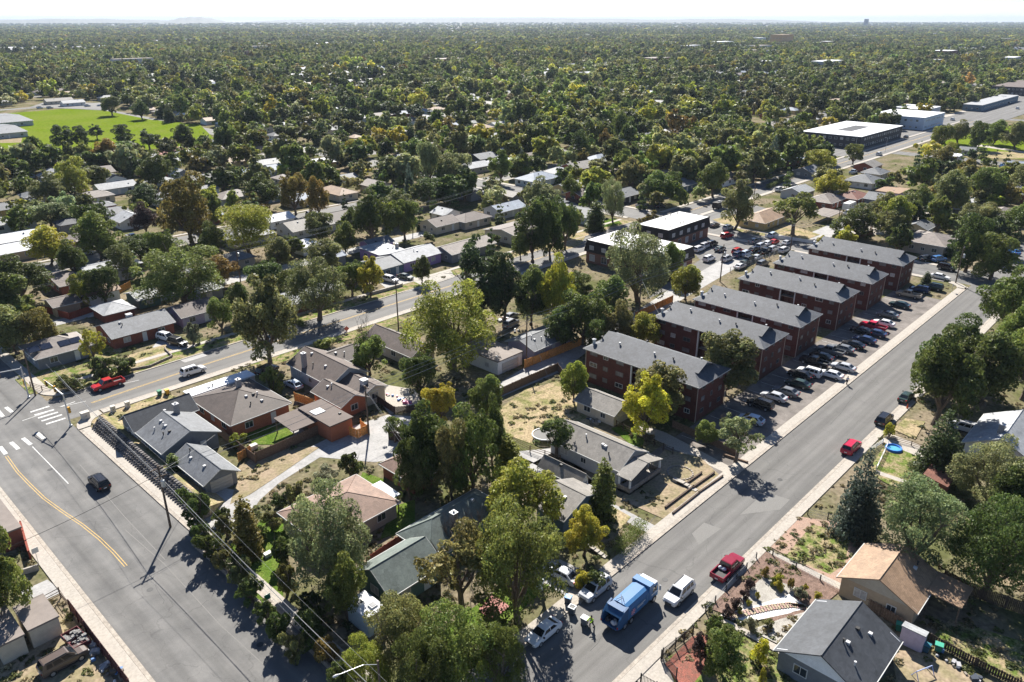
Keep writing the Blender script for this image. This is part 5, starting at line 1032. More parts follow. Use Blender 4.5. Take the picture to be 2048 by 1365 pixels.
FARC = [(1696, 429, 'pickup', 'white', 'white pickup in front of the camper van', 0), (1746, 418, 'suv', 'black', 'dark SUV on the alley by the grey garage', 0), (1778, 408, 'sedan', 'white', 'white car by the grey garage', 0), (1558, 381, 'suv', 'white', 'white SUV parked on the far avenue kerb', 0),
        (1589, 374, 'sedan', 'black', 'black car parked ahead of the white SUV on the far avenue', 0), (1706, 346, 'pickup', 'pale', 'pale blue pickup on the far avenue near the orange barrier', 0), (1758, 310, 'suv', 'white', 'white van at the far traffic signals', 0),
        (1866, 274, 'suv', 'silver', 'silver car on the far avenue by the park', 180), (1889, 265, 'suv', 'white', 'white car on the far avenue by the park', 180), (1812, 275, 'sedan', 'black', 'black car before the pale blue two-storey block', 0), (1905, 240, 'suv', 'white', 'white car near the strip of shops', 0),
        (1946, 322, 'suv', 'navy', 'dark blue car on the lane below the park', 0), (2004, 333, 'sedan', 'blue', 'blue car on the lane below the park', 0), (1935, 328, 'sedan', 'red', 'red car on the lane below the park', 0), (2018, 207, 'sedan', 'black', 'black car on the far avenue at the right', 0), (2035, 218, 'suv', 'white', 'white car on the far avenue at the right', 0),
        (1448, 348, 'sedan', 'silver', 'silver car on the avenue by the grey gabled houses', 0), (1283, 412, 'pickup', 'silver', 'silver pickup in front of the dark solar-roofed house', 0), (1320, 414, 'suv', 'black', 'black SUV by the dark solar-roofed house', 0), (1008, 340, 'suv', 'black', 'black SUV by the tall middle trees', 0),
        (1240, 300, 'suv', 'white', 'white car by the orange-brown tree', 0), (1070, 328, 'suv', 'silver', 'silver car before the brick house in the middle distance', 0), (80, 217, 'suv', 'white', 'white car in the school parking by the field', 0), (100, 217, 'suv', 'silver', 'silver car in the school parking by the field', 0), (175, 213, 'suv', 'white', 'white car at the right of the school parking', 0), (200, 212, 'sedan', 'white', 'white car at the far right of the school parking', 0), (545, 392, 'pickup', 'white', 'white pickup beside the dark blue-grey house', 0),
        (790, 330, 'suv', 'silver', 'silver car by the light blue garage', 90), (625, 430, 'suv', 'silver', 'silver car in a yard behind the grey-brown roofed house', 0)]
for x_, y_, k_, c_, l_, a_ in FARC: K(k_, c_, x_, y_, a_, l_)

# garbage truck, nose toward +u
def garbage_truck():
    u, v = at(1258, 1222, .4); e = empty('garbage_truck', (u, v, .02), R(1), 'light blue rear-loading garbage truck in the middle of the street, hopper open', 'garbage truck')
    e.scale = (.94, .94, .94); bl = (.038, .14, .31); db = (.04, .11, .26)
    MB().box(-3.6, 4.2, -.5, .5, .55, .95).build('chassis', M['iron'], e)
    c = MB(); prof = [(-1.25, 1.0), (-1.27, 2.5), (-1.05, 2.95), (-.6, 3.12), (.6, 3.12), (1.05, 2.95), (1.27, 2.5), (1.25, 1.0)]; n = len(prof)
    c.add([(x, y, z) for x in (-2.2, 2.35) for y, z in prof], [(k, n + k, n + (k + 1) % n, (k + 1) % n) for k in range(n)] + [tuple(range(n)), tuple(range(2 * n - 1, n - 1, -1))]).build('body', M['plastic'], e, color=bl)
    for x in (-1.9, -.75, .5, 1.75): MB().box(x - .05, x + .05, -1.31, 1.31, 1.02, 2.45).build('rib', M['plastic'], e, color=bl)
    MB().box(2.35, 2.95, -1.3, 1.3, 1.2, 3.35).box(2.95, 3.35, -1.3, 1.3, 2.95, 3.35).build('bulkhead', M['plastic'], e, color=bl)
    t = MB(); sp_ = [(-2.2, 3.15), (-3.1, 2.95), (-3.95, 2.2), (-4.2, 1.5), (-4.25, 1.0), (-3.6, .75), (-2.2, .85)]
    for y0, y1 in ((-1.3, -1.08), (1.08, 1.3)): t.add([(x, y, z) for y in (y0, y1) for x, z in sp_], [tuple(range(6, -1, -1)), tuple(range(7, 14))] + [(k, (k + 1) % 7, 7 + (k + 1) % 7, 7 + k) for k in range(7)])
    t.box(-3.2, -2.2, -1.08, 1.08, 2.3, 3.0).box(-4.25, -2.2, -1.08, 1.08, .8, 1.0)
    t.add([(-3.1, -1.08, 2.97), (-3.1, 1.08, 2.97), (-3.75, 1.08, 2.35), (-3.75, -1.08, 2.35), (-3.1, -1.08, 2.8), (-3.1, 1.08, 2.8), (-3.7, 1.08, 2.2), (-3.7, -1.08, 2.2)], [(0, 1, 2, 3), (7, 6, 5, 4), (3, 2, 6, 7), (0, 4, 5, 1)])
    t.build('tailgate', M['plastic'], e, color=(.02, .08, .19)); MB().box(-2.35, -2.25, -1.05, 1.05, 1.0, 2.3).build('hopper_back', M['iron'], e)
    rr = random.Random(2)
    for i in range(7):
        m_ = MB(); m_.lathe([(.05, -.22), (.26, -.1), (.3, .05), (.18, .2), (.04, .28)], 8); m_.build('rubbish_bag', M['plastic'], e, True, color=rr.choice([(.6, .6, .62), (.04, .04, .05), (.5, .5, .55)]), loc=(-3.3 - rr.random() * .6, rr.uniform(-.8, .8), 1.2 + rr.random() * .15))
    cb = MB(); cb.add([(x, y, z) for y in (-1.2, 1.2) for x, z in [(2.98, .75), (4.55, .75), (4.6, 1.6), (4.35, 2.75), (2.98, 2.8)]], [(0, 1, 2, 3, 4), (9, 8, 7, 6, 5)] + [(k, 5 + k, 5 + (k + 1) % 5, (k + 1) % 5) for k in range(5)]); cb.build('cab', M['plastic'], e, color=bl)
    MB().box(3.36, 4.45, -1.1, 1.1, 2.78, 2.86).build('cab_roof', M['white'], e)
    MB().add([(4.60, -1.05, 1.68), (4.60, 1.05, 1.68), (4.40, 1.05, 2.62), (4.40, -1.05, 2.62)], [(0, 1, 2, 3)]).build('windscreen', M['carglass'], e)
    for s in (-1, 1):
        MB().box(3.35, 4.25, s * 1.21 - .01, s * 1.21 + .01, 1.75, 2.55).build('side_window', M['carglass'], e)
        MB().tube([(4.35, s * 1.2, 2.5), (4.5, s * 1.55, 2.5), (4.5, s * 1.55, 1.7)], .03, 5).box(4.42, 4.5, s * 1.55 - .12, s * 1.55 + .12, 1.7, 2.4).build('wing_mirror', M['vent'], e)
        MB().box(4.56, 4.62, s * .85 - .15, s * .85 + .15, 1.0, 1.2).build('headlight', M['lamp'], e); MB().box(-4.27, -4.2, s * 1.18 - .08, s * 1.18 + .08, 1.1, 1.35).build('taillight', M['tail'], e)
        MB().box(3.0, 4.4, s * 1.215 - .012, s * 1.215 + .012, 1.45, 1.6).build('stripe', M['white'], e)
    ty = MB().lathe([(.3, -.17), (.52, -.15), (.52, .15), (.3, .17)], 16, axis='y').mesh('wheel', M['tyre']); rm = MB().lathe([(.29, -.18), (.29, .18)], 10, axis='y').mesh('rim', M['rim'])
    for x in (3.75, -1.3, -2.65):
        for s in (-1, 1): w_ = link('wheel', ty, e, loc=(x, s * 1.08, .52)); link('rim', rm, w_)
    for s in (-1, 1): MB().box(-3.3, -.6, s * 1.12 - .2, s * 1.12 + .2, 1.06, 1.12).build('mudguard', M['iron'], e)
    # round emblem with pinkish blades and a white band on each flank
    for s in (-1, 1):
        em = MB()
        for k in range(7):
            a = 2 * math.pi * k / 7; p = [(-1.15 + r_ * math.cos(a + d), s * 1.335, 1.85 + r_ * math.sin(a + d)) for r_, d in ((.08, -.8), (.46, -.18), (.5, .18), (.08, .8))]
            em.add(p, [(0, 1, 2, 3)])
        em.build('emblem', M['plastic'], e, color=(.62, .30, .38))
        MB().box(-.3, 1.45, s * 1.325 - .006, s * 1.325 + .006, 1.95, 2.03).box(-.3, 1.0, s * 1.325 - .006, s * 1.325 + .006, 1.75, 1.83).build('lettering_band', M['white'], e)
    MB().tube([(-2.15, .55, 3.0), (-2.15, .55, 3.3), (-1.2, .3, 3.22), (-1.9, -.4, 3.3)], .035, 5).build('hose', M['iron'], e)
    MB().tube([(-2.1, -.2, 3.28), (-.9, .75, 3.2)], .03, 5).build('handrail', M['iron'], e)
garbage_truck()
def camper(label, x, y, L, H_, c, name, cat, rz=0):
    u, v = at(x, y); e = empty(name, (u, v, 0), rz, label, cat)
    m_ = MB(); m_.add([(a, b, z) for b in (-1.15, 1.15) for a, z in [(-L / 2, .7), (L / 2, .7), (L / 2, H_ - .6), (L / 2 - .7, H_), (-L / 2, H_)]], [(0, 1, 2, 3, 4), (9, 8, 7, 6, 5)] + [(k, 5 + k, 5 + (k + 1) % 5, (k + 1) % 5) for k in range(5)])
    m_.build('body', M['plastic'], e, color=c)
    for s in (-1, 1):
        for a in (-.28, .05, .32): MB().box(L * a - .45, L * a + .45, s * 1.16 - .01, s * 1.16 + .01, 1.6, 2.2).build('window', M['carglass'], e)
        for a in (-.3, .3): MB().lathe([(.36, -.1), (.36, .1)], 10, axis='y').build('wheel', M['tyre'], e, loc=(L * a, s * 1.05, .36))
    MB().box(-.4, .4, -.35, .35, H_, H_ + .25).build('rooftop_unit', M['vent'], e)
camper('white camper van parked beside the taupe carport', 1697, 421, 7, 3.0, (.62, .62, .6), 'camper_van', 'camper van')
camper('grey bus-like camper on the avenue verge', 1530, 352, 8.5, 3.0, (.2, .23, .22), 'camper_bus', 'camper bus')
camper('black box trailer on the street by the crossroads', 1437, 418, 6, 2.7, (.02, .02, .02), 'box_trailer', 'trailer')

# open trailer with junk and a narrow flatbed by the dark red fence, bottom left
def open_trailer():
    u, v = at(155, 1290); e = empty('open_trailer', (u, v, 0), R(95), 'dark red open trailer heaped with scrap by the red fence', 'trailer')
    m_ = MB(); m_.box(-1.6, 1.6, -.9, .9, .55, .65).box(-1.6, 1.6, -.9, -.84, .65, 1.15).box(-1.6, 1.6, .84, .9, .65, 1.15).box(-1.6, -1.54, -.84, .84, .65, 1.15).box(1.54, 1.6, -.84, .84, .65, 1.15); m_.build('body', M['plastic'], e, color=(.14, .03, .035))
    for s in (-1, 1): MB().lathe([(.33, -.09), (.33, .09)], 12, axis='y').build('wheel', M['tyre'], e, loc=(0, s * 1.02, .33))
    MB().tube([(1.6, 0, .55), (2.6, 0, .5)], .05, 5).build('drawbar', M['iron'], e)
    rr = random.Random(3); s_ = MB()
    for i in range(34):
        x, y, z = rr.uniform(-1.4, 1.4), rr.uniform(-.75, .75), rr.uniform(.7, 1.15); a, b, c = rr.uniform(.05, .35), rr.uniform(.05, .3), rr.uniform(.04, .25); s_.box(x - a, x + a, y - b, y + b, z, z + c)
    tag(s_.build('scrap', M['scrapm'], None, loc=(u, v, 0)), 'grey metal scrap heaped in the dark red open trailer', 'scrap', kind='stuff').rotation_euler = (0, 0, R(95))
open_trailer()
def junk(label, pts, n, cols_, seed, hgt=.5, name='household_junk'):
    rr = random.Random(seed); q = [at(*p) for p in pts]; e = empty(name, (*q[0], 0), 0, label, 'junk')
    for i in range(n):
        k = rr.random() * (len(q) - 1); j = int(k); t = k - j; x = q[j][0] + (q[j + 1][0] - q[j][0]) * t - q[0][0] + rr.uniform(-.7, .7); y = q[j][1] + (q[j + 1][1] - q[j][1]) * t - q[0][1] + rr.uniform(-.7, .7)
        m_ = MB(); s = rr.uniform(.15, .5)
        if i % 3: m_.box(-s, s, -s * .6, s * .6, 0, hgt * rr.uniform(.3, 1)); o = m_.build('box', M['plastic'], e, color=rr.choice(cols_), loc=(x, y, 0)); o.rotation_euler = (0, 0, rr.random() * 3)
        else: m_.lathe([(s * .5, 0), (s * .6, hgt * .6), (s * .45, hgt * .75)], 9); m_.build('barrel', M['plastic'], e, color=rr.choice(cols_), loc=(x, y, 0))
MIXC = [(.6, .6, .6), (.05, .06, .08), (.1, .2, .4), (.25, .22, .18), (.35, .35, .36), (.12, .1, .08)]
junk('row of clutter along the inside of the dark red fence', [(180, 1290), (205, 1320), (235, 1362)], 26, MIXC, 4); junk('white and grey clutter heaped beside the left outbuilding', [(70, 1262), (112, 1250)], 12, MIXC, 5)
junk('colourful toys and chairs on the patio behind the brown house', [(772, 790), (800, 800), (825, 812)], 20, [(.6, .05, .05), (.1, .25, .6), (.6, .6, .6), (.55, .1, .25), (.2, .2, .2), (.5, .35, .15)], 6)
junk('clutter by the cream outbuilding door', [(1180, 835), (1205, 852)], 12, MIXC, 8, .4); junk('dark clutter under the trees left of the pale house', [(1000, 640), (1035, 665)], 16, MIXC, 9)
junk('garden clutter beside the taupe shed', [(1862, 1300), (1900, 1330), (1960, 1365)], 12, MIXC, 10, .5); junk('blue and white things stacked behind the orange garage', [(885, 805), (905, 800)], 8, MIXC, 11)
# bins
def bin_(x, y, c, lid, label, rz=0, open_=False, cat='bin'):
    u, v = at(x, y); e = empty('wheeled_bin', (u, v, .02), rz, label, cat)
    m_ = MB(); m_.add([(-.26, -.30, .1), (.26, -.30, .1), (.26, .30, .1), (-.26, .30, .1), (-.33, -.38, 1.0), (.33, -.38, 1.0), (.33, .38, 1.0), (-.33, .38, 1.0)], [(3, 2, 1, 0), (4, 5, 6, 7), (0, 1, 5, 4), (1, 2, 6, 5), (2, 3, 7, 6), (3, 0, 4, 7)]); m_.build('bin_body', M['plastic'], e, color=c)
    if open_: MB().box(-.25, .25, -.28, .28, 1.0, 1.005).build('opening', M['iron'], e); MB().box(-.37, .37, -.42, -.3, 1.0, 1.06).box(-.37, .37, .3, .42, 1.0, 1.06).box(-.37, -.27, -.3, .3, 1.0, 1.06).box(.27, .37, -.3, .3, 1.0, 1.06).build('rim', M['plastic'], e, color=lid)  # black plate on the closed top: the inside's shade is put into its colour
    else:
        l_ = MB().box(-.37, .37, -.42, .42, 1.0, 1.09).build('lid', M['plastic'], e, color=lid)
    for s in (-1, 1): MB().lathe([(.12, -.04), (.12, .04)], 10, axis='y').build('wheel', M['tyre'], e, loc=(-.22, s * .3, .12))
    MB().tube([(-.36, -.3, .98), (-.42, -.3, .98), (-.42, .3, .98), (-.36, .3, .98)], .02, 5).build('handle', M['iron'], e); return e
b_ = bin_(1136, 1208, (.03, .05, .09), (.06, .20, .42), 'grey bin with a blue patterned lid at the kerb', .3)
MB().box(-.2, .2, -.3, -.24, 1.092, 1.10).box(-.2, -.14, -.24, .1, 1.092, 1.10).box(.0, .06, -.2, .24, 1.092, 1.10).box(.14, .2, -.1, .3, 1.092, 1.10).build('lid_symbol', M['white'], b_)
bin_(1144, 1228, (.05, .07, .10), (.6, .62, .64), 'dark grey bin standing open in the gutter, pale rim', .2, True)
bin_(1169, 1250, (.10, .12, .15), (.62, .63, .64), 'grey bin with a white lid being rolled by the worker', .1)
bin_(320, 792, (.02, .14, .08), (.03, .2, .1), 'green bin on the back street pavement'); bin_(335, 790, (.5, .28, .03), (.6, .36, .04), 'orange-yellow bin beside the green bin')
bin_(1875, 1304, (.02, .14, .10), (.05, .32, .22), 'green bin with a pale green lid beside the dark picket fence', .2); bin_(1797, 1262, (.02, .13, .10), (.03, .22, .16), 'dark green bin behind the taupe shed', .2); bin_(1850, 1304, (.03, .08, .12), (.03, .16, .2), 'dark teal bin at the foot of the taupe shed')
def cabinet(x, y, w, d, h, label, c=(.5, .48, .43)):
    u, v = at(x, y); e = empty('utility_cabinet', (u, v, 0), 0, label, 'utility cabinet'); MB().box(-w / 2, w / 2, -d / 2, d / 2, .1, h).build('case', M['stucco'], e, color=c); MB().box(-w / 2 - .08, w / 2 + .08, -d / 2 - .08, d / 2 + .08, 0, .1).build('plinth', M['conc'], e); MB().box(-w / 2 - .04, w / 2 + .04, -d / 2 - .04, d / 2 + .04, h, h + .07).build('lid', M['stucco'], e, color=c); MB().box(-.06, .06, -d / 2 - .05, -d / 2, h * .5, h * .6).build('handle', M['iron'], e)
cabinet(172, 838, 1.3, .9, 1.3, 'large beige utility cabinet on the corner yard'); cabinet(227, 824, .7, .7, 1.1, 'middle one of the small grey cabinets on the corner yard'); cabinet(256, 815, .7, .7, 1.1, 'grey cabinet nearest the bins on the corner yard')
cabinet(508, 900, 1.1, .8, .9, 'beige cabinet on the fence corner beside the bright lawn'); cabinet(1080, 1180, .6, .6, 1.5, 'slim white cabinet on the shaded mulch by the silver sedan', (.62, .66, .66)); cabinet(536, 1113, .9, .6, .5, 'low white box on the green lawn strip', (.66, .66, .64))
# trampoline, paddling pool, cone, well ring, swing frame
def trampoline():
    u, v = at(1088, 878); e = empty('trampoline', (u, v, 0), 0, 'round trampoline on the dry yard under a small tree', 'trampoline'); MB().lathe([(1.75, .82), (1.75, .84)], 24).build('mat', M['darkvent'], e)
    n = 28; m_ = MB(); ring = [(1.95 * math.cos(2 * math.pi * k / n), 1.95 * math.sin(2 * math.pi * k / n), .86) for k in range(n + 1)]; m_.tube(ring, .13, 6, False); m_.build('padded_rim', M['plastic'], e, color=(.6, .62, .62))
    for k in range(6): a = k * math.pi / 3; MB().tube([(1.9 * math.cos(a), 1.9 * math.sin(a), 0), (1.9 * math.cos(a), 1.9 * math.sin(a), .85)], .03, 5).build('leg', M['steel'], e)
trampoline()
def pool():
    u, v = at(1787, 900); e = empty('paddling_pool', (u, v, 0), 0, 'bright blue inflatable paddling pool on the front lawn', 'paddling pool'); n = 24
    m_ = MB()
    for z, r_ in ((.14, 1.15), (.36, 1.13)): m_.tube([(r_ * math.cos(2 * math.pi * k / n), r_ * math.sin(2 * math.pi * k / n), z) for k in range(n + 1)], .14, 7, False)
    m_.build('ring', M['plastic'], e, color=(.03, .18, .60)); MB().lathe([(1.1, .02), (1.1, .27)], n).build('water', M['water'], e)
pool()
def cone(x, y, label, s=1.0):
    u, v = at(x, y); e = empty('traffic_cone', (u, v, 0), 0, label, 'traffic cone'); MB().box(-.2, .2, -.2, .2, 0, .05).lathe([(.16 * s, .05), (.03, .75 * s)], 10).build('cone', M['plastic'], e, color=(.65, .12, .03)); MB().lathe([(.112, .34), (.075, .5)], 10).build('reflective_band', M['white'], e)
cone(1814, 818, 'orange traffic cone on the pavement by the grey-green sedan', 1.3)
def barrier(x, y, label, c=(.6, .12, .08)):
    u, v = at(x, y); e = empty('road_sign', (u, v, 0), R(-30), label, 'sign'); MB().add([(-.6, 0, 1.1), (0, 0, .5), (.6, 0, 1.1), (0, 0, 1.7), (-.6, .03, 1.1), (0, .03, .5), (.6, .03, 1.1), (0, .03, 1.7)], [(0, 1, 2, 3), (7, 6, 5, 4), (0, 4, 5, 1), (1, 5, 6, 2), (2, 6, 7, 3), (3, 7, 4, 0)]).build('panel', M['plastic'], e, color=c); MB().tube([(0, .02, 0), (0, .02, 1.2)], .03, 5).build('post', M['steel'], e)
barrier(694, 667, 'red diamond construction sign at the back street kerb'); barrier(1723, 338, 'orange construction sign beside the far avenue', (.65, .2, .05))
def ring(x, y, label, r_=1.9):
    u, v = at(x, y); e = empty('stone_ring', (u, v, 0), 0, label, 'stone ring')
    for k in range(22):
        a = 2 * math.pi * k / 22; o = MB().box(-.2, .2, -.12, .12, 0, .2).build('stone', M['stonew'], e, loc=(r_ * math.cos(a), r_ * math.sin(a), 0)); o.rotation_euler = (0, 0, a + 1.57)
ring(1360, 947, 'ring of edging stones round a dug bed in the front yard')
def swing():
    u, v = at(1845, 1352); e = empty('play_frame', (u, v, 0), R(-25), 'small blue tubular play frame on the bottom right yard', 'play frame')
    m_ = MB(); m_.tube([(-1.1, 0, 1.0), (1.1, 0, 1.0)], .06, 6); m_.build('bar', M['plastic'], e, color=(.35, .42, .62))
    for s in (-1, 1): MB().tube([(s * 1.1, -.5, 0), (s * 1.1, 0, 1.0), (s * 1.1, .5, 0)], .05, 6).build('leg', M['plastic'], e, color=(.25, .32, .6))
swing()

# ------------------------------------------------------------------ people
def skin_body(pts, edges, rad, name, m, parent, color=None):
    me = bpy.data.meshes.new(name + '_cage'); me.from_pydata(pts, edges, []); o = bpy.data.objects.new('cage', me); col.objects.link(o)
    md = o.modifiers.new('s', 'SKIN'); sv = me.skin_vertices[0].data
    for i, r_ in enumerate(rad): sv[i].radius = (r_, r_)
    sv[0].use_root = True; o.modifiers.new('d', 'SUBSURF').levels = 1
    dg = bpy.context.evaluated_depsgraph_get(); me2 = bpy.data.meshes.new_from_object(o.evaluated_get(dg)); bpy.data.objects.remove(o); me2.name = name
    me2.materials.clear(); me2.materials.append(m); me2.polygons.foreach_set('use_smooth', [True] * len(me2.polygons))
    return link(name, me2, parent, color)
def person(label, x, y, rz, shirt, legs, hi_vis=False, push=False, world=None):
    u, v = world or at(x, y); e = empty('person', (u, v, .02), rz, label, 'person')
    # x forward. pelvis, spine, neck, head, arms, legs
    P_ = [(0, 0, .95), (0.02, 0, 1.18), (.05, 0, 1.40), (.07, 0, 1.52), (.09, 0, 1.62), (.10, 0, 1.72)]
    ar = [(.05, -.20, 1.40), (.28, -.24, 1.20), (.52, -.18, 1.12), (.60, -.18, 1.10)] if push else [(.05, -.20, 1.40), (-.06, -.26, 1.14), (.10, -.27, .92), (.13, -.27, .84)]
    al = [(.05, .20, 1.40), (.28, .24, 1.20), (.52, .18, 1.12), (.60, .18, 1.10)] if push else [(.05, .20, 1.40), (.12, .26, 1.15), (.26, .26, .96), (.30, .26, .88)]
    lr = [(0, -.10, .90), (.20, -.11, .50), (.12, -.11, .08), (.24, -.12, .04)]; ll = [(0, .10, .90), (-.10, .11, .50), (-.36, .11, .12), (-.26, .12, .04)]
    pts = P_ + ar + al + lr + ll; rad = [.13, .13, .14, .06, .085, .09, .065, .05, .038, .035, .065, .05, .038, .035, .10, .07, .045, .04, .10, .07, .045, .04]
    E_ = [(0, 1), (1, 2), (2, 3), (3, 4), (4, 5), (2, 6), (6, 7), (7, 8), (8, 9), (2, 10), (10, 11), (11, 12), (12, 13), (0, 14), (14, 15), (15, 16), (16, 17), (0, 18), (18, 19), (19, 20), (20, 21)]
    skin_body(pts, E_, rad, 'body', M['skin'], e)
    sh = [(.0, 0, .92), (.02, 0, 1.18), (.05, 0, 1.41), ar[0], ar[1], al[0], al[1]] + ([ar[2], al[2]] if hi_vis else [])
    skin_body(sh, [(0, 1), (1, 2), (2, 3), (3, 4), (2, 5), (5, 6)] + ([(4, 7), (6, 8)] if hi_vis else []), [.155, .16, .165, .09, .075, .09, .075] + ([.06, .06] if hi_vis else []), 'jacket' if hi_vis else 'shirt', M['cloth'], e, shirt)
    skin_body([(0, 0, .95), lr[0], lr[1], lr[2], ll[0], ll[1], ll[2]], [(0, 1), (1, 2), (2, 3), (0, 4), (4, 5), (5, 6)], [.15, .12, .09, .07, .12, .09, .07], 'trousers', M['cloth'], e, legs)
    MB().lathe([(.05, 1.62), (.10, 1.66), (.105, 1.74), (.07, 1.81), (.01, 1.83)], 10, c=(.085, 0)).build('hair', M['cloth'], e, True, color=(.02, .017, .015))
    for ft in (lr[3], ll[3]): MB().box(ft[0] - .16, ft[0] + .12, ft[1] - .05, ft[1] + .05, 0, .09).build('shoe', M['cloth'], e, color=(.02, .02, .02))
    if hi_vis: MB().lathe([(.17, 1.10), (.17, 1.15)], 12, c=(.02, 0)).build('reflective_stripe', M['white'], e)
    return e
wu, wv = at(1183, 1256); person('worker in a lime-yellow jacket and dark trousers rolling a grey bin', 0, 0, R(175), (.38, .62, .04), (.02, .022, .03), True, True, (wu, wv))
person('man in a white shirt and dark shorts walking on the kerb', 1693, 770, R(-140), (.62, .66, .74), (.03, .03, .04))

# ------------------------------------------------------------------ poles, wires, signals
POLE_TOP = {}
def upole(key, bx, by, top, label, arms=((.3, 2.4),), az=0.0, trans=False, lamp=None, u_=None):
    u, v = at(bx, by); h = height_at(bx, by, top) if top < 400 or True else 9; h = max(7.5, min(h, 13))
    e = empty('utility_pole', (u, v, 0), az, label, 'utility pole')
    MB().tube([(0, 0, -.3), (0, 0, h * .5), (0, 0, h)], [.17, .145, .11], 9).build('pole', M['pole'], e)
    for dz, L in arms:
        a = MB().box(-L / 2, L / 2, -.18, -.07, h - dz - .06, h - dz + .06); a.tube([(-L * .3, -.13, h - dz), (0, -.1, h - dz - .7), (L * .3, -.13, h - dz)], .02, 4); am = a.build('crossarm', M['pole'], e)
        for s in (-.45, 0.2, .45): MB().lathe([(.03, 0), (.06, .06), (.04, .16)], 7).build('insulator', M['vent'], am, loc=(L * s, -.125, h - dz + .06))
    if trans: MB().lathe([(.26, h - 3.0), (.28, h - 2.95), (.28, h - 2.1), (.2, h - 2.0), (.05, h - 1.95)], 12, c=(.05, -.48)).build('transformer', M['steel'], e)
    POLE_TOP[key] = (u, v, h); return e
UP = [('a', 341, 1055, 932, 'wooden utility pole with crossarms and a grey transformer on the avenue verge', ((.35, 2.4), (1.6, 1.8)), 0.0, True), ('b', 738, 870, 772, 'utility pole beside the orange flat-roofed garage', ((.3, 1.6),), 1.57, False),
      ('c', 1053, 733, 634, 'utility pole at the corner of the orange board fence', ((.9, 1.2),), 0, False), ('d', 1277, 640, 549, 'utility pole among the trees behind the apartment blocks', ((.3, 1.8), (2.2, 1.4)), 0, False),
      ('e', 1440, 564, 489, 'utility pole standing in the crowded car park', ((1.4, .8),), 0, True), ('f', 1580, 503, 449, 'utility pole by the end of the apartment blocks', ((.4, 1.6),), 0, False),
      ('g', 797, 658, 560, 'plain bare pole at the back street without crossarms', (), 0, False), ('h', 1911, 567, 493, 'utility pole with a lamp at the far street corner', ((.4, .9),), 0, True),
      ('i', 71, 792, 700, 'wooden pole behind the traffic signals at the crossroads', (), 0, False), ('j', 239, 598, 541, 'utility pole above the teal garage', ((.3, 1.6),), 1.57, False), ('k', 481, 563, 492, 'utility pole behind the big grey-green street tree', ((.3, 1.8),), 1.57, True),
      ('l', 826, 462, 410, 'utility pole behind the lilac house', ((.3, 1.8),), 1.57, False), ('m', 1190, 300, 262, 'far utility pole amid the upper middle trees', ((.3, 1.8),), 1.57, False), ('n', 965, 418, 372, 'utility pole by the blue-grey metal-roofed house', ((.3, 2.2),), 1.57, True),
      ('o', 1672, 470, 418, 'utility pole beside the taupe carport', ((.3, 1.6),), 1.57, False), ('q', 1508, 395, 358, 'slim street lamp pole on the avenue verge', (), 0, False)]
for a in UP: upole(a[0], *a[1:5], arms=a[5], az=a[6], trans=a[7])
def wire(p, q, sag, label, rad=.028, m='wire', name='cable', cat='cable', grp=None):
    n = 14; pts = [(p[0] + (q[0] - p[0]) * i / n, p[1] + (q[1] - p[1]) * i / n, p[2] + (q[2] - p[2]) * i / n - sag * 4 * (i / n) * (1 - i / n)) for i in range(n + 1)]
    return tag(MB().tube(pts, rad, 4).build(name, M[m]), label, cat, grp)
T_ = POLE_TOP
def off(k, du=0, dv=0, dz=0): a = T_[k]; return (a[0] + du, a[1] + dv, a[2] + dz)
sgA = at(142, 853); sgB = at(58, 796)
end = at(800, 1420, 7.5)
for dx, dz, sag, r_, lb in ((0, -1.7, .5, .042, 'thick pale cable along the avenue past the wooden pole'), (-1, 0, .5, .013, 'upper left one of the thin lines along the avenue'), (1, 0, .5, .013, 'upper right one of the thin lines along the avenue')):
    wire(off('a', dx, 0, dz), (end[0] + dx, end[1], 7.5 - (dz < 0) * .6), sag, lb + ', toward the viewer', r_); wire(off('a', dx, 0, dz), (sgA[0] + 1.5 + dx, sgA[1] + 8, 9 + dz), sag, lb + ', toward the signals', r_)
wire(off('a', 0, 0, -.8), off('b', 0, -.5, -.5), .9, 'pair of service lines from the avenue pole to the garage pole', .035); wire(off('a', 0, 0, -.3), off('b', 0, .5, -.2), .7, 'upper service line from the avenue pole to the garage pole', .02)
wire(off('a', 0, 0, -1.2), (8, off('a')[1] - 2, 8), .5, 'dark cable crossing the avenue from the wooden pole', .03, 'darkwire')
for p, q, lb in (('b', 'c', 'garage pole and the orange fence pole'), ('c', 'd', 'orange fence pole and the pole among trees'), ('d', 'e', 'pole among trees and the car park pole'), ('e', 'f', 'car park pole and the last block pole'), ('j', 'k', 'teal garage pole and the street tree pole'), ('k', 'l', 'street tree pole and the lilac house pole'), ('l', 'n', 'lilac house pole and the metal-roofed house pole'), ('f', 'o', 'last block pole and the carport pole')):
    for s, r_ in ((-.6, .025), (0, .04), (.6, .025)):
        wire(off(p, 0, s, -.1 - (s == 0) * 1.3), off(q, 0, s, -.1 - (s == 0) * 1.3), .6, f'{ {-.6: "right-hand upper", 0: "thick lower", .6: "left-hand upper"}[s]} line between the {lb}', r_)
for s, lb in ((-.6, 'lower'), (.6, 'upper')): wire(off('j', 0, s, -.1), (*[a + b for a, b in zip(off('j')[:2], (-55, s))], 9), .6, f'{lb} thin line leaving the teal garage pole to the left edge', .025)
wire(off('c', 0, 0, -1), (*at(1100, 765), .0), .0, 'pale guy wire slanting from the orange fence pole to the ground', .03); wire(off('b', 0, 0, -.6), (*at(835, 965), 3), .3, 'thin service drop from the garage pole to the tan-roofed garage', .02)
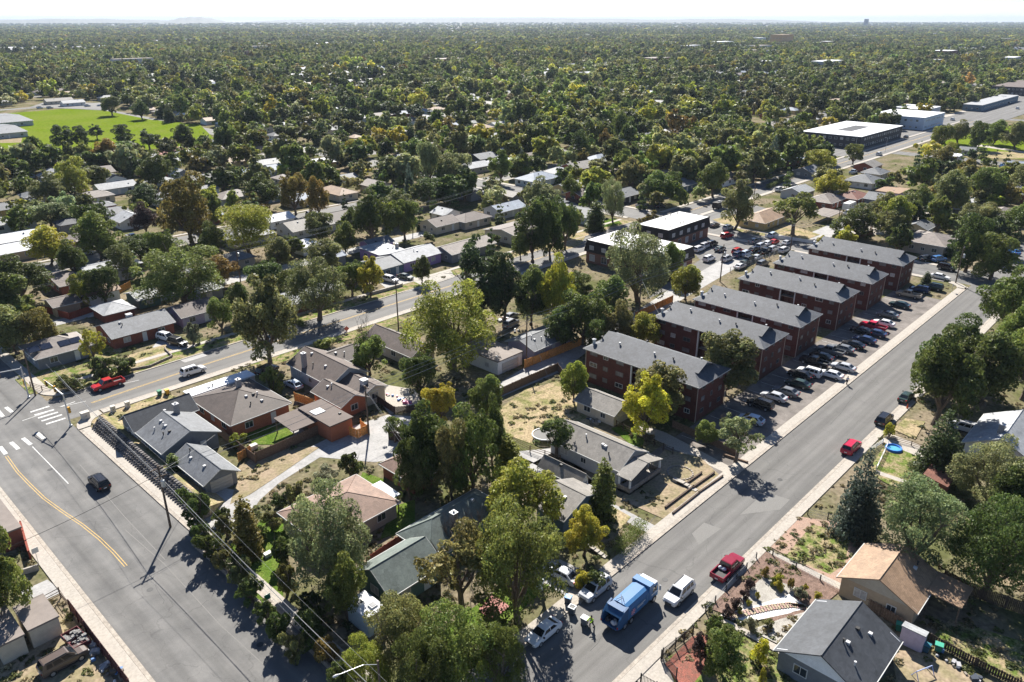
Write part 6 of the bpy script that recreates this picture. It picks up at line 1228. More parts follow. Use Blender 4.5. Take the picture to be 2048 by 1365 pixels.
wire(off('b', 0, 0, -.6), (*at(890, 1030), 3.5), .4, 'thin service drop from the garage pole to the green-roofed house', .02); wire(off('a', 0, 0, -1), (*at(436, 905), 3.2), .2, 'service drop from the avenue pole to the corner house', .022)
wire(off('d', 0, 0, -1), (*at(1320, 630, 8), 7.8), .2, 'service drop from the pole among trees to the second block', .025)

def signal_head(parent, x, y, z, rz=0):
    m_ = MB().box(-.18, .18, -.15, .15, -.55, .55); o = m_.build('signal_head', M['plastic'], parent, color=(.62, .33, .03), loc=(x, y, z)); o.rotation_euler = (0, 0, rz)
    ln = MB()
    for k in (-.36, 0, .36): ln.lathe([(.13, -.24), (.13, -.15)], 10, c=(0, k), axis='y')
    ln.build('lens', M['iron'], o)
def signal(label, bx, by, h, arm, L, az, phrase=None):
    u, v = at(bx, by); e = empty('traffic_signal', (u, v, 0), az, label, 'traffic signal')
    MB().tube([(0, 0, 0), (0, 0, h)], [.14, .10], 9).lathe([(.25, 0), (.25, .3), (.16, .35)], 10).build('pole', M['steel'], e)
    MB().tube([(0, 0, h - .3), (L * .5, 0, h + .15), (L, 0, h + .3)], [.10, .08, .05], 7).build('mast_arm', M['steel'], e)
    for t in (.45, .92): signal_head(e, L * t, -.05, h - .2, -az)
    signal_head(e, .0, -.32, 3.0, 0); MB().tube([(0, 0, 2.9), (0, -.25, 2.95)], .03, 5).build('bracket', M['steel'], e)
    return e
s1 = signal('steel traffic signal mast on the near corner with a yellow-green sign', 142, 853, 6.2, 1, 7.5, R(94))
MB().lathe([(.42, -.02), (.42, .02)], 5, axis='y').build('warning_sign', M['plastic'], s1, color=(.5, .65, .04), loc=(.35, -.1, 4.9)); MB().box(-.12, .12, -.05, -.03, -.22, .22).build('sign_symbol', M['iron'], s1, loc=(.35, -.1, 4.9))
signal('steel traffic signal mast on the far corner reaching over the avenue', 58, 796, 6.2, 1, 8, R(182)); 
def small_sign(x, y, label, c=(.6, .6, .58), h=2.4, az=0):
    u, v = at(x, y); e = empty('street_sign', (u, v, 0), az, label, 'sign'); MB().tube([(0, 0, 0), (0, 0, h)], .035, 6).build('post', M['steel'], e); MB().box(-.38, .38, -.05, -.02, h - .75, h).build('panel', M['plastic'], e, color=c)
small_sign(78, 1130, 'pale square sign on a thin post beside the avenue pavement', h=2.6); small_sign(1975, 535, 'octagonal back of a stop sign at the far corner'); small_sign(1903, 585, 'thin sign post at the end of the kerb', h=2.2)
small_sign(540, 1230, 'green-topped street sign among the hedge by the avenue', (.03, .25, .15), 3.0)
def street_lamp():
    u, v = at(756, 1328, 7.4); h = 8.2; q = at(672, 1352, h); dx, dy = q[0] - u, q[1] - v; L = math.hypot(dx, dy); e = empty('street_lamp', (u, v, 0), math.atan2(dy, dx), 'street lamp on a long curved arm over the bottom kerb', 'street lamp')
    MB().tube([(0, 0, 0), (0, 0, h - .4)], [.15, .11], 9).build('pole', M['pole'], e)
    MB().tube([(0, 0, h - .9), (L * .35, 0, h - .15), (L - .3, 0, h)], [.032, .028, .024], 6).build('arm', M['steel'], e); MB().lathe([(.02, -.34), (.10, -.26), (.13, 0), (.08, .26), (.03, .34)], 9, axis='y').build('lamp_head', M['vent'], e, True, loc=(L, 0, h)).rotation_euler = (0, 0, R(90))
street_lamp()
def lamp_post(x, y, label, h=7):
    u, v = at(x, y); e = empty('street_lamp', (u, v, 0), 0, label, 'street lamp'); MB().tube([(0, 0, 0), (0, 0, h), (0, .9, h + .4)], [.09, .06, .04], 6).build('pole', M['steel'], e); MB().box(-.12, .12, .8, 1.4, h + .36, h + .46).build('lamp_head', M['vent'], e)
lamp_post(1770, 305, 'left one of two slim lamps at the far traffic signals'); lamp_post(1710, 300, 'slim lamp with signal arm at the far avenue crossing')

# ------------------------------------------------------------------ fences and walls
def fence(label, pts, h, m='wood', kind='panel', name='board_fence', cat='fence', gap=2.4, bw=.3, world=False, phrase=None):
    q = pts if world else [at(*p) for p in pts]; o = q[0]; e = empty(name, (*o, 0), 0, label, cat); n_ = 0; pm = {}
    if phrase: landmark(phrase, *q[len(q) // 2])
    for (a, b) in zip(q, q[1:]):
        L = math.hypot(b[0] - a[0], b[1] - a[1]); ang = math.atan2(b[1] - a[1], b[0] - a[0]); d = ((b[0] - a[0]) / L, (b[1] - a[1]) / L); k = max(1, round(L / gap)); s = L / k
        for i in range(k + 1):
            if 'post' not in pm: pm['post'] = MB().box(-.06, .06, -.06, .06, -.1, h + .08).mesh('post', M[m])
            link('post', pm['post'], e, loc=(a[0] - o[0] + d[0] * s * i, a[1] - o[1] + d[1] * s * i, 0), rz=ang)
        if kind == 'plank':
            nb = int(L / bw); w = L / nb
            for i in range(nb):
                key = ('p', i % 3)
                if key not in pm: pm[key] = MB().box(-bw / 2 + .02, bw / 2 - .02, .07, .10 + .01 * (i % 3), .04, h - .04 * (i % 3)).mesh('plank', M[m])
                if n_ < 290: link('plank', pm[key], e, loc=(a[0] - o[0] + d[0] * w * (i + .5), a[1] - o[1] + d[1] * w * (i + .5), 0), rz=ang); n_ += 1
            MB().box(0, L, .03, .065, h * .25, h * .25 + .09).box(0, L, .03, .065, h * .8, h * .8 + .09).build('rail', M[m], e, loc=(a[0] - o[0], a[1] - o[1], 0)).rotation_euler = (0, 0, ang)
        elif kind == 'panel':
            for i in range(k):
                mb = MB(); nb = int(s / .17)
                for j in range(nb): mb.box(s * j / nb + .01, s * (j + 1) / nb - .01, -.02 - .012 * (j % 2), .02, .04, h - .03 * ((j * 7 + i) % 3))
                mb.build('panel', M[m], e, loc=(a[0] - o[0] + d[0] * s * i, a[1] - o[1] + d[1] * s * i, 0)).rotation_euler = (0, 0, ang)
        elif kind == 'picket':
            nb = int(L / .16)
            if 'pk' not in pm: pm['pk'] = MB().box(-.025, .025, -.012, .012, .08, h).mesh('picket', M[m])
            for i in range(nb):
                if n_ < 290: link('picket', pm['pk'], e, loc=(a[0] - o[0] + d[0] * (i + .5) * L / nb, a[1] - o[1] + d[1] * (i + .5) * L / nb, 0), rz=ang); n_ += 1
            MB().box(0, L, -.015, .015, .15, .19).box(0, L, -.015, .015, h - .15, h - .11).build('rail', M[m], e, loc=(a[0] - o[0], a[1] - o[1], 0)).rotation_euler = (0, 0, ang)
        elif kind == 'rail':
            mb = MB()
            for z in (.35, .75, 1.1): mb.box(0, L, -.02, .02, z * h / 1.2, z * h / 1.2 + .08)
            mb.build('rail', M[m], e, loc=(a[0] - o[0], a[1] - o[1], 0)).rotation_euler = (0, 0, ang)
        elif kind == 'wall':
            mb = MB().box(0, L, -.12, .12, 0, h); mb.build('wall', M[m], e, loc=(a[0] - o[0], a[1] - o[1], 0)).rotation_euler = (0, 0, ang)
        elif kind == 'chain':
            mb = MB()
            for z in (.1, h * .5, h): mb.tube([(0, 0, z), (L, 0, z)], .018, 4)
            nn = int(L / .45)
            for i in range(nn): mb.tube([(L * i / nn, 0, .1), (L * (i + 1) / nn, 0, h)], .009, 3).tube([(L * i / nn, 0, h), (L * (i + 1) / nn, 0, .1)], .009, 3)
            mb.build('mesh_panel', M['steel'], e, loc=(a[0] - o[0], a[1] - o[1], 0)).rotation_euler = (0, 0, ang)
    return e
fence('bright orange cedar board fence along the alley', [(1049, 738), (1171, 688)], 1.9, 'cedar', 'plank', phrase='the orange board fence')
fence('orange-brown board fence behind the willow by the last alley bend', [(1270, 640), (1345, 605)], 1.8, 'cedar', 'plank'); fence('long weathered wood fence on the far side of the dry yard', [(985, 800), (1062, 765), (1115, 742), (1128, 760)], 1.7, 'wood')
fence('dark board fence between the orange house and the dirt lane', [(512, 925), (575, 898), (640, 868)], 1.8, 'wood'); fence('tan wooden gate fence beside the grey corner garage', [(478, 925), (502, 910)], 1.6, 'cedar', 'plank', name='wooden_gate')
fence('weathered fence from the corner house back to the lane', [(437, 870), (512, 928)], 1.7, 'wood'); fence('light cedar enclosure beside the orange garage', [(700, 872), (716, 878), (736, 868), (722, 856)], 1.7, 'cedar', 'plank')
fence('brown board fence between the brown-roofed house and the patio', [(590, 802), (628, 815)], 1.7, 'cedar'); fence('dark fence behind the patio with toys', [(755, 805), (790, 828), (850, 822)], 1.4, 'darkwood'); fence('dark board fence right of the alley under the tall dark trees', [(778, 880), (830, 892), (880, 878)], 1.7, 'darkwood')
fence('red-stained board fence between the tan house and the green-roofed house', [(735, 1140), (770, 1115), (815, 1085)], 1.9, 'redwood', phrase='the red-stained fence')
fence('weathered mesh-like fence between the dry yard and the white path', [(1024, 888), (1060, 905), (1120, 925)], 1.2, 'wood', 'rail', gap=3); fence('dark rail fence along the side lawn of the stone-porched house', [(1232, 855), (1290, 885), (1345, 910)], 1.3, 'darkwood', 'rail', gap=1.6)
fence('tan board fence at the foot of the nearest brick block', [(1345, 855), (1400, 880), (1470, 912)], 1.4, 'wood')
fence('black iron picket fence left of the red gravel bed', [(1325, 1318), (1350, 1298), (1385, 1272)], 1.5, 'iron', 'picket', 'iron_fence', gap=2.0, phrase='the black iron fence'); fence('black iron picket fence returning beside the concrete drive', [(1322, 1322), (1352, 1358)], 1.5, 'iron', 'picket', 'iron_fence')
fence('black iron gate at the very bottom of the pavement', [(1281, 1368), (1312, 1385)], 1.4, 'iron', 'picket', 'iron_gate', cat='gate')
fence('dark wood picket fence between the taupe shed and the back lawn', [(1858, 1285), (1950, 1335), (2050, 1385)], 1.2, 'darkwood', 'plank', bw=.24, phrase='the dark picket fence'); fence('tall brown fence between the tan house and the dark grey house', [(1716, 1207), (1800, 1258)], 1.5, 'wood', 'plank')
fence('dark board fence behind the tan house under the trees', [(1885, 1165), (1960, 1200), (2060, 1235)], 1.8, 'darkwood')
fence('dark red board fence with a jagged top along the avenue pavement', [(142, 1225), (190, 1290), (262, 1385)], 1.8, (M.__setitem__('maroonb', mat('dark_red_boards', (.085, .035, .035), var=.2, scale=6)) or 'maroonb'), 'plank', bw=.22, phrase='the dark red fence'); fence('open white gate frame at the top of the dark red fence', [(92, 1212), (122, 1196), (142, 1225)], 1.5, 'darkwood', 'rail', 'field_gate')
fence('low brick-red wall panel beside the avenue at the left edge', [(45, 1060), (62, 1120)], 1.4, 'redwood', 'wall', 'garden_wall', cat='wall'); fence('low concrete wall by the left pavement', [(45, 1150), (78, 1140)], .8, 'conc', 'wall', 'garden_wall', cat='wall')
fence('low white rail fence by the black SUV on the right pavement', [(1740, 905), (1765, 888)], .9, 'white', 'rail'); fence('white rail fence left of the front lawn with the pool', [(1752, 942), (1775, 893)], .9, 'white', 'rail'); fence('weathered low fence above the paddling pool lawn', [(1775, 880), (1822, 893), (1860, 905)], .9, 'wood', 'rail')
fence('weathered dark picket fence below the pool lawn', [(1758, 972), (1810, 990)], .9, 'darkwood', 'picket')
fence('thin wire fence along the mulch bed and pavement', [(1512, 1118), (1430, 1205), (1411, 1225)], .9, 'iron', 'chain', 'wire_fence', gap=2.5); fence('thin wire fence beside the garden path above the rock garden', [(1545, 1112), (1640, 1162), (1690, 1190)], .8, 'iron', 'chain', 'wire_fence', gap=3)
fence('wire fence round the pink gravel yard corner', [(1615, 1030), (1655, 1040), (1690, 1052)], 1.0, 'iron', 'chain', 'wire_fence'); fence('chain-link fence along the crowded car park edge', [(1460, 545), (1530, 520), (1580, 500)], 1.4, 'steel', 'chain', 'wire_fence')
fence('white picket fence behind the silver minivan', [(1530, 475), (1570, 480), (1630, 488)], 1.1, 'white', 'panel'); fence('white board fence around the house with the blue-grey hip roof', [(1045, 381), (1090, 391), (1112, 385)], 1.3, 'white', 'panel')
fence('tan board fence around the yard by the light blue garage', [(812, 338), (845, 345), (868, 336), (850, 328)], 1.7, 'cedar', 'panel'); fence('orange board fence beside the pale green-roofed garage', [(1268, 352), (1295, 346)], 1.7, 'cedar', 'panel'); fence('weathered fence by the canopy house in the middle distance', [(1135, 402), (1180, 415), (1245, 422)], 1.4, 'darkwood', 'panel')
fence('pale wall round the front yard with the two parked cars', [(745, 590), (775, 582), (805, 573)], .8, 'conc', 'wall', 'garden_wall', cat='wall'); fence('curved low retaining wall before the red-brick house', [(262, 742), (300, 735), (345, 715), (330, 700)], .5, 'stonew', 'wall', 'garden_wall', cat='wall')
fence('split-rail wooden fence behind the crossroads signals', [(62, 775), (85, 783), (105, 778)], 1.1, 'wood', 'rail'); fence('low dark wall between the hedges and the avenue pavement', [(385, 1090), (470, 1165), (560, 1250), (650, 1330), (700, 1380)], .7, 'stonew', 'wall', 'garden_wall', cat='wall')
fence('brown board fence left of the teal garage', [(88, 625), (140, 640), (185, 625)], 1.7, 'redwood', 'panel'); fence('brown board fence right of the teal garage', [(230, 592), (262, 575)], 1.7, 'cedar', 'panel')
fence('dark board fence beside the dry lawn of the beige hip-roofed house', [(1695, 480), (1745, 470), (1740, 462)], 1.6, 'wood', 'panel'); fence('low wood wall along the garden bed by the corner tree', [(1447, 912), (1495, 928)], .4, 'wood', 'wall', 'garden_wall', cat='wall')
for i, (a, b) in enumerate((((1330, 1018), (1387, 975)), ((1345, 1030), (1398, 988)), ((1372, 970), (1403, 948)), ((1385, 978), (1428, 948)), ((1397, 988), (1445, 955)))):
    fence(f'{["lowest left", "second left", "top right", "middle right", "lowest right"][i]} dark timber edging the terraced front yard', [a, b], .35, 'darkwood', 'wall', 'timber_edging', cat='garden edging', gap=6)
# garden steps of the terraced yard
e = empty('garden_steps', (*at(1383, 978), 0), R(90), 'concrete garden steps down the terraced front yard', 'steps')
for i in range(4): MB().box(-.9, .9, -.35, .35, 0, .15 + .12 * i).build('step', M['conc'], e, loc=(0, 0, 0)).location = (i * .72, 0, 0)
e = empty('garden_steps', (*at(1205, 1112), 0), R(90), 'pale steps under the yellow-green tree by the hedge', 'steps')
for i in range(4): MB().box(-.6, .6, -.3, .3, 0, .15 + .12 * i).build('step', M['conc'], e).location = (i * .62, 0, 0)
# crib wall of dark blocks along the avenue
def crib():
    u = 34.6; v0, v1 = at(345, 1068)[1], at(150, 866)[1]; e = empty('retaining_wall', (u, v0, 0), 0, 'dark crib retaining wall of stacked angular blocks along the avenue', 'retaining wall'); rr = random.Random(9)
    me = MB().add([(-.24, -.16, 0), (.3, -.30, 0), (.3, .30, 0), (-.24, .16, 0), (-.34, 0, 0), (-.20, -.15, .36), (.3, -.28, .36), (.3, .28, .36), (-.20, .15, .36), (-.30, 0, .34)], [(0, 4, 3, 2, 1), (5, 6, 7, 8, 9), (0, 1, 6, 5), (1, 2, 7, 6), (2, 3, 8, 7), (3, 4, 9, 8), (4, 0, 5, 9)]).mesh('block', M['block'])
    n = int((v1 - v0) / .72)
    MB().add([(.1, 0, 0), (1.7, 0, 1.62), (1.7, v1 - v0, 1.62), (.1, v1 - v0, 0), (1.7, 0, 0), (1.7, v1 - v0, 0)], [(0, 1, 2, 3), (0, 4, 1), (3, 2, 5)]).build('packed_soil', M['stonew'], e)
    for r_ in range(5):
        for i in range(n):
            c = rr.uniform(.07, .19); o = link('block', me, e, (c * 1.08, c, c * .95), (r_ * .36, .3 + i * .72 + (r_ % 2) * .36, r_ * .34)); o.rotation_euler = (0, 0, rr.uniform(-.1, .1))
    tag(MB().add([(u + 1.71, v0, 1.6), (u + 2.1, v0, 1.6), (u + 5.0, v0 + 2, .02), (u + 5.0, v1 - 3, .02), (u + 2.1, v1, 1.6), (u + 1.71, v1, 1.6), (u + 1.71, v0, 0), (u + 1.71, v1, 0)], [(0, 1, 4, 5), (1, 2, 3, 4), (0, 6, 2, 1), (5, 4, 3, 7), (0, 5, 7, 6)]).build('planted_bank', M['drygrass']), kind='structure')
crib()
# stepping stones and rings of the rock garden
e = empty('stepping_stone_path', (*at(1530, 1222), 0), 0, 'curved path of pink stepping stones through the rock garden', 'garden path')
a0 = at(1530, 1222); sp_ = pxp((1458, 1236), (1500, 1226), (1540, 1217), (1580, 1212), (1612, 1216))
for i in range(30):
    k = i / 29 * 4; j = min(3, int(k)); t = k - j; x = sp_[j][0] + (sp_[j + 1][0] - sp_[j][0]) * t; y = sp_[j][1] + (sp_[j + 1][1] - sp_[j][1]) * t
    for s in (-.28, .28): o = MB().box(-.22, .22, -.2, .2, .0, .06 + ZL[0]).build('stone', M['plastic'], e, color=(.36, .22 + .04 * (i % 3), .19), loc=(x - a0[0], y - a0[1] + s, 0)); o.rotation_euler = (0, 0, rng.normal() * .15)
bagu, bagv = at(1447, 1143)
e = empty('rubbish_bags', (bagu, bagv, .85), 0, 'white and blue bags in the bed of the maroon pickup', 'bags')
for i in range(6): MB().lathe([(.05, 0), (.28, .08), (.3, .22), (.12, .4), (.03, .44)], 8).build('bag', M['plastic'], e, True, color=[(.6, .62, .64), (.12, .3, .55), (.5, .52, .5)][i % 3], loc=(-.6 + .35 * (i % 3) - .2, -.4 + .5 * (i // 3), 0))

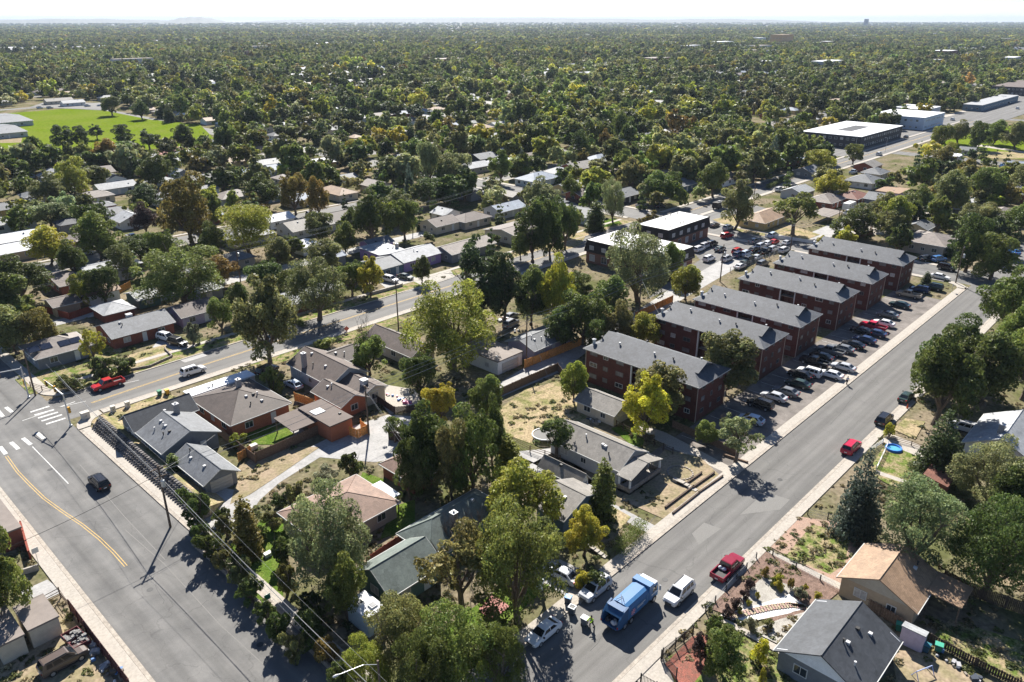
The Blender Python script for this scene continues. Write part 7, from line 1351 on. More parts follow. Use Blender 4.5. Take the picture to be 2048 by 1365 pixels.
# ------------------------------------------------------------------ trees and shrubs one by one: kind, colour, foot x, foot y, top y, width (photo pixels)
build_tree_kinds()
TL = '''
f grey 668 1165 955 180|big feathery grey-green tree in front of the tan hip-roofed house
d green 697 1240 1100 92|small green tree left of the green-roofed front wing
d dark 858 975 800 115|tall dark tree over the tan-roofed garage
d green 945 990 822 110|tall dark tree right of the tan-roofed garage
l green 790 885 828 50|small airy tree at the lane behind the tan-roofed garage
d lime 882 850 762 72|yellowish tree behind the tall dark pair
f green 1035 1245 990 185|broad green tree with a dark leaning trunk above the red paving
l olive 925 1235 1030 165|broad olive tree in front of the green-roofed house
f olive 805 1335 1165 150|dense olive tree below the white-topped garden room
f green 900 1390 1190 190|broad green tree at the bottom beside the side street
f fresh 742 1395 1262 110|fresh green tree at the bottom by the street lamp
d green 985 1310 1215 70|low green tree by the red paving
d fresh 1040 1065 905 158|bright green tree above the brown-grey roof
d lime 1168 1112 1008 86|yellow-green tree by the hedge of the brown-grey house
c green 1203 1035 910 60|narrow green tree in front of the stone-porched house
c fresh 1016 940 864 60|slim fresh green tree by the white path
l dark 1112 915 828 88|dark airy tree over the trampoline
t yellow 1288 875 738 96|bright yellow tree before the nearest brick block
t olive 1308 845 716 112|olive tree just behind the bright yellow tree
d fresh 1147 805 715 66|light green tree at the corner of the nearest brick block
t olive 1448 790 652 125|olive tree between the first two brick blocks
d fresh 1292 700 620 78|fresh green tree at the back of the second brick block
d green 1412 892 838 56|round green bush-like tree at the foot of the nearest brick block
l grey 1471 925 822 92|leaning grey-green tree at the kerb end of the brown lot
d green 972 835 742 78|round green tree beside the white alley garage
d dark 842 800 698 78|round dark tree behind the toys patio
d green 740 750 665 72|green tree below the bare tree
x olive 732 738 610 62|bare branching tree at the back street kerb
f fresh 905 735 553 185|large light green tree before the white alley garage
p pine 962 655 470 130|tall dark pine beside the back street
p pine 1008 655 500 80|second dark pine right of the tall one
d dark 1062 650 530 78|dark tree right of the pines
d lime 1112 655 508 78|yellow-green tree right of the pines
d green 1165 690 572 105|green tree behind the orange board fence
d green 1213 650 545 92|green tree left of the big willow
d dark 1120 700 610 80|dark tree over the pale house
f grey 1275 605 447 135|big olive-grey willow before the mansard block
d fresh 1370 600 524 72|fresh green tree at the alley mouth by the car park
t olive 541 732 538 125|tall grey-green street tree on the near side of the back street
f olive 640 640 512 132|wide grey-green tree across the back street
d green 705 590 520 60|green tree left of the blue-grey house
t lime 742 592 508 55|tree turning yellow left of the blue-grey house
d dark 844 567 508 40|small dark round tree before the lilac house
d green 445 668 590 56|green tree right of the blue and lilac house
d olive 35 708 600 112|dark olive tree left of the house with solar panels
d bronze 90 705 612 70|bronze-tinged tree behind the house with solar panels
l lime 192 735 655 52|thin yellowish tree beside the house with solar panels
u silver 388 690 643 40|round silvery shrub by the blue and lilac house
f green 372 612 485 172|very wide green tree left of the street tree
d fresh 166 612 548 46|fresh green tree before the long pale house
d dark 212 608 525 78|dark green tree before the long pale house
d dark 45 605 508 120|wide dark tree at the left edge above the brown roof
d lime 103 532 450 95|bright yellow-green tree at the left
d dark 197 500 398 78|dark tree with a clear trunk on the dry lawn
d purple 293 470 405 52|purple-leaved round tree at the driveway
d bronze 385 490 355 108|large bronze-green tree left of centre
f fresh 500 512 402 118|large pale olive tree left of centre
d orange 592 430 340 62|orange-brown tree in the left middle
d orange 640 440 350 50|smaller orange-brown tree in the left middle
d dark 745 490 378 92|big dark tree behind the power lines
d green 20 580 520 70|green tree at the left edge
d dark 1065 525 395 88|first dark tree of the row by the back street
d dark 1100 520 400 62|middle dark tree of the row by the back street
d dark 1130 500 398 52|last dark tree of the row by the back street
d green 1041 520 458 44|small round tree before the row of dark trees
c dark 1190 462 398 44|dark egg-shaped tree on the bright lawn
l green 1585 470 382 98|spreading open tree before the low yellowish house
t olive 1470 460 350 72|tall street tree with bare trunk by the mansard block
s blue 1708 1070 888 108|big blue-green spruce beside the right pavement
s pine 1870 955 812 112|dark shaggy conifer right of the pool lawn
f grey 1972 1015 872 145|broad grey-green tree before the white-roofed house
f grey 1820 1130 958 165|broad silvery tree behind the tan house
f dark 1962 1190 983 180|huge dark tree right of the silvery tree
d dark 1868 850 655 140|huge dark tree at the right above the parked cars
d green 2045 800 620 130|huge green tree cut by the right edge
d green 2010 672 532 120|large green tree at the far right street corner
d dark 1905 760 640 120|dark tree filling the gap above the huge pair
d green 2060 1190 1000 130|green tree cut by the right edge above the back lawn
d dark 1930 545 432 85|dark dense tree right of the beige house
d green 1440 1348 1252 88|bushy tree in the garden by the iron fence
d green 15 1245 1050 112|leafy tree at the left edge over the outbuilding
c green 351 952 904 36|small round-headed tree against the corner house
u dark 398 1050 962 75|dark bush at the mouth of the garage drive
c bronze 500 1112 984 62|pointed cypress-like tree with yellow tips
u dark 703 958 902 55|dense dark bush by the bright small lawn
u silver 652 962 928 58|grey-green bush along the lane
u olive 592 1010 958 45|olive bush along the lane left of the tan house
u dark 562 1015 980 42|dark bush at the lane corner
u dark 425 1120 1050 70|dark hedge bush behind the avenue wall, upper
u olive 480 1170 1105 70|olive hedge bush behind the avenue wall, middle
u dark 570 1130 1065 60|dark bush on the green lawn strip
u bronze 575 1190 1125 55|reddish bush on the green lawn strip
u dark 560 1290 1215 60|dark bush low on the lawn strip
u olive 455 1075 1025 45|small olive bush near the garage drive
u olive 545 1060 1020 50|olive bush left of the tan house
u dark 205 760 712 60|dark hedge by the red pickup
u dark 250 745 705 62|dark hedge end nearest the red-brick house
u dark 140 782 748 60|dark hedge at the crossroads corner
u dark 1428 1272 1224 42|round dark shrub at the garden path
u yellow 1517 1325 1275 40|spiky yellow shrub beside the garden path
u purple 1400 1330 1265 45|purple-leaved shrub on the red gravel
u lime 1524 1372 1335 18|tiny yellow-green shrub at the bottom
u orange 1529 1155 1132 16|orange tuft nearest the garden corner
u lime 1555 1170 1142 24|lime tuft in the rock garden
u orange 1580 1180 1152 18|orange tuft in the middle of the rock garden
u green 1545 1172 1155 16|small green tuft between the lime ones
u lime 1556 1182 1162 22|second lime tuft in the rock garden
u lime 1607 1185 1166 18|lime tuft at the far end of the rock garden
u silver 1600 1200 1172 34|silvery low bush in the rock garden
u lime 1635 1200 1182 18|yellow-green tuft before the dark grey roof
u lime 1514 1200 1183 12|small tuft on the grey gravel, upper
u lime 1497 1214 1197 14|small tuft on the grey gravel, middle
u lime 1478 1230 1212 14|small tuft on the white gravel
u purple 1500 1180 1155 26|dark red bush first in the mulch row
u purple 1488 1200 1174 26|dark red bush second in the mulch row
u purple 1472 1218 1192 26|dark red bush third in the mulch row
u purple 1455 1235 1208 30|dark red bush nearest in the mulch row
u silver 1500 1262 1235 30|grey bush below the stepping stones
u olive 1535 1255 1232 28|olive bush below the stepping stones
u lime 1778 875 845 26|young green bush by the low white fence
u fresh 477 895 862 42|bright yellow-green shrub beside the bright lawn
u green 548 790 735 46|leafy shrub behind the orange-walled house
u fresh 650 693 678 45|green shrub on the verge by the red sign
c pine 1850 573 542 22|small dark topiary tree at the end of the brown lot
x bronze 1755 560 515 62|leafless pale tree between the last brick blocks
x olive 955 1100 985 70|bare twiggy treetop beside the green roof
x olive 905 1110 1000 60|second bare twiggy treetop beside the green roof
x olive 1450 870 820 45|bare scrub by the parked black estate
s blue 820 395 322 28|dark blue spruce far left of the round trees
s pine 822 290 232 26|dark pointed conifer in the upper middle
s pine 797 280 230 20|slimmer dark conifer beside the pointed one
s blue 1062 300 245 24|tall spruce in the upper middle
s blue 1043 355 295 32|dense blue spruce in front of the brick house
s pine 640 565 520 26|dark conifer across the back street
s blue 1543 345 270 38|dark conifer beside the avenue
d lime 1637 345 300 65|yellow-green tree by the far avenue
d lime 1655 400 340 68|second yellow-green tree nearer on the far avenue
d lime 715 330 275 48|yellow-green tree left of the light blue garage
d orange 215 340 275 62|orange-tinged tree below the playing field
d lime 50 345 300 58|yellow tree at the left corner of the field
p pine 130 305 250 44|pine pair left in front of the field
p pine 165 305 252 40|pine pair right in front of the field
p pine 195 280 248 30|small pine before the field
p pine 250 295 248 42|pine before the middle of the field
p pine 300 300 258 45|pine before the right end of the field
d dark 370 300 245 50|dark round tree by the red court
d dark 225 232 190 40|dark tree at the far edge of the field
d dark 285 240 200 36|dark tree in the row at the far right of the field
s pine 340 245 205 30|conifer in the row at the far right of the field
d green 1425 395 315 62|big round tree before the grey gabled houses
d olive 1400 350 290 70|olive tree before the blue-grey roofs
d green 1340 350 300 58|green tree right of the long grey roof
d dark 1160 318 262 38|dark tree beside the orange-brown tree
d orange 1210 308 258 30|orange-brown small tree in the middle distance
d green 1240 290 220 42|tall green tree behind the orange-brown tree
d green 1140 400 350 42|green tree over the yellow-walled garage
d green 1210 380 355 40|round tree before the brown flat roof
d dark 1345 390 340 40|dark tree left of the grey gabled houses
d grey 910 385 300 72|big grey-green tree in the centre distance
t green 1000 370 295 46|tall green tree in the centre distance
d grey 860 380 275 48|grey-green open tree by the tan fence
d dark 890 385 320 40|small dark tree in front of the tan fence
f grey 1225 445 355 50|grey-green tree left of the dark solar-roofed house
d lime 1640 500 470 24|small yellow bush-like tree by the white picket fence
d green 1705 330 285 40|green tree above the white two-storey house
d green 1068 600 530 75|green tree crown between the pines and the alley trees
d olive 1235 690 600 75|olive tree behind the orange board fence end
d green 1150 610 545 80|green tree in the mass before the mansard block
d dark 1190 720 640 60|dark low tree at the orange fence end
d green 1340 560 480 60|green tree right under the willow
f green 1000 1400 1225 110|green tree filling the kerb corner at the bottom
l olive 1080 1180 1020 100|olive tree right of the broad leaning-trunk tree
f dark 860 1420 1240 130|dark tree low at the bottom behind the street lamp
d dark 1965 810 650 140|dark tree in the middle of the huge right-hand group
d dark 1864 790 690 100|dark tree nearest the road in the right-hand group
d green 2030 740 600 110|green tree high at the right edge
d olive 905 1010 850 75|dark olive tree before the grey shed
d dark 820 1000 880 60|dark slim tree at the tan-roofed garage corner
d dark 985 940 790 60|dark tree right of the tall dark pair
d green 585 600 540 55|green tree between the two wide grey-green ones
d dark 480 640 560 55|dark tree left of the tall street tree
d olive 640 490 420 60|olive tree left of the big dark one
d green 690 510 440 55|green tree before the big dark one
d green 810 480 395 60|green tree right of the big dark one
d olive 560 540 470 60|olive tree above the wide grey-green tree
d green 330 540 455 60|green tree behind the very wide one
d dark 430 530 450 60|dark tree right of the very wide one
d dark 150 560 480 60|dark tree left of the dark clear-trunk tree
d olive 250 560 490 60|olive tree behind the dark green tree
d dark 2020 1060 920 120|dark tree behind the silvery one at the right edge
d green 1980 560 470 90|green tree right of the dark dense one
d green 2040 470 400 80|green tree at the right edge above the side street
d olive 1760 450 380 60|olive tree over the grey garage alley
d green 1830 440 370 70|green tree behind the beige hip-roofed house
d fresh 1900 420 340 70|fresh green tree among the right-hand upper yards
d green 1880 300 246 46|green park tree nearest the far avenue
d olive 1915 290 240 50|olive park tree second from the far avenue
d dark 1950 300 245 44|dark park tree by the pale path
d lime 1900 312 285 30|small yellow-green park tree at the path fork
d green 1985 290 238 55|green park tree in the middle of the park
d olive 2030 300 240 60|olive park tree at the right edge
d bronze 1880 345 290 60|bronze-tinged tree below the park corner
u dark 405 1085 1035 48|dark bush beside the pole at the avenue verge
u olive 450 1140 1085 55|olive bush third along the avenue wall
u dark 505 1205 1145 62|dark bush fourth along the avenue wall
u dark 535 1245 1190 55|dark bush fifth along the avenue wall
u olive 590 1320 1250 60|olive bush low along the avenue wall
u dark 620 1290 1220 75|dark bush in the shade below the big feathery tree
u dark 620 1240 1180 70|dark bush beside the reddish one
u bronze 655 1330 1270 60|bronze bush near the bottom of the avenue wall
u dark 690 1370 1300 70|dark bush at the bottom of the avenue wall
u dark 520 1085 1045 40|dark bush at the foot of the pointed tree
u olive 625 1105 1060 50|olive bush at the tan house corner
u dark 445 1045 1010 40|small dark bush above the garage drive
d green 1315 840 760 60|green tree leaning on the nearest brick block
u lime 1168 1175 1135 45|yellow-green bush below the hedge tree
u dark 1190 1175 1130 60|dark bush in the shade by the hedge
d olive 835 1000 890 60|olive tree among the tall dark pair
'''
EXTRA = {'u'}
for ln in TL.strip().split('\n'):
    a, lb = ln.split('|'); k, c, x, y, t, w = a.split(); tree_px(k, c, float(x), float(y), float(t), float(w), lb)
# clipped hedge by the yellow-green tree, long hedge by the crossroads
def hedge(label, p, q, w, h, c):
    a, b = at(*p), at(*q); L = math.hypot(b[0] - a[0], b[1] - a[1]); C, r_ = [], []
    for i in range(int(L / .45) + 1):
        for j in (-1, 0, 1):
            for z in (.35, h - .35): C.append((i * .45, j * w * .32, z)); r_.append(.42)
    V, F, S = leaf_cloud(C, r_, int(L * 900), .07, True, out=.9, flat=1)
    e = link('clipped_hedge', np_mesh('clipped_hedge', V, F, LEAF, S), None, COLS[c], (a[0], a[1], 0), math.atan2(b[1] - a[1], b[0] - a[0])); tag(e, label, 'hedge')
hedge('long clipped green hedge above the street kerb', (1235, 1110), (1285, 1062), 1.8, 2.0, 'green'); hedge('low clipped hedge across the back street under the wide tree', (575, 640), (610, 655), 1.3, 1.1, 'dark')
hedge('low dark hedge behind the far avenue camper', (1535, 378), (1590, 350), 2.0, 1.6, 'dark')

# ------------------------------------------------------------------ the town beyond
def free(u, v, r_, foot=True):
    for a, b, c, d in FOOT:
        if a - r_ < u < b + r_ and c - r_ < v < d + r_: return False
    return True
FOOTN = [len(FOOT)]
def on_road(u, v, m=0):
    if LSU0 - 1.5 - m < u < LSU1 + 1.5 + m: return True
    for s in ((RSV0 + RSV1) / 2, (BSV0 + BSV1) / 2, 236, 331, 700, 800, 900, -62, -160):
        if abs(v - s) < 5.6 + m: return True
    if abs(v - 426) < 5.6 + m and u > 235: return True
    if u > 380 and 124 < v < 168: return True
    for s in (226.5, 432, 634, 836):
        if abs(u - s) < 6 + m: return True
    return False
field_poly = pxp((-60, 335), (-40, 232), (60, 203), (130, 200), (225, 205), (300, 240), (430, 252), (440, 285), (415, 300), (370, 312), (300, 314), (150, 325))
park_poly = pxp((1860, 292), (1950, 258), (2110, 236), (2110, 330), (1990, 322))
lot_poly = pxp((1290, 610), (1640, 480), (1590, 415), (1470, 395), (1330, 455)); shop_poly = pxp((1930, 242), (2060, 190), (2070, 228), (1985, 255))
def inside(p, poly):
    x, y = p; c = False; j = len(poly) - 1
    for i in range(len(poly)):
        if (poly[i][1] > y) != (poly[j][1] > y) and x < (poly[j][0] - poly[i][0]) * (y - poly[i][1]) / (poly[j][1] - poly[i][1]) + poly[i][0]: c = not c
        j = i
    return c
def open_ground(u, v): return any(inside((u, v), p) for p in (field_poly, park_poly, lot_poly, shop_poly))
rr = random.Random(21)
def grove(u, v): return .5 * (math.sin(u * .021 + 1.7 * math.sin(v * .013)) + math.sin(v * .027 + 1.3 * math.sin(u * .017 + 2)))
HM = {}
def proto_house(kind, L, W, i):
    k = (kind, L, W)
    if k not in HM:
        w = MB(); wall_mesh(w, kind, L, W, 2.8, W * .19); r_ = MB(); roof_mesh(r_, kind, L, W, 2.8, W * .19, .45); HM[k] = (w.mesh('wall', M['stucco']), r_.mesh('roof', M['shingle']))
    return HM[k]
WINM = window_meshes(1.4, 1.2)
cands = []
rows = []
for s in (142, 236, 331, 426, 520, 615, 700, 800, 900, 39, -62, -160): rows += [(s + 17, 1), (s - 17, 1), (s + 38, 0), (s - 38, 0)]
for v, main in rows:
    u = 42.0
    while u < 1150:
        u += rr.uniform(16, 21); vv = v + rr.uniform(-1.8, 1.8)
        x, y = proj(u, vv, 2); L = rr.choice([11, 12.5, 14, 15.5]) if main else 7; W = 8.5 if main else 6.5
        if rr.random() < (.16 if main else .5) or not (-40 < x < 2090 and y > 120): continue
        if on_road(u, vv, 4) or open_ground(u, vv) or not free(u, vv, 8.5 if main else 5.5): continue
        cands.append((math.hypot(u, vv), u, vv, L, W, main))
    u = 10.0
    while u > -250:
        u -= rr.uniform(16, 21); vv = v + rr.uniform(-1.8, 1.8); x, y = proj(u, vv, 2); L = rr.choice([11, 12.5, 14]) if main else 7; W = 8.5 if main else 6.5
        if rr.random() < .1 or not (-40 < x < 2090 and y > 120) or on_road(u, vv, 4) or open_ground(u, vv) or not free(u, vv, 8): continue
        cands.append((math.hypot(u, vv), u, vv, L, W, main))
cands = [c for c in cands if not (c[2] < 135 and c[1] < 225 and c[2] > -5)]      # that block is built by hand
cands.sort(); far_houses = []
RC = ['lgrey', 'grey', 'grey', 'taupe', 'brown', 'wgrey', 'blue', 'white', 'dgrey', 'tan', 'lgrey']; WC = ['white', 'cream', 'lgrey', 'pale', 'brick', 'beige', 'white', 'grey', 'yellow', 'tan']
RS_ = dict(lgrey='pale grey', grey='grey', taupe='grey-brown', brown='brown', wgrey='weathered', blue='blue-grey', white='white', dgrey='dark grey', tan='tan'); WS_ = dict(white='white', cream='cream', lgrey='light grey', pale='pale blue', brick='brick', beige='beige', grey='grey', yellow='yellowish', tan='tan')
for i, (d, u, v, L, W, main) in enumerate(cands):
    kind = rr.choice(['gable', 'gable', 'hip']); rot = 0 if rr.random() < .7 else 1; rc, wc = rr.choice(RC), rr.choice(WC); FOOT.append((u - L / 2, u + L / 2, v - W / 2, v + W / 2) if not rot else (u - W / 2, u + W / 2, v - L / 2, v + L / 2))
    if i < 225:
        wm, rm = proto_house(kind, L, W, i); e = empty('house' if main else 'garage', (u, v, 0), math.pi / 2 * rot, auto_label(f'{RS_[rc]}-roofed {WS_[wc]} {"house" if main else "garage"}', u, v), 'house' if main else 'garage')
        link('wall', wm, e, WLC[wc]); link('roof', rm, e, SHG[rc])
        if d < 520:
            for x in ((-L * .3, L * .05, L * .32) if main else (0,)):
                for s in (-1, 1): f = link('window', WINM[0], e, loc=(x, s * (W / 2 + .012), .95), rz=0 if s < 0 else math.pi); link('pane', WINM[1 if (i + s) % 3 else 2], f)
            for s in (-1, 1): f = link('window', WINM[0], e, loc=(s * (L / 2 + .012), -.8, .95), rz=s * math.pi / 2); link('pane', WINM[1], f)
    else: far_houses.append((u, v, L, W, kind, rot, rc, wc))
# farther houses: one object, coloured per house by its faces
mb = MB(); cols_w = []
for u, v, L, W, kind, rot, rc, wc in far_houses:
    a = MB(); wall_mesh(a, 'box', L, W, 2.8, 0); nb = len(a.f); roof_mesh(a, kind, L, W, 2.8, W * .19, .45)
    P_ = [(u + (x if not rot else -y), v + (y if not rot else x), z) for x, y, z in a.v]; mb.add(P_, a.f); cols_w += [WLC[wc]] * nb + [SHG[rc]] * (len(a.f) - nb)
# the outermost suburbs: houses scattered to two and a half kilometres
for i in range(3200):
    x, y = rr.uniform(-20, 2070), 60 + 100 * rr.random() ** .9; u, v = at(x, y); L, W = rr.uniform(11, 18), rr.uniform(8, 11); wc, rc = rr.choice(WC), rr.choice(['lgrey', 'taupe', 'lgrey', 'white', 'blue'])
    a = MB(); wall_mesh(a, 'box', L, W, 4, 0); nb = len(a.f); a.slab([(-L / 2, -W / 2, 4), (L / 2, -W / 2, 4), (L / 2, 0, 6.2), (-L / 2, 0, 6.2)], .1); a.slab([(L / 2, W / 2, 4), (-L / 2, W / 2, 4), (-L / 2, 0, 6.2), (L / 2, 0, 6.2)], .1)
    mb.add([(u + p, v + q, z) for p, q, z in a.v], a.f); cols_w += [WLC[wc]] * nb + [SHG[rc]] * (len(a.f) - nb)
mm = bpy.data.materials.new('far_house_surfaces'); mm.use_nodes = True; at_ = mm.node_tree.nodes.new('ShaderNodeAttribute'); at_.attribute_name = 'tone'; mm.node_tree.links.new(at_.outputs['Color'], mm.node_tree.nodes['Principled BSDF'].inputs['Base Color']); mm.node_tree.nodes['Principled BSDF'].inputs['Roughness'].default_value = .7
o = mb.build('far_suburb_houses', mm); tag(o, 'small houses scattered among the trees toward the horizon', 'far houses', kind='stuff')
ta = o.data.attributes.new('tone', 'FLOAT_COLOR', 'FACE'); ca = np.ones((len(cols_w), 4), dtype=np.float32); ca[:, :3] = np.array(cols_w); ta.data.foreach_set('color', ca.ravel())

# trees of the yards: the largest in view one by one, the rest as one instanced wood
FA = np.array(FOOT)
def tree_ok(u, v, r_):
    if on_road(u, v, -.6) or open_ground(u, v): return False
    m_ = (FA[:, 0] - r_ < u) & (u < FA[:, 1] + r_) & (FA[:, 2] - r_ < v) & (v < FA[:, 3] + r_)
    if m_.any(): return False
    return True
TS = np.array(TREE_SPOTS); spots = []
pal = [('green', .26), ('dark', .24), ('olive', .20), ('fresh', .10), ('lime', .05), ('grey', .09), ('bronze', .035), ('orange', .006), ('pine', .02)]
pn = [p[0] for p in pal]; pw = np.array([p[1] for p in pal]); pw /= pw.sum()
st = 7.6
for iu in range(int(-330 / st), int(1800 / st)):
    for iv in range(int(-700 / st), int(1800 / st)):
        u = (iu + rr.random()) * st; v = (iv + rr.random()) * st; x, y = proj(u, v, 0)
        if not (-60 < x < 2110 and 98 < y): continue
        d = math.hypot(u, v)
        if u < 222 and 32.5 < v < 136 and u > 17: continue          # hand planted block
        if d < 150: continue
        if v < 34 and u < 225: pr = .8 if u > 100 and x > 1870 + max(0, 770 - y) * .8 else 0
        else: pr = .74 - .08 * min(1, max(0, (d - 330) / 400))
        if x > 1870 and 316 < y < 385: pr = .18
        if u > 236 and 96 < v < 137: pr = .14
        gv = grove(u, v)
        if d > 300 and gv < -.55: pr *= .4
        if u < 226 and 150 < v < 182 and d < 300: pr *= .6
        if rr.random() > pr: continue
        con = rr.random() < .12; w = rr.uniform(4.2, 12.5) + (1.3 if d > 260 else 0) if not con else rr.uniform(3.2, 5); h = w * rr.uniform(.75, 1.3) if not con else rr.uniform(8, 13)
        w *= 1.08
        if d > 450: w *= 1.15; h *= 1.1
        if not tree_ok(u, v, w * (.12 if d > 280 else .3)): continue
        if d < 330 and len(TS) and (np.hypot(TS[:, 0] - u, TS[:, 1] - v) < (TS[:, 2] + w) * .42).any(): continue
        # keep hand-built houses of the middle distance in sight
        blocked = False
        if d < 430:
            for a, b, c, e_ in FOOT[:FOOTN[0]]:
                cu, cv = (a + b) / 2, (c + e_) / 2; dd = math.hypot(cu, cv)
                if dd > d > dd - 26:
                    px1, _ = proj(cu, cv); k_ = ppm(cu, cv)
                    if abs(px1 - x) < (w * .5 + 3.5) * k_ and rr.random() < .5: blocked = True; break
        if blocked: continue
        spots.append((ppm(u, v) * w, u, v, w, h, con))
spots.sort(reverse=True)
n_ind = 285 - 160
for i, (k_, u, v, w, h, con) in enumerate(spots[:n_ind]):
    plant('v' if con else ('h' if k_ < 70 else 'd'), u, v, w, h, 'pine' if con else pn[rng.choice(len(pn), p=pw)], None, None)
rest = spots[n_ind:]
# beyond: larger, sparser points out to the horizon
pts = [(u, v, w, h, con) for _, u, v, w, h, con in rest]
for i in range(32000):
    y = 45.5 + 54 * rr.random() ** 1.1; x = rr.uniform(-40, 2090); u, v = at(x, y); d = math.hypot(u, v)
    if rr.random() < .45 * (grove(u * .35, v * .35) < -.1) or rr.random() < .5 * (grove(u, v) < -.5): continue
    w = rr.uniform(8, 17) * (1 + .0 * d) * (1 if d < 2500 else (1.4 if d < 5000 else 2.6)); pts.append((u, v, w, min(15, w * rr.uniform(.7, .95)), rr.random() < .08))
P3 = np.array([(p[0], p[1], 0) for p in pts], dtype=np.float32); me = bpy.data.meshes.new('distant_trees'); me.vertices.add(len(P3)); me.vertices.foreach_set('co', P3.ravel())
low = [make_broad('q', i, 8, 8.5, 650, .58, 12, base=.03, m=LEAF_I, low=True) for i in range(5)] + [make_cone('r', i, 4.5, 9, 420, .45, 7, .8, m=LEAF_I, low=True) for i in range(2)]
src = bpy.data.collections.new('tree_shapes')
for i, (cm, tm, W, H_) in enumerate(low): so = bpy.data.objects.new(f'tree_shape_{"abcdefg"[i]}', cm); src.objects.link(so)
idx = np.array([5 + rng.integers(2) if p[4] else rng.integers(5) for p in pts], dtype=np.int32)
dim = np.array([(8, 8.5)] * 5 + [(4.5, 9)] * 2)[idx]; W_a = np.array([p[2] for p in pts]); H_a = np.array([p[3] for p in pts])
SC = np.stack([W_a / dim[:, 0], W_a / dim[:, 0], H_a / dim[:, 1]], 1).astype(np.float32)
cl = np.array([COLS['pine'] if p[4] else COLS[pn[rng.choice(len(pn), p=pw)]] for p in pts]) * (1 + rng.normal(size=(len(pts), 1)) * .25).clip(.5, 1.7) * (1 + rng.normal(size=(len(pts), 3)) * .05) * np.array([1 + .28 * grove(p[0] * .5 + 90, p[1] * .5) for p in pts])[:, None]; cl = cl.clip(.01, .6)
def attr(n, t, f, a): x = me.attributes.new(n, t, 'POINT'); x.data.foreach_set(f, np.ascontiguousarray(a).ravel())
attr('pick', 'INT', 'value', idx); attr('size', 'FLOAT_VECTOR', 'vector', SC); attr('turn', 'FLOAT', 'value', (rng.random(len(pts)) * 6.28).astype(np.float32)); attr('tint', 'FLOAT_COLOR', 'color', np.concatenate([cl, np.ones((len(pts), 1))], 1).astype(np.float32))
wood = link('distant_trees', me); tag(wood, 'sea of trees spreading over the suburbs to the horizon', 'trees', kind='stuff')
ng = bpy.data.node_groups.new('scatter_trees', 'GeometryNodeTree'); ng.interface.new_socket('Geometry', in_out='INPUT', socket_type='NodeSocketGeometry'); ng.interface.new_socket('Geometry', in_out='OUTPUT', socket_type='NodeSocketGeometry')
N = ng.nodes; L_ = ng.links; gi = N.new('NodeGroupInput'); go = N.new('NodeGroupOutput'); ip = N.new('GeometryNodeInstanceOnPoints'); ci = N.new('GeometryNodeCollectionInfo'); ci.inputs['Collection'].default_value = src; ci.inputs['Separate Children'].default_value = True; ci.inputs['Reset Children'].default_value = True
def named(n, t): a = N.new('GeometryNodeInputNamedAttribute'); a.data_type = t; a.inputs['Name'].default_value = n; return a.outputs['Attribute']
cx = N.new('ShaderNodeCombineXYZ'); L_.new(named('turn', 'FLOAT'), cx.inputs[2]); m2p = N.new('GeometryNodeMeshToPoints')
L_.new(gi.outputs[0], m2p.inputs[0]); L_.new(m2p.outputs[0], ip.inputs['Points']); L_.new(ci.outputs[0], ip.inputs['Instance']); ip.inputs['Pick Instance'].default_value = True
L_.new(named('pick', 'INT'), ip.inputs['Instance Index']); L_.new(cx.outputs[0], ip.inputs['Rotation']); L_.new(named('size', 'FLOAT_VECTOR'), ip.inputs['Scale']); L_.new(ip.outputs[0], go.inputs[0])
md = wood.modifiers.new('scatter', 'NODES'); md.node_group = ng
# low hills on the horizon
def hill(label_, x, d, wid, h, z0=0):
    a = AZ + math.atan((CX - x) / FH); cu, cv = math.cos(a) * d, math.sin(a) * d; tu, tv = -math.sin(a), math.cos(a); mb = MB(); n = 28; m_ = 6; V = []
    for j in range(m_ + 1):
        for i in range(n + 1):
            s = i / n * 2 - 1; q = j / m_; zz = h * max(0, 1 - s * s) ** 1.4 * math.sin(math.pi * q) * (1 + .15 * math.sin(i * 1.7) * .5); V.append((cu + tu * s * wid + math.cos(a) * (q - .5) * 3000, cv + tv * s * wid + math.sin(a) * (q - .5) * 3000, zz - .1))
    mb.add(V, [(j * (n + 1) + i, j * (n + 1) + i + 1, (j + 1) * (n + 1) + i + 1, (j + 1) * (n + 1) + i) for j in range(m_) for i in range(n)]); tag(mb.build('distant_hill', M['hill'], None, True), kind='structure')
# weeds, tufts and litter of leaves over the yards: nobody could count them
wp = []
HB = [(min(a[0] for a in p), max(a[0] for a in p), min(a[1] for a in p), max(a[1] for a in p), p) for p in HARD]
for i in range(26000):
    x, y = rr.uniform(-10, 2060), 330 + 1035 * rr.random() ** 1.1; u, v = at(x, y)
    if on_road(u, v, .8) or not free(u, v, .4) or (84 < u < 203 and 45 < v < 58) or 43 < v < 46.5: continue
    if any(b[0] < u < b[1] and b[2] < v < b[3] and inside((u, v), b[4]) for b in HB): continue
    if math.sin(u * .31 + 1.3 * math.sin(v * .23)) + math.sin(v * .37 + u * .11) < rr.uniform(-1.2, 1.4): continue
    wp.append((u, v))
me = bpy.data.meshes.new('weeds'); me.vertices.add(len(wp)); me.vertices.foreach_set('co', np.array([(u, v, .02) for u, v in wp], dtype=np.float32).ravel())
src2 = bpy.data.collections.new('weed_shapes')
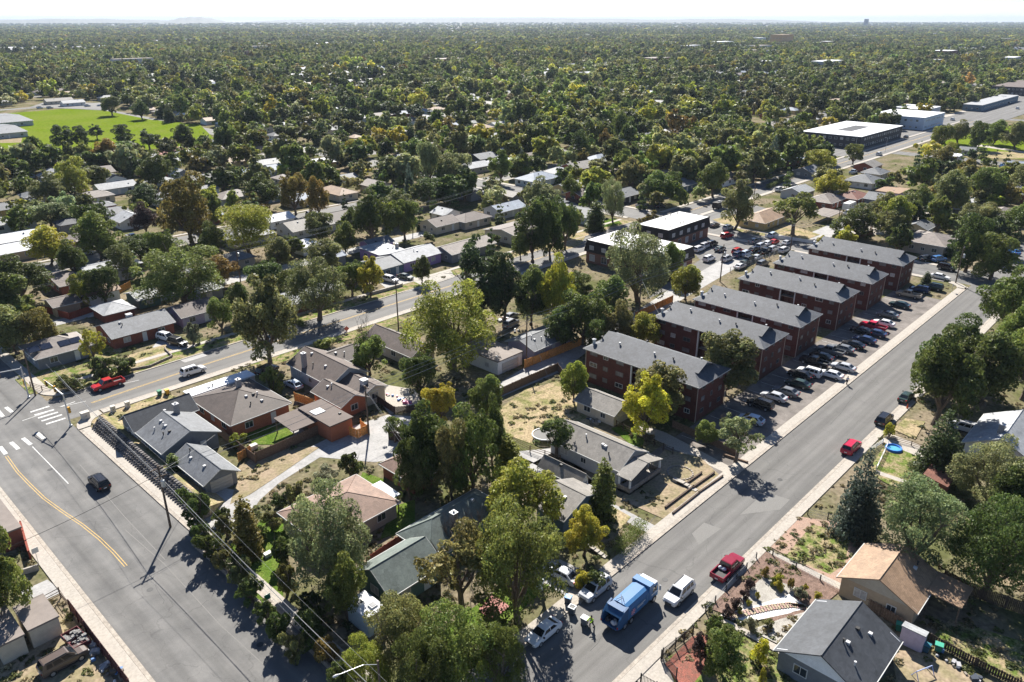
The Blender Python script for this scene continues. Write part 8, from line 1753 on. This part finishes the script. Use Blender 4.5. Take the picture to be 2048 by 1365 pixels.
for i in range(3):
    V, F, S = leaf_cloud([(0, 0, .15), (.3, .1, .1), (-.25, .2, .1), (0, -.3, .1)], [.3, .22, .2, .18], 70, .13, True, flat=.6); so = bpy.data.objects.new('weed_shape_' + 'abc'[i], np_mesh('weed', V, F, LEAF_I, S)); src2.objects.link(so)
n = len(wp); attr('pick', 'INT', 'value', rng.integers(0, 3, n).astype(np.int32)); attr('turn', 'FLOAT', 'value', (rng.random(n) * 6.28).astype(np.float32))
sz = (.4 + 1.1 * rng.random((n, 1)) ** 2.5).astype(np.float32); attr('size', 'FLOAT_VECTOR', 'vector', np.concatenate([sz, sz, sz * .8], 1))
wc_ = np.array([[(.14, .155, .05), (.24, .20, .10), (.10, .12, .04), (.28, .24, .14)][k] for k in rng.integers(0, 4, n)]) * (1 + rng.normal(size=(n, 1)) * .15); attr('tint', 'FLOAT_COLOR', 'color', np.concatenate([wc_.clip(.01, 1), np.ones((n, 1))], 1).astype(np.float32))
wo = link('weeds', me); tag(wo, 'scrubby weeds and dry tufts scattered over the yards', 'weeds', kind='stuff'); ng2 = ng.copy()
for nd in ng2.nodes:
    if nd.type == 'COLLECTION_INFO': nd.inputs['Collection'].default_value = src2
wo.modifiers.new('scatter', 'NODES').node_group = ng2
# air: one even, closed volume round the camera and all that is built
def haze():
    o = MB().box(-30000, 30000, -30000, 30000, -1.5, 120).build('haze', bpy.data.materials.new('haze_air')); m = o.data.materials[0]; m.use_nodes = True; n = m.node_tree.nodes; n.remove(n['Principled BSDF'])
    p = n.new('ShaderNodeVolumePrincipled'); p.inputs['Color'].default_value = (.60, .72, .90, 1); p.inputs['Density'].default_value = HAZE; p.inputs['Anisotropy'].default_value = .1
    m.node_tree.links.new(p.outputs[0], n['Material Output'].inputs['Volume']); tag(o, 'thin pale haze over the far suburbs', 'haze', kind='stuff')
HAZE = .000048
haze()
hill('', 390, 13500, 560, 90); hill('', 150, 14500, 2600, 62); hill('', 1000, 15000, 5200, 78); hill('', 1420, 15500, 2500, 60); hill('', 640, 15000, 1600, 55)
